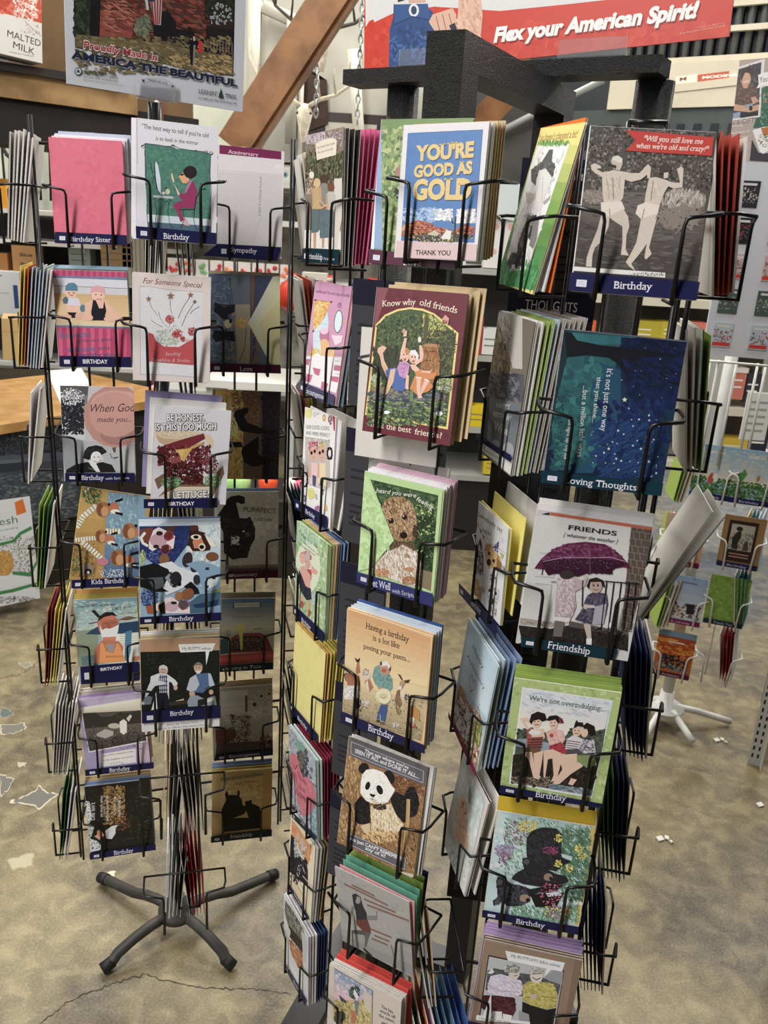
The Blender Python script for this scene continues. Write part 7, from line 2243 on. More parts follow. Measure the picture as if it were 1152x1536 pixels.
LE = [[(C_, 'd6d2cf', 2), (C_, '2a2524', 1), (C_, 'c8b060', 2), (C_, 'd6d2cf', 1)], [(C_, '2a2524', 1), (E_, 'a8483a', 2), (C_, 'd9a868', 1), (C_, 'ddd8de', 1)], [(E_, 'c8b060', 2), (E_, '8a2f45', 1), (C_, 'cdc7bb', 2)], [(E_, '12303f', 5), (C_, '8f8a86', 1)], [(C_, 'd6d2cf', 2), (C_, 'cdc7bb', 1)], [(E_, '12303f', 5), (C_, '9a917a', 1)], [(E_, 'c06a3a', 1), (C_, '8f8a86', 4)]]
for z, it, nm in zip(rows, LE, nth): edge_stack(rackL, LP+tL*.305, tE, nE, z, it, '%s edge-on in the '+nm+' right-hand pocket of the left rack', step=.0052)
LI = [[(C_, '2a2524', 3), (C_, 'd6d2cf', 1), (C_, 'c8b060', 1)], [(E_, 'b3323a', 2), (C_, '3a4a70', 3)], [(C_, '2a2524', 3), (C_, 'c8b060', 2)], [(C_, '8f8a86', 2), (C_, 'c8b060', 2), (C_, '2a2524', 1)], [(C_, '2a2524', 2), (C_, '9a917a', 2), (C_, 'd6d2cf', 1)], [(C_, 'd9a868', 2), (C_, '2a2524', 3)], [(C_, 'c8d2dc', 3), (C_, '2a2524', 2)]]
LJ = [[(C_, '2a2524', 4)], [(C_, '3a4a70', 4)], [(C_, 'd6d2cf', 2), (C_, '2a2524', 3)], [(C_, '6f6f74', 4)], [(C_, '2a2524', 3), (C_, 'd6d2cf', 2)], [(C_, '2a2524', 3), (C_, '8f8a86', 2)], [(E_, 'b3323a', 4), (C_, '2a2524', 1)]]
for z, a, b, nm in zip((1.58, 1.36, 1.14, .92, .70, .48, .26), LI, LJ, nth):
    edge_stack(rackL, LP-tL*.020+nL*.155, tD, nD, z, a, '%s edge-on in the '+nm+' inner pocket left of the hub', w_=.115, step=.0074, pocket=False, lean=.05, fan=.05)
    edge_stack(rackL, LP+tL*.064+nL*.155, tE, nE, z, b, '%s edge-on in the '+nm+' inner pocket right of the hub', w_=.115, step=.0074, pocket=False, lean=.05, fan=.05)
RCI = [[(C_, 'ddd8de', 1), (E_, 'a8483a', 3), (C_, 'd6d2cf', 1)], [(E_, '98ae58', 1), (C_, '3d6b3a', 1), (C_, 'd6d2cf', 2)], [(C_, '6f6f74', 1), (C_, 'd6d2cf', 1)], [(C_, 'd6d2cf', 1), (E_, '2c3866', 5)], [(E_, '6f6f74', 1), (E_, '2c3866', 2), (E_, '4d8a48', 3), (E_, '98ae58', 1)], [(C_, 'cdc7bb', 1), (E_, '2c3866', 6)]]
for z, it, nm in zip((1.644, 1.426, 1.21, .993, .776, .55), RCI, nth):
    edge_stack(rackR, oRC-(nRC*.040 if nm == 'third' else nRC*0), tRC, nRC, z, it, '%s edge-on in the '+nm+' right-hand pocket of the right rack', step=.0058, lean=-.46 if nm == 'third' else .1)
# grey stock cards hanging in the empty inner pockets, shade put into their colour
for i, z in enumerate((1.66, 1.44, 1.22, 1.0, .78, .56)):
    for rk, c, T, N, w_, side in ((rackR, Vector((.215, 1.205, z-(.05 if i == 0 else 0))), tR, nR, .12, 'right'), (rackM, Vector((-.028, 1.232, z)), tM, nM, .085, 'middle')):
        if side == 'middle' and i == 0: continue
        mb = MB().col('3c3b3f').frame_box(c, T, Z, N, -w_/2, w_/2, 0, .185, -.0008, 0); W5 = w_*5e3
        art(mb, ['p 1b1b2c %d %d %d %d %d %d %d %d' % (-W5, 1850, W5, 1850, W5, 1480, -W5, 1480), 't d0d0d4 %d 1600 %d 1600 130 0 0  THOUGHTS' % (-W5*.6, W5*.6), 't 17171a %d 1150 %d 1150 110 0 0  Leanin\' Tree' % (-W5*.7, W5*.7), 't 17171a %d 860 %d 860 120 1 0  STOCK' % (-W5*.7, W5*.3)]+['l 1c1c20 26 %d %d %d %d' % (-W5*.7, y, W5*.6, y) for y in (620, 520, 420, 320)], c, T, Z, N, .0001, None) if side == 'right' else art(mb, ['p 1b1b2c %d %d %d %d %d %d %d %d' % (-W5, 1850, W5, 1850, W5, 1480, -W5, 1480)]+['l 28282c 40 %d %d %d %d' % (-W5*.7, y, W5*.6, y) for y in (1200, 1080, 820, 620, 520, 420, 320)], c, T, Z, N, .0001, None)
        tag(mb.build('stock_card', PAPER, c), 'grey stock card inside the %s rack, %s row from the top' % (side, nth[i] if i < 5 else 'sixth'), 'stock card', 'grey stock cards')

# lower left pockets of the right rack
tX, nX = V2(R(-85)); c = Vector((.118, 1.118, 0))
edge_stack(rackR, c, tX, nX, .475, [(C_, 'ece6d8', 2), (C_, 'd9a868', 1)], '%s standing edge-on below the wrapped baby card', step=.006, lean=-.20, fan=.06)
tX, nX = V2(R(-80)); edge_stack(rackR, c+Vector((.0, -.01, 0)), tX, nX, .255, [(C_, '9a917a', 2), (C_, 'c06a3a', 1), (C_, 'd9b6c8', 1), (E_, '5f7f9a', 3), (E_, '3f5a94', 2)], '%s in the lowest bundle below the wrapped baby card', step=.0066, lean=-.14, fan=.22)
# ================================================================ SIGNS
yS = R(-29); tS, nS = V2(yS)
frm = empty('sign_crossbar', Vector((.16, 1.55, 1.92))); tag(frm, 'black crossbar on the two round posts, carrying the red sign', 'crossbar')
a, b = at(528, 112, 1.69), at(1000, 86, 1.395); b.z = a.z
ax = (b-a).normalized(); ay_ = Vector((-ax.y, ax.x, 0)); mid = (a+b)/2; L_ = (b-a).length
MB().frame_box(mid, ax, ay_, Z, -L_/2, L_/2, -.028, .028, -.020, .004).build('top_bar', TUBE, mid, frm)
for f in (.28, .80):
    c = a+ax*L_*f+Z*.004; cl = MB(); cl.frame_box(c, ax, ay_, Z, -.055, .055, -.026, .026, 0, .002); cl.frame_box(c, ax, ay_, Z, -.055, .055, -.010, -.008, 0, .030); cl.build('clip', CLEAR, c, frm)
sg = sheet('SG', 'sign_board', PRINT, .004, False); tag(sg, 'red and white board reading Flex your American Spirit!', 'sign')
po = sheet('PO', 'poster', PRINT, .003, False); tag(po, 'red barn poster reading America the Beautiful, above the left rack', 'poster')
ph = empty('poster_holder', LP+Z*1.88); tag(ph, 'clear plastic clip holding the barn poster on the left rack post', 'sign holder')
tP, nP = V2(R(32)); o = SPEC['PO']['o']
c = o+tP*-.005+Z*.004; cl = MB()
for dn in (.004, -.007): cl.frame_box(c, tP, nP, Z, -.034, .034, dn-.001, dn+.001, -.006, .020)
cl.frame_box(c, tP, nP, Z, -.034, .034, -.008, .005, -.008, -.006); cl.build('clip', CLEAR, c, ph)
MB().tube([LP+Z*1.87, c-Z*.008], .006, 10).build('stem', WHITEWIRE, LP+Z*1.88, ph)
# ================================================================ LEFT BACKGROUND
tC, nC = V2(R(56)); CF = Vector((-1.65, 3.45, 0)); WOOD = mat('oak_counter', 'b58d5a', .45, 0, 0, 14, col2='9f7645'); DARKW = mat('dark_stained_board', '2b2320', .7, 0, .35, 8)
counter = empty('shop_counter', CF); tag(counter, 'long oak-topped shop counter with a dark front, at far left', 'counter')
MB().frame_box(CF+Z*.81, tC, nC, Z, -.9, 1.0, -.85, .03, -.04, 0).build('countertop', WOOD, CF, counter)
MB().frame_box(CF, tC, nC, Z, -.88, .98, -.82, 0, 0, .77).build('body', DARKW, CF, counter)
mu = sheet('MU', 'front_panel', PRINT, .004, False); mu.parent = counter; mu.location = SPEC['MU']['o']-CF+nC*.014; mu['label'] = 'dark landscape panel'
bag = sheet('BG', 'bedding_bag', PRINT, .001, False); s = SPEC['BG']
mb = MB().col('c9cbcc'); o, t, u, n = s['o'], s['t'], s['u'], s['n']; w2, hh = s['w']/2, s['h']
pr = [(-.01, .98), (.0, .99), (.0, 0), (-.02, -.0), (-.045, 0), (-.05, .35), (-.045, .75), (-.025, .96)]
for x0, x1 in ((-w2, w2),):
    A = [o+t*x0+u*(hh*b)+n*(a-.0012) for a, b in pr]; B = [o+t*x1+u*(hh*b)+n*(a-.0012) for a, b in pr]
    mb.face(A[::-1]); mb.face(B)
    for i in range(len(pr)): mb.face([A[i], A[(i+1) % len(pr)], B[(i+1) % len(pr)], B[i]])
body = mb.build('bag_body', PAPER, o); body.parent = bag; body.location = (0, 0, 0); tag(bag, 'white and green bag of pet bedding standing on the floor by the counter', 'bag')
def thing_box(name, u, v, Y, w_, d_, h_, col, label, cat, yaw=0, m=None, lid=None, text=None, group=None, zt=None):
    c = at(u, v, Y)
    if zt is not None: c.z = zt
    t, n = V2(yaw); mb = MB().col(col).frame_box(c, t, n, Z, -w_/2, w_/2, -d_, 0, 0, h_)
    if lid: mb.col(lid).frame_box(c, t, n, Z, -w_/2-.004, w_/2+.004, -d_-.004, .003, h_*.86, h_+.003)
    if text: art(mb, text(w_, h_), c, t, Z, n, .0003, None)
    return tag(mb.build(name, m or PRINT, c), label, cat, group)
def lines(c, ys, w_, x0=.12, x1=.8, th=.05): return lambda W, Hh: ['l %s %.0f %.0f %.0f %.0f %.0f' % (c, th*Hh*1e4, (x0-.5)*W*1e4, y*Hh*1e4, (x1-.5)*W*1e4, y*Hh*1e4) for y in ys]
# paper lying on the counter, bag, boxes
pc = [atz(70, 556, .8115), atz(122, 552, .8115), atz(150, 600, .8115), atz(98, 622, .8115)]
mb = MB().col('dfe0de'); mb.face(pc[::-1]); c = sum(pc, Vector())/4
ex = (pc[1]-pc[0]).normalized(); ey = Z.cross(ex)
mb.col('c98a7a'); 
for k in range(5): q = c+ex*(-.02+k*.03)+Z*.0005; mb.face([q, q+ex*.018, q+ex*.018+ey*.02, q+ey*.02])
mb.col('b8bcc4')
for k in range(3): q = c+ex*(-.12)+ey*(.08-k*.08)+Z*.0005; mb.face([q, q+ex*.07, q+ex*.07+ey*.012, q+ey*.012])
tag(mb.build('paper_sheet', PAPER, c), 'printed white sheet lying over the counter edge', 'paper')
def bagbox(u, v, Y, w_, d_, h_, col, label):
    c = at(u, v, Y); mb = MB().col(col); P = []
    for z, k, dd in ((0, 1, 1), (h_*.9, 1.0, .55), (h_, .98, .1)): P.append([c+Vector((x*w_/2*k, y*d_/2*dd, z)) for x, y in ((-1, -1), (1, -1), (1, 1), (-1, 1))])
    for A, B in zip(P, P[1:]):
        for i in range(4): mb.face([A[i], A[(i+1) % 4], B[(i+1) % 4], B[i]])
    mb.face(P[-1]); mb.face(P[0][::-1]); mb.col('a88a5c'); mb.face([c+Vector((-w_/2, -d_/2*.8-.004, h_*.62)), c+Vector((w_/2, -d_/2*.8-.004, h_*.62)), c+Vector((w_/2, -d_/2*.8-.004, h_*.63)), c+Vector((-w_/2, -d_/2*.8-.004, h_*.63))])
    return tag(mb.build('paper_bag', PAPER, c), label, 'bag')
bagbox(31, 538, 4.6, .15, .10, .24, 'c4a878', 'folded brown paper bag standing at the back of the counter')
# wall shelving behind the counter
SH = mat('white_shelf', 'd8d6cf', .6, 0, .15, 5); shelf = empty('wall_shelf', Vector((-2.2, 5.3, 1.0))); tag(shelf, 'white wall shelving behind the oak counter', 'shelf')
for v, k in ((316, 0), (362, 1), (417, 2), (474, 3), (545, 4)):
    c = at(60, v, 5.2); MB().box((c.x-.3, 5.4, c.z-.012), 2.3, .42, .024).build('shelf_board', SH, c, shelf)
MB().box((-2.3, 5.64, 1.15), 2.6, .02, .95).build('back_panel', mat('dark_back_panel', '3c3b3a', .8, 0, .4, 6), (-2.2, 5.3, 1.0), shelf)  # back panel in mottled dark grey
thing_box('cardboard_box', 40, 408, 5.18, .15, .16, .15, 'a97f50', 'cardboard box with two words penned on it, on the white wall shelf', 'box', R(12), text=lambda W, Hh: ['t 3a2a20 %.0f %.0f %.0f %.0f 190 1 0  Blue' % (-W*2e3, Hh*6e3, W*2.6e3, Hh*6e3), 't 3a2a20 %.0f %.0f %.0f %.0f 190 1 0  Bags' % (-W*2e3, Hh*2.4e3, W*3e3, Hh*2.4e3)])
thing_box('cardboard_box', -2, 411, 5.18, .12, .16, .12, '9a6a3c', 'plain orange-brown box left of the penned cardboard box', 'box')
thing_box('cardboard_box', 176, 400, 5.18, .19, .12, .15, '8f7650', 'low tan crate seen between the pink envelope and the gym babies card', 'box', text=lines('7a6040', (.25, .5, .75), .19, .0, 1))
thing_box('carton', 12, 472, 5.1, .17, .12, .25, 'd6d8da', 'white carton with a blue bar on the wall shelf above the paper bag', 'box', text=lambda W, Hh: ['p 2f4a7a %.0f 400 %.0f 400 %.0f %.0f %.0f %.0f' % (W*2.6e3, W*4.2e3, W*4.2e3, Hh*7e3, W*2.6e3, Hh*7e3), 'l 5a5c60 60 %.0f %.0f %.0f %.0f' % (-W*4e3, Hh*9e3, -W*1e3, Hh*9e3), 'l 9a9ca0 40 %.0f %.0f %.0f %.0f' % (-W*4e3, Hh*5e3, W*1e3, Hh*5e3)])
thing_box('carton', 37, 466, 5.12, .07, .08, .09, 'dcdad4', 'small white carton lettered HOT beside the blue-barred carton', 'box', text=lambda W, Hh: ['t 26262a %.0f %.0f %.0f %.0f 180 1 0  HOT' % (-W*4e3, Hh*5.6e3, W*4e3, Hh*5.6e3)])
# jumble of dark pipes and a coil in front of a bright pane, upper left
pane = structure(MB().box((-2.3, 5.9, 2.05), 2.4, .04, .8).build('window_1', mat('daylit_pane', 'cfd2c0', .4, 0, .3, 4, emit=.18)))
for k in range(7):
    x = at(5+k*17, 250, 5.75).x; MB().tube([(x, 5.75, 1.72), (x+.03*math.sin(k*2), 5.75, 2.45)], .018 if k % 2 else .008, 8).build('window_bar', mat('dark_pipe', '26231f', .6), (-2.3, 5.9, 2.05), pane)
for k, (u, v, rr, lab) in enumerate(((30, 215, .11, 'upper'), (22, 300, .10, 'lower'))):
    c = at(u, v, 5.6); tag(MB().tube([c+Vector((rr*math.cos(a*.35), .01*math.sin(a), rr*math.sin(a*.35))) for a in range(19)], .012, 8).build('hose_coil', mat('black_rubber', '1d1c1c', .6), c), 'dark coiled hose hanging at far left, the %s of two' % lab, 'hose')
thing_box('orange_bottle', 3, 315, 5.2, .07, .06, .17, 'd8962c', 'yellow-orange bottle on the topmost wall shelf at the left frame edge', 'bottle', lid='8a5a1c')
thing_box('carton', 120, 400, 5.25, .13, .1, .12, '8d9a94', 'grey-green carton on the wall shelf between two dark rods', 'box', text=lines('5a645f', (.3, .6), .13))
thing_box('tape_rolls', 205, 420, 5.18, zt=at(60, 417, 5.2).z, w_=.16, d_=.1, h_=.28, col='a9a493', label='pale upright ribbed pack on the wall shelf left of the flower card', cat='pack', text=lambda W, Hh: ['l 7d786a 60 %.0f 0 %.0f %.0f' % (W*1e4*(k/6-.5), W*1e4*(k/6-.5), Hh*1e4) for k in range(1, 6)])
# timber shelf and beam, top left
BEAM = mat('dark_timber', '241d1b', .8, 0, .45, 6); RAW = mat('raw_pine', 'a58458', .75, 0, 0, 7, .3, col2='6f5434')
tB, nB = V2(R(42)); c = at(20, 96, 3.55)
shb = empty('timber_shelf', c); tag(shb, 'rough pine shelf on a dark timber beam at top left', 'shelf')
MB().frame_box(c, tB, nB, Z, -.6, .45, -.3, .02, -.03, 0).build('shelf_board', DARKW, c, shb)
MB().frame_box(c, tB, nB, Z, -.6, .5, -.28, .0, -.12, -.03).build('front_rail', RAW, c, shb)
MB().frame_box(c, tB, nB, Z, -.6, .8, -.3, -.02, -.285, -.10).build('beam', BEAM, c, shb)
c2 = at(240, 170, 4.0); MB().box((c2.x, 4.0, c2.z+.05), .04, .1, .34).build('bracket', mat('rust_brown_post', '7a4f2e', .8, 0, .3, 9), c, shb)
mm = sheet('MM', 'milk_tin', PRINT, .001, False); s = SPEC['MM']; w2 = s['w']/2
bt = MB().col('b8b4ae').frame_box(s['o'], s['t'], s['u'], s['n'], -w2, w2, 0, s['h'], -.11, -.0012).build('tin_body', PAPER, s['o']); bt.parent = mm; bt.location = (0, 0, 0)
tag(mm, 'red and white tin reading MALTED MILK on the pine shelf', 'tin')
ln = MB(); ln.box(at(150, 60, 4.6), .9, .02, .9); structure(ln.build('trim_1', mat('brown_ply', '6b5236', .8, 0, .4, 4), at(150, 60, 4.6)))
# ================================================================ UPPER MIDDLE: white framed wall, roof timber, skulls
wm = MB(); Yw = 6.0
p0, p1 = at(365, 0, Yw), at(620, 250, Yw); structure(MB().box(((p0.x+p1.x)/2-.25, Yw+.12, 2.2), 2.6, .06, 3.4).build('wall_middle', mat('white_painted_boards', 'b7b4a8', .75, 0, .22, 3)))
def bar(name, a, b, r, m, k=4): return MB().tube([a, b], r, k)
for i, (u0, v0, u1, v1, r) in enumerate(((383, 0, 379, 215, .055), (440, 30, 436, 215, .05), (455, 30, 447, 330, .02), (530, 75, 545, 300, .05), (395, 10, 460, 40, .05), (600, 60, 610, 300, .05))):
    structure(bar('t', at(u0, v0, Yw-.06), at(u1, v1, Yw-.06), r, None).build('trim_%d' % (i+2), mat('white_stud', 'b9b5a6', .7, 0, .2, 5), at(u0, v0, Yw-.06)))
structure(MB().tube([at(478, 70, 5.7), at(372, 235, 5.7)], .02, 6).build('trim_8', mat('white_stud', 'b9b5a6'), at(478, 70, 5.7)))
structure(MB().box((-.25, 6.6, 3.35), 2.4, .9, .5, 0, .15).build('trim_9', mat('grey_blue_sheet', '78868a', .7, 0, .25, 3)))
tb = MB(); a, b = at(515, -30, 4.6), at(352, 222, 4.6); d = (b-a).normalized(); s_ = Vector((-d.z, 0, d.x))
P = lambda q, x, y: q+s_*x+Vector((0, y, 0))
tb.hexa([P(a, -.085, -.06), P(a, .075, -.06), P(a, .075, .06), P(a, -.085, .06), P(b, -.085, -.06), P(b, .075, -.06), P(b, .075, .06), P(b, -.085, .06)])
tb.hexa([P(a, .075, -.03), P(a, .10, -.03), P(a, .10, .06), P(a, .075, .06), P(b, .075, -.03), P(b, .10, -.03), P(b, .10, .06), P(b, .075, .06)])
tag(tb.build('roof_brace', mat('varnished_timber', '8a5f38', .5, 0, 0, 9, col2='684424'), a), 'long varnished timber brace slanting down left of the red sign', 'timber brace')
tb = MB(); a, b = at(800, 100, 3.6), at(690, 215, 3.6); d = (b-a).normalized(); s_ = Vector((-d.z, 0, d.x))
tb.hexa([P(a, -.05, -.04), P(a, .05, -.04), P(a, .05, .04), P(a, -.05, .04), P(b, -.05, -.04), P(b, .05, -.04), P(b, .05, .04), P(b, -.05, .04)])
tag(tb.build('roof_brace', mat('varnished_timber', 'a06c3a'), a), 'short timber brace seen under the black crossbar', 'timber brace')
BONE = mat('bone', 'd3c9b4', .7, 0, .3, 40); ANT = mat('dark_antler', '4b4238', .6, 0, .4, 40); HIDE = mat('brown_hide', '4a372d', .8, 0, .45, 12)
def skull(u, v, Y, s, mirror, lab, antl):
    c = at(u, v, Y); e = empty('deer_skull', c); tag(e, lab, 'skull')
    mb = MB(); mb.tube([c+Vector((0, 0, .10))*s, c+Vector((0, -.03, .05))*s, c+Vector((0, -.05, -.03))*s, c+Vector((0, -.06, -.12))*s, c+Vector((0, -.05, -.2))*s], [.045*s, .075*s, .06*s, .04*s, .02*s], 10); mb.build('skull_bone', BONE, c, e)
    for sg in (-1, 1):
        q = c+Vector((sg*.05*s, -.06*s, .04*s)); MB().lathe(q, [(.004*s, -.02*s), (.022*s, 0), (.004*s, .02*s)], 8, Vector((0, 1, 0))).build('eye_socket', mat('socket_dark', '1c1714', .9), c, e)
        main = [c+Vector((sg*x, -.05+y, z))*s for x, y, z in antl]
        MB().tube(main, [.02*s, .018*s, .016*s, .013*s, .010*s, .004*s][:len(main)], 7).build('antler', ANT if lab[0] == 'u' else BONE, c, e)
        for i in (1, 2, 3):
            if i < len(main)-1: MB().tube([main[i], main[i]+Vector((-sg*.02, -.06, .13))*s, main[i]+Vector((-sg*.01, -.08, .2))*s], [.012*s, .009*s, .003*s], 6).build('tine', ANT if lab[0] == 'u' else BONE, c, e)
AN = [(.04, 0, .1), (.14, 0, .16), (.28, 0, .2), (.42, 0, .3), (.5, 0, .48), (.5, 0, .62)]
skull(484, 72, 5.2, .62, 1, 'upper deer skull with wide dark antlers on the white wall', AN); skull(457, 178, 5.2, .62, 1, 'lower deer skull with pale antlers hanging before the brown hide', AN)
hd = MB(); P_ = [(460, 100), (473, 118), (490, 120), (492, 185), (455, 200), (448, 165), (450, 125)]
A = [at(u, v, 6.03) for u, v in P_]; B = [q+Vector((0, .05, 0)) for q in A]; hd.face(A[::-1]); hd.face(B)
for i in range(len(A)): hd.face([A[i], A[(i+1) % len(A)], B[(i+1) % len(A)], B[i]])
bmesh.ops.triangulate(hd.b, faces=hd.b.faces)
tag(hd.build('hide', HIDE, A[0]), 'brown hide hung on the white wall behind the lower skull', 'hide')
def chain(u0, v0, u1, v1, Y, lab):
    a, b = at(u0, v0, Y), at(u1, v1, Y); b.x = a.x; n = int((a.z-b.z)/.036); mb = MB()
    for i in range(n):
        c = a-Z*(.036*i); d = Vector((1, 0, 0)) if i % 2 else Vector((0, 1, 0))
        mb.tube([c+d*.011*math.cos(k*.785)+Z*.024*math.sin(k*.785) for k in range(9)], .0045, 5, False)
    tag(mb.build('chain', mat('galvanised_chain', 'a4a8a6', .35, .6), a), lab, 'chain')
chain(495, -560, 493, 190, 5.0, 'left hanging chain, in front of the deer skulls'); chain(568, -560, 562, 200, 5.0, 'right hanging chain, just under the corner of the red sign')
# dark framed picture and red goods behind the middle rack
thing_box('picture_frame', 525, 232, 6.05, .47, .03, .25, '332a28', 'dark wooden picture frame behind the three children card', 'picture', text=lambda W, Hh: ['p b8b2a6 %.0f %.0f %.0f %.0f %.0f %.0f %.0f %.0f' % (-W*3.6e3, Hh*1.5e3, W*3.6e3, Hh*1.5e3, W*3.6e3, Hh*7.6e3, -W*3.6e3, Hh*7.6e3)])
# white round-dial boxes, small candy bags and red bags on the counter behind the racks
sh2 = empty('back_shelf', Vector((-.5, 5.2, 1.2))); tag(sh2, 'pale display shelf behind the gap between left and middle racks', 'shelf')
for v in (272, 330, 420, 590):
    c = at(400, v, 5.0); MB().box((c.x+.05, 5.25, c.z-.015), 1.5, .6, .03).build('shelf_board', SH, c, sh2)
MB().box((at(400, 420, 5.0).x+.05, 5.58, 1.2), 1.6, .03, 1.6).build('back_panel', mat('cluttered_back', 'b9b4a8', .8, 0, .6, 9), (-.5, 5.2, 1.2), sh2)
OR = ('leftmost', 'second from left', 'third from left', 'fourth from left', 'fifth from left', 'sixth from left', 'seventh from left', 'eighth from left', 'rightmost')
for k in range(5):
    u = 428+k*20; c = thing_box('gauge_box', u, 270, 5.02, .07, .06, .075, 'd8d6d2', 'white boxed gauge on the upper back shelf, %s' % OR[k if k < 4 else 8], 'box', group='white boxed gauges', zt=at(400, 272, 5.0).z)
    e = at(u, 262, 5.0); g = MB().col('8fa8b0'); g.lathe(e, [(.016, 0), (.016, .004)], 12, Vector((0, -1, 0))); g.col('2a2a2c').lathe(e+Vector((0, -.005, 0)), [(.006, 0), (.006, .003)], 8, Vector((0, -1, 0)))
    d = g.build('dial', PAPER, e); d.parent = c; d.location = Vector(e)-Vector(c['org'])
rnd = random.Random(4)
cc = ('c8403a', 'd86a4a', '7ab07a', 'c03038', 'e09060', 'c8483c', 'd04a50', 'b83a34', 'e07a50')
for k in range(9):
    u = 262+k*21; c = at(u, 408, 5.02); c.z = at(400, 420, 5.0).z; e = empty('candy_bag', c); tag(e, 'small clear bag of %s sweets on the back shelf, %s of the row' % ({'7': 'green', 'e': 'orange', 'd': 'coral'}.get(cc[k][0], 'red'), OR[k]), 'sweets', 'bags of sweets on the back shelf')
    MB().col('dcd8d2').box(c+Z*.045, .07, .03, .09).build('bag', PAPER, c, e)
    sw = MB().col(cc[k])
    for j in range(5): sw.lathe(c+Vector((rnd.uniform(-.024, .024), -.018, rnd.uniform(.015, .07))), [(.004, -.012), (.012, 0), (.004, .012)], 8)
    sw.build('sweets', PRINT, c, e)
for k, (u, v, col, lab) in enumerate(((436, 470, 'b8321f', 'leftmost, right of the left rack'), (490, 455, 'c23a26', 'behind the cartoon bath card'), (560, 430, 'b02c1e', 'left of the maroon card'))):
    c = at(u, v, 4.5); c.z = at(500, 470, 4.5).z; mb = MB().col(col).lathe(c, [(.03, 0), (.07, .03), (.075, .09), (.05, .14), (.02, .16), (.03, .19)], 10); mb.col('e2ded4').lathe(c+Z*.155, [(.022, 0), (.03, .02), (.02, .035)], 8)
    tag(mb.build('red_bag', PRINT, c), 'red gathered bag on the goods table, '+lab, 'bag')
tbz = at(500, 470, 4.5).z; gt = empty('goods_table', Vector((-.2, 4.66, 0))); tag(gt, 'pale goods table behind the middle rack', 'table')
MB().box((-.23, 4.66, tbz-.02), .54, .5, .04).build('tabletop', mat('dun_board', '9b8a6c', .7, 0, .3, 6), (-.2, 4.66, 0), gt)
for x in (-.46, .0):
    for y in (4.46, 4.86): MB().box((x, y, (tbz-.04)/2), .05, .05, tbz-.04).build('leg', mat('dark_leg', '2f2b28', .7), (-.2, 4.66, 0), gt)
for k, (u, v, c, h_, lab) in enumerate(((510, 500, '9a7a3c', .12, 'tan box on the goods table below the leftmost red bag'), (540, 500, '3a3d48', .16, 'dark box on the goods table behind the bath card'), (470, 500, 'c9c4b6', .2, 'pale speckled box on the goods table edge'), (455, 520, 'd8d4c8', .1, 'low white box at the front left of the goods table'))):
    thing_box('goods_box', u, v-20, 4.47, .13, .06, h_, c, lab, 'box', text=lines('5a5650', (.3, .6, .8), .13), zt=tbz)
# light things behind left rack lower right: bright counter with clear bags
cb = at(372, 575, 4.4); wt = empty('white_table', Vector((cb.x, 4.6, 0))); tag(wt, 'white-topped table seen behind the right column of the left rack', 'table')
MB().box((cb.x, 4.68, cb.z-.02), .5, .5, .04).build('tabletop', mat('white_top', 'dcdad2', .5), (cb.x, 4.6, 0), wt)
for x in (-.22, .22): MB().box((cb.x+x, 4.68, (cb.z-.04)/2), .04, .4, cb.z-.04).build('leg', WHITEWIRE, (cb.x, 4.6, 0), wt)
for k, (u, col, lab) in enumerate(((345, 'a6d880', 'pale green plastic tub under the sideways horses card'), (362, 'b2dc8c', 'second pale green tub, right of the first under the horses card'), (402, 'e0502c', 'orange-red tub under the horses card'), (448, 'd8607a', 'pink tub left of the sunglasses girls card'), (440, 'd9d4c8', 'white tub behind the pink tub'))):
    c = at(u, 735, 3.95); c.z = at(395, 736, 3.95).z-.02; mb = MB().col(col).lathe(c, [(.035, 0), (.045, .03), (.048, .075), (.03, .09)], 12); tag(mb.build('tub', PRINT, c), lab, 'tub')
lo = at(395, 736, 3.95); lw = MB().box((lo.x+.12, 4.05, lo.z/2-.01), .8, .4, lo.z-.02); tag(lw.build('low_cabinet', DARKW, (lo.x+.12, 4.05, 0)), 'low dark cabinet carrying the coloured tubs', 'cabinet')
# ================================================================ BETWEEN MIDDLE AND RIGHT RACKS
gs = empty('gondola_shelf', Vector((.55, 4.6, 0))); tag(gs, 'dark shop shelving with mixed goods, seen between the middle and right racks', 'shelf')
for v, Y in ((402, 4.4), (532, 4.4), (640, 4.4), (712, 4.4)):
    c = at(720, v, Y); MB().box((c.x+.0, Y+.22, c.z-.015), .64, .5, .03).build('shelf_board', mat('grey_shelf', 'a7a7a2', .5, 0, .15, 5), (.55, 4.6, 0), gs)
zb = at(720, 712, 4.4).z; MB().box((at(720, 500, 4.4).x, 4.88, 1.3), .66, .03, 2.2).build('back_panel', mat('dim_panel', '4a4845', .8, 0, .4, 5), (.55, 4.6, 0), gs)
MB().box((at(720, 500, 4.4).x, 4.62, (zb-.03)/2), .62, .45, zb-.03).build('kick_plate', mat('black_kick', '1e1c1c', .6), (.55, 4.6, 0), gs)
GD = ((690, 640, 'yellow carton', 'c9b03a', .11, .16), (712, 640, 'bright yellow carton', 'd8bc2c', .12, .11), (742, 712, 'yellow tub box', 'cdb338', .13, .1), (690, 532, 'black bottle', '1d1e22', .07, .17), (712, 532, 'red-tagged bottle', 'b8343a', .06, .19), (735, 532, 'white packet', 'd4d4d0', .09, .13), (680, 402, 'pale carton', 'cfd3d4', .12, .16), (738, 402, 'white carton with a pink dot', 'dcdad6', .09, .26), (760, 402, 'white carton with a faint dot, right of its twin', 'd8d6d2', .09, .26), (790, 402, 'teal packet', '7da0a0', .08, .14))
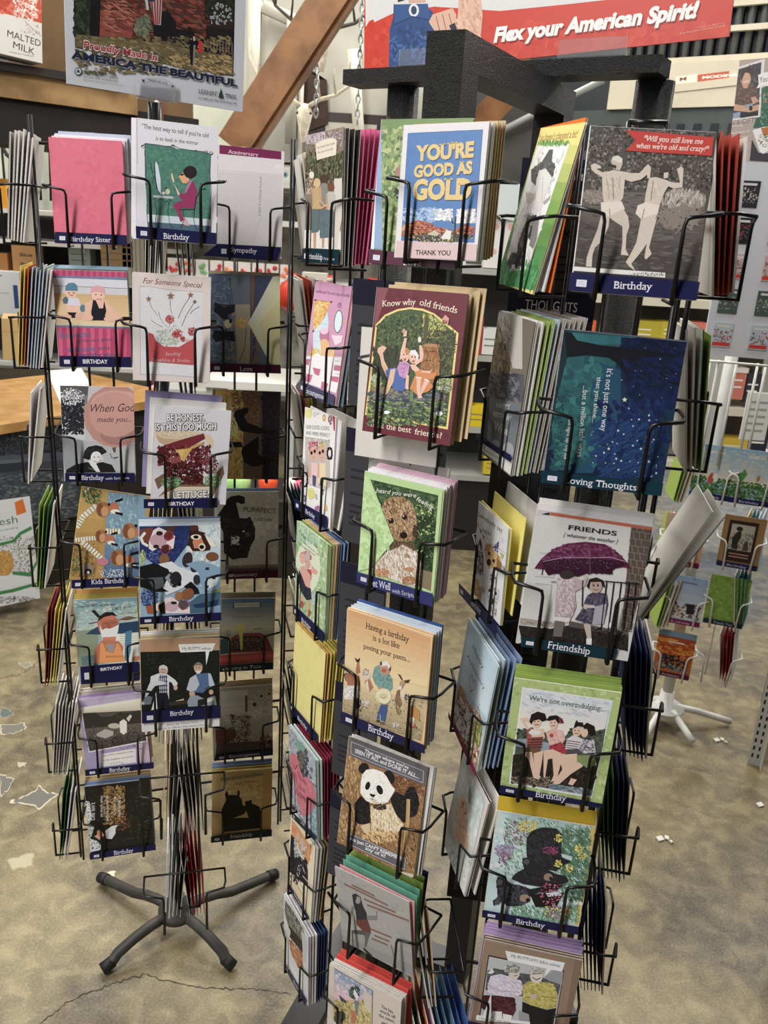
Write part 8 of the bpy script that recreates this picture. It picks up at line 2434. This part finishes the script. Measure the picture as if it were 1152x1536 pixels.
for u, v, nm, col, w_, h_ in GD:
    dot = (lambda W, Hh: ['e d8a8a0 0 %.0f 150 0 0 150' % (Hh*3e3), 'e d8a8a0 0 %.0f 150 0 0 150' % (Hh*7.5e3)]) if 'dot' in nm else lines('6a6a66', (.35, .6), w_)
    thing_box('goods_box', u, v, 4.38, w_, .1, h_, col, nm+' on the dark shop shelving', 'box', text=dot)
c = at(752, 322, 4.36); MB().col('d3dcdc').box(c+Z*.07, .32, .02, .17, R(20), 0, R(8)).build('price_board', PRINT, (.55, 4.6, 0), gs)
thing_box('banner', 783, 250, 6.13, .40, .03, .42, '8a1f34', 'dark red banner with a white crest behind the hat card', 'banner', text=lambda W, Hh: ['e d8d4d0 200 %.0f 500 0 0 560' % (Hh*6e3), 'p d8d4d0 -600 %.0f 1200 %.0f 1200 %.0f -600 %.0f' % (Hh*3e3, Hh*3e3, Hh*4.4e3, Hh*4.4e3), 't 3a1a22 -200 %.0f 1100 %.0f 380 1 0  AU' % (Hh*3.2e3, Hh*3.2e3)])
dk = MB(); structure(dk.box((.75, 6.2, 2.75), 1.9, .1, 1.5).build('wall_shed', mat('dark_shed_front', '202427', .6, 0, .5, 2)))
structure(MB().tube([at(735, 205, 4.8), at(905, 120, 4.8)], .018, 6).build('trim_10', mat('pale_pipe', '8d8f8c', .5), at(735, 205, 4.8)))
# shelf right of the right rack's post
g2 = empty('goods_shelf', Vector((1.2, 4.4, 0))); tag(g2, 'cream shop shelving behind the white card rack', 'shelf')
for v in (447, 515, 605, 690):
    c = at(1000, v, 4.3); MB().box((c.x+.12, 4.5, c.z-.02), 1.15, .45, .04).build('shelf_board', mat('cream_shelf', 'd4cdb8', .5, 0, .1, 4), (1.2, 4.4, 0), g2)
MB().box((at(1000, 500, 4.3).x+.12, 4.74, 1.15), 1.15, .03, 1.4).build('back_panel', mat('grey_brown', '7a736a', .8, 0, .3, 5), (1.2, 4.4, 0), g2)  # back panel in mottled grey-brown
MB().box((at(1062, 600, 4.25).x, 4.26, 1.2), .09, .03, 1.35).build('upright', mat('grey_upright', 'a9a9a4', .5), (1.2, 4.4, 0), g2)
G2 = ((862, 447, 'white and blue carton', '8ab0cc', .14, .1), (905, 447, 'brown jar', '6a5a4c', .07, .11), (935, 447, 'red carton', 'c84838', .13, .08), (985, 447, 'white wire basket pack', 'd6d6d4', .12, .09), (1008, 447, 'grey striped carton', '9a9ca0', .1, .12), (880, 503, 'orange tag box', 'd86a3c', .08, .07), (950, 515, 'olive yellow bin', 'b5a63c', .26, .11), (1012, 515, 'olive bin with a folded corner', 'bfae44', .16, .1), (1043, 515, 'coral striped carton', 'd87a6a', .1, .1), (1055, 600, 'round white dish', 'dcdcd8', .14, .12), (1100, 600, 'pink-lidded jar', 'c87a6a', .09, .16), (1125, 605, 'dark flask', '3a3a44', .07, .15), (1040, 685, 'red snack box', 'c8402c', .1, .14), (1058, 685, 'orange snack box', 'd88a3c', .08, .11), (1098, 687, 'yellow snack tray', 'cdb048', .14, .1), (1132, 687, 'dark bottle pack', '2b2f3c', .1, .2))
for u, v, nm, col, w_, h_ in G2:
    thing_box('goods_box', u, v-1, 4.3, w_, .1, h_, col, nm+' on the cream shelving', 'box', lid='e4dcd4' if 'jar' in nm or 'dish' in nm else None, text=lines('efe9e0', (.4, .62), w_))
thing_box('notice_card', 1128, 660, 3.3, .10, .01, .19, 'd6d6d2', 'white notice hanging between wires of the white rack', 'notice', text=lines('9a9a98', (.2, .35, .5, .65, .8), .1))
# ================================================================ WHITE CARD RACK
WP = Vector((1.084, 2.731, 0)); yW = R(-18); tW, nW = V2(yW)
rw = empty('card_rack', WP); tag(rw, 'white wire card rack on curved white feet, at the right', 'card rack')
MB().tube([WP+Z*.05, WP+Z*1.9], .020, 12).build('post', WHITEWIRE, WP, rw); MB().lathe(WP+Z*.07, [(.07, 0), (.07, .006), (.028, .012), (.024, .07)], 20).build('hub', WHITEWIRE, WP, rw)
for fx, fy in ((1.15, 2.59), (1.34, 2.74), (.92, 2.86), (.98, 2.60)):
    e = Vector((fx, fy, .02)); d = (e-WP); d.z = 0; L = d.length; d.normalize()
    MB().tube([WP+d*.04+Z*.075, WP+d*(L*.45)+Z*.06, WP+d*(L*.8)+Z*.035, e], .0125, 10).build('base_leg', WHITEWIRE, WP, rw)
def white_pocket(u, v, Y, key, bg, ops, lab, strip, scol='1b1d55', h_=.178, stackc=()):
    o = at(u, v, Y); t, n = tW, nW; mb = MB().col(bg).frame_box(o, t, Z, n, -.0635, .0635, 0, h_, -.002, 0); art(mb, ops, o, t, Z, n, .0002, (-635, 0, 635, h_*1e4), seed=int(u))
    tag(mb.build('envelope' if 'envelope' in lab else 'greeting_card', PRINT, o), lab, 'envelope' if 'envelope' in lab else 'greeting card', 'cards on the white rack')
    m = MB(); r = .0028
    for s in (-1, 1): m.tube([o+t*s*.076-n*.05+Z*.10, o+t*s*.074+n*.006+Z*.10, o+t*s*.05+n*.014+Z*.092, o+t*s*.044+n*.014+Z*.08, o+t*s*.040+n*.014-Z*.008, o+t*s*.04-n*.05-Z*.008], r, 6)
    m.tube([o-t*.076-n*.05+Z*.10, o+t*.076-n*.05+Z*.10], r, 6); m.tube([o-t*.04-n*.05-Z*.008, o+t*.04-n*.05-Z*.008], r, 6)
    pk = m.build('pocket', WHITEWIRE, o, rw)
    if strip: 
        q = MB().col(scol).frame_box(o, t, Z, n, -.062, .062, 0, .018, .003, .0034); art(q, ['t c8c8d4 -300 45 300 45 80 0 0  '+strip], o, t, Z, n, .0035, None); q.build('category_label', PRINT, o, pk, 'category label strip')
sky = ['g 8fb4cc d8d4c4 6 -635 1780 635 1780 635 600 -635 600', 'p d8d4cc -250 1600 250 1600 250 1500 -250 1500', 's 4a7a3c,2f5a2c,6a9448,3a6a34 90 160 1.4 r 0 -635 720 635 720 635 180 -635 180', 's a8c0cc,c8ccc0 30 200 2 .1 0 -635 1700 635 1700 635 900 -635 900']
white_pocket(1063, 748, 2.62, 'W', '8fb4cc', sky+['p c84a4a -150 700 -50 900 0 850 -20 560 -120 500', 'p e8e4e0 20 800 120 860 140 600 40 560'], 'blue-sky card with red and white figures, upper left on the white rack', 'Friendship')
white_pocket(1122, 757, 2.58, 'W', '9ab4c4', sky+['p 5a8a4a -500 1050 -380 1000 -300 1150 -200 980 -330 700 -430 680', 'p b87a4a 80 900 160 1020 200 860 120 760'], 'seaside card with palms, upper right on the white rack', 'Birthday')
white_pocket(1018, 848, 2.62, 'W', 'c8a088', ['g d8b8a0 b88868 5 -635 1780 635 1780 635 0 -635 0', 'p e4dcd4 -100 1650 450 1650 450 1150 -100 1150', 'l 8a7a70 30 0 1500 380 1500', 'l 8a7a70 30 0 1350 380 1350', 's a85a3c,8a4a34,c87850 40 200 1.5 r 0 -600 900 300 900 300 250 -600 250', 'e d8d0c8 300 350 140 0 0 140'], 'orange-tan card with a white text block, second row left on the white rack', 'Love', '5c1238')
white_pocket(1104, 852, 2.58, 'W', '9a7a54', ['p 33241f -470 1620 420 1620 420 220 -470 220', 'p b8b4aa -380 1500 330 1500 330 620 -380 620', 's 8a8880,a8a49a,6f6d66 30 160 2 r 0 -370 1200 320 1200 320 640 -370 640', 'p 2f2c2a -260 640 -300 1000 -180 1250 -60 1280 -40 1050 -100 900 -80 640', 'e 2f2c2a -130 1350 100 0 0 80', 'p 4a4642 60 640 100 950 200 960 240 640', 'l b88a7a 40 -300 480 280 480', 'l b88a7a 40 -300 380 280 380'], 'brown framed card with an old photo of a stooping man, on the white rack', 'Birthday')
white_pocket(1020, 936, 2.64, 'W', 'a9bcd0', ['g 9ab4d4 d4d8d8 5 -635 1780 635 1780 635 200 -635 200', 'l 6a6a70 40 -300 1550 300 1550', 's c8a878,5a6a9a,8a4a4a,3a3a44 36 170 1.2 r 0 -560 800 560 800 560 250 -560 250', 'p 23232a 100 800 350 800 380 450 120 400'], 'pale blue card of seated cartoon people, third row left on the white rack', 'Love', '7a1f50')
white_pocket(1083, 938, 2.60, 'W', '8aae52', ['s 96ba5e,7ea048 40 300 1.5 r 0 -635 1780 635 1780 635 0 -635 0', 'l a9cc74 40 -300 900 450 1650', 'l 6f9040 16 -320 880 430 1630', 'l 6f9040 16 -200 950 300 300'], 'plain bright green envelope on the white rack', 'Thank You', '10333f')
white_pocket(1005, 1015, 2.66, 'W', 'c46a34', ['p 7d9cb4 -635 1780 635 1780 635 1560 -635 1560', 'p a8503c -635 1560 635 1560 635 1200 -635 1200', 's e08a3c,c85a2c,a84428,f0a850 50 260 3 .1 0 -635 1450 635 1450 635 850 -635 850', 'l e8dcd0 60 -250 1350 250 1350', 's 23252c,3a3f4c,1a1a1f 40 200 1.5 r 0 -450 850 450 850 450 300 -450 300', 's 6a7aa0,a8a06a 16 160 1.5 r 0 -600 500 600 500 600 180 -600 180'], 'fiery orange sunset card in the lowest row of the white rack', 'Anniversary', '5c1238')
for u, v, Y in ((1070, 1020, 2.58),):
    o = at(u, v, Y); m = MB(); t, n = tW, nW
    for s in (-1, 1): m.tube([o+t*s*.076-n*.05+Z*.10, o+t*s*.074+n*.006+Z*.10, o+t*s*.05+n*.014+Z*.092, o+t*s*.044+n*.014+Z*.08, o+t*s*.040+n*.014-Z*.008, o+t*s*.04-n*.05-Z*.008], .0028, 6)
    for s in (-1, 1): m.tube([o+t*s*.025-n*.05-Z*.01, o+t*s*.025-n*.05+Z*.2], .0028, 6)
    m.build('pocket', WHITEWIRE, o, rw)
tWs, nWs = V2(R(62))
for u, v, its, nm in ((1140, 848, [(C_, 'a9c0d0', 2), (E_, '2f6f7a', 2), (C_, 'c8b060', 1)], 'second'), (1118, 930, [(E_, '2f6f7a', 3), (C_, 'd6d2cf', 1)], 'third'), (1100, 1012, [(C_, 'ddd8de', 1), (E_, 'b3323a', 3), (C_, 'd6d2cf', 1)], 'lowest')):
    o = at(u, v, 2.62); edge_stack(rw, Vector((o.x, o.y, 0)), tWs, nWs, o.z, its, '%s edge-on at the right of the white rack, '+nm+' row', step=.009, pocket=False)
tWl, nWl = V2(R(-95))
for u, v, nm in ((1003, 745, 'top'), (985, 845, 'second'), (978, 930, 'third')):
    o = at(u, v, 2.7); edge_stack(rw, Vector((o.x, o.y, 0)), tWl, nWl, o.z, [(E_, '98ae58', 2), (C_, 'd6d2cf', 1), (C_, 'c7b08a', 1)], '%s edge-on at the left of the white rack, '+nm+' row', step=.009, pocket=False)
for u0, v0, u1, v1 in ((1066, 540, 1052, 680), (1078, 540, 1057, 690), (1137, 545, 1116, 690), (1149, 548, 1128, 690), (1105, 545, 1082, 690)):
    a, b = at(u0, v0, 2.6), at(u1, v1, 2.6); b = Vector((a.x, a.y, b.z-.02)); MB().tube([a, b], .004, 6).build('upright_wire', WHITEWIRE, a, rw)
a, b = at(1062, 541, 2.6), at(1185, 552, 2.55); MB().tube([a, b], .004, 6).build('cross_wire', WHITEWIRE, a, rw)
jf = sheet('JF', 'topper_sign', PRINT, .003, False); tag(jf, 'tan topper sign of a man in a brown T-shirt, over the white rack', 'sign')
jc = SPEC['JF']['o']; jh = empty('sign_holder', jc); tag(jh, 'clear clip and white stem under the tan topper sign', 'sign holder')
tJ, nJ = V2(R(-26)); q = jc+tJ*.02; MB().frame_box(q, tJ, Z, nJ, -.04, .06, -.012, .012, -.006, -.004).build('clip', CLEAR, jc, jh); MB().tube([q-Z*.012, q-Z*.10], .006, 8).build('stem', WHITEWIRE, jc, jh)
# magnet board on the white rack
tO, nO = V2(R(-12)); bo = at(1135, 538, 2.45); bw, bh = .30, .52
mbd = MB().frame_box(bo, tO, Z, nO, -bw/2, bw/2, 0, bh, -.02, 0); tag(mbd.build('magnet_board', mat('white_board', 'cfd2d8', .4, 0, .05, 4), bo), 'tall white board of small carded magnets at the right frame edge', 'display board')
MG = (('2f3038', 'b8b0a8', 'black and white photo magnet'), ('23242a', '8a3a34', 'dark magnet with a red picture'), ('c8b0b0', '8a5a54', 'pale magnet with a red foot'), ('4a5a54', 'a8b0a0', 'green-grey picture magnet'), ('b8c4cc', 'b85a50', 'pale blue magnet with a red foot'))
ro_ = ('top', 'second', 'third', 'fourth', 'lowest')
for r_ in range(5):
    for c_ in range(3):
        a_, b_, nm = MG[r_]; o = bo+tO*(-.105+c_*.1-r_*.0)+Z*(.405-r_*.095)+nO*.0005; m = MB().col(a_).frame_box(o, tO, Z, nO, -.026, .026, 0, .068, 0, .003)
        art(m, ['p %s -180 560 180 560 180 620 -180 620' % 'd8d4d0', 's %s,%s,%s 26 110 1.3 r 0 -230 500 230 500 230 120 -230 120' % (a_, b_, '6a6a68')]+(['p c8403c -240 30 240 30 240 130 -240 130'] if 'red foot' in nm else []), o, tO, Z, nO, .0032, (-260, 0, 260, 680), seed=r_*3+c_)
        tag(m.build('magnet', PRINT, o), '%s in the %s row of the white board, %s' % (nm, ro_[r_], ('left', 'middle', 'right')[c_]), 'magnet', 'magnets on the white board')
# slotted steel upright, right
su = Vector((1.335, 2.50, 0)); mb = MB(); tU, nU = V2(R(-20))
mb.col('cfcfca').frame_box(su, tU, nU, Z, -.02, .02, -.002, 0, 0, 1.1); mb.frame_box(su, tU, nU, Z, .02, .022, -.002, .04, 0, 1.1)
mb.col('1d1d20')
for k in range(36):
    z = .03+k*.03
    for x in (-.010, .008): mb.face([su+tU*(x-.003)+nU*.0004+Z*z, su+tU*(x+.003)+nU*.0004+Z*z, su+tU*(x+.003)+nU*.0004+Z*(z+.016), su+tU*(x-.003)+nU*.0004+Z*(z+.016)])
ss = empty('steel_shelf', su); tag(ss, 'white slotted-steel shelf leg at the right frame edge', 'shelf')
mb.build('upright', PAPER, su, ss)
MB().box(su+Vector((.3, .2, .12)), .36, .25, .18, R(-20)).build('bottom_crate', mat('tan_crate', '8a6a44', .8, 0, .3, 6), su, ss, 'tan crate board')
# dark cabinet edge at the lower right corner
q = atz(1150, 1600, 0); e = at(1152, 1380, q.y)
cbx = MB().box((q.x+.262, q.y+.1, .22), .3, .35, .44, R(-6)); tag(cbx.build('dark_cabinet', DARKW, (q.x+.16, q.y+.1, 0)), 'dark brown cabinet corner cut by the lower right frame edge', 'cabinet')
# ================================================================ UNIT HEATER
HB = mat('beige_enamel', 'c9c0aa', .5, 0, .12, 6); HD = mat('dark_fins', '23262a', .4, .3); yH = R(-35); tH, nH = V2(yH)
hc = SPEC['MO']['o']; ht = empty('unit_heater', hc); tag(ht, 'beige hanging unit heater with a red badge, right of the red sign', 'heater')
MB().frame_box(hc, tH, Z, nH, -.38, .55, -.07, .12, -.4, -.002).build('casing', HB, hc, ht)
MB().frame_box(hc, tH, Z, nH, -.38, .55, .12, .62, -.4, -.12).build('fin_backing', HD, hc, ht)
for k in range(16): 
    x = -.34+k*.056; MB().tube([hc+tH*x+nH*-.09+Z*.13, hc+tH*x+nH*-.09+Z*.61], .018, 8).build('fin', mat('grey_fin', '6a6c6c', .4, .4), hc, ht)
for z in (.14, .26, .36, .46, .56): MB().frame_box(hc, tH, Z, nH, -.38, .55, z-.012, z+.012, -.07, -.045).build('louvre', HB, hc, ht)
MB().frame_box(hc, tH, Z, nH, -.62, .55, -.30, -.07, -.4, -.02).build('lower_body', mat('grey_green_metal', '454d4b', .5, .2, .2, 6), hc, ht)
for k in range(14): MB().frame_box(hc+tH*(-.58+k*.08), tH, Z, nH, 0, .035, -.25, -.14, -.02, -.012).build('slot', HD, hc, ht)
mo = sheet('MO', 'badge', PRINT, .002, False); mo.parent = ht; mo.location = SPEC['MO']['o']-hc+nH*.003; mo['label'] = 'cream and red name badge'
structure(MB().box((at(1140, 40, 4.6).x+.28, 4.9, 2.9), .5, .1, 1.6, R(-20)).build('trim_11', mat('blue_grey_post', '7b8b94', .6, 0, .15, 4)))

wd = structure(MB().box((3.75, 8.97, 1.9), 1.5, .04, 2.0).build('window_2', mat('cool_daylight_pane', 'a8c8f0', .4, 0, .1, 2, emit=2.6)))
for x in (3.0, 3.75, 4.5): MB().box((x, 8.93, 1.9), .06, .05, 2.06).build('mullion', mat('white_stud', 'b9b5a6'), (3.75, 8.97, 1.9), wd)
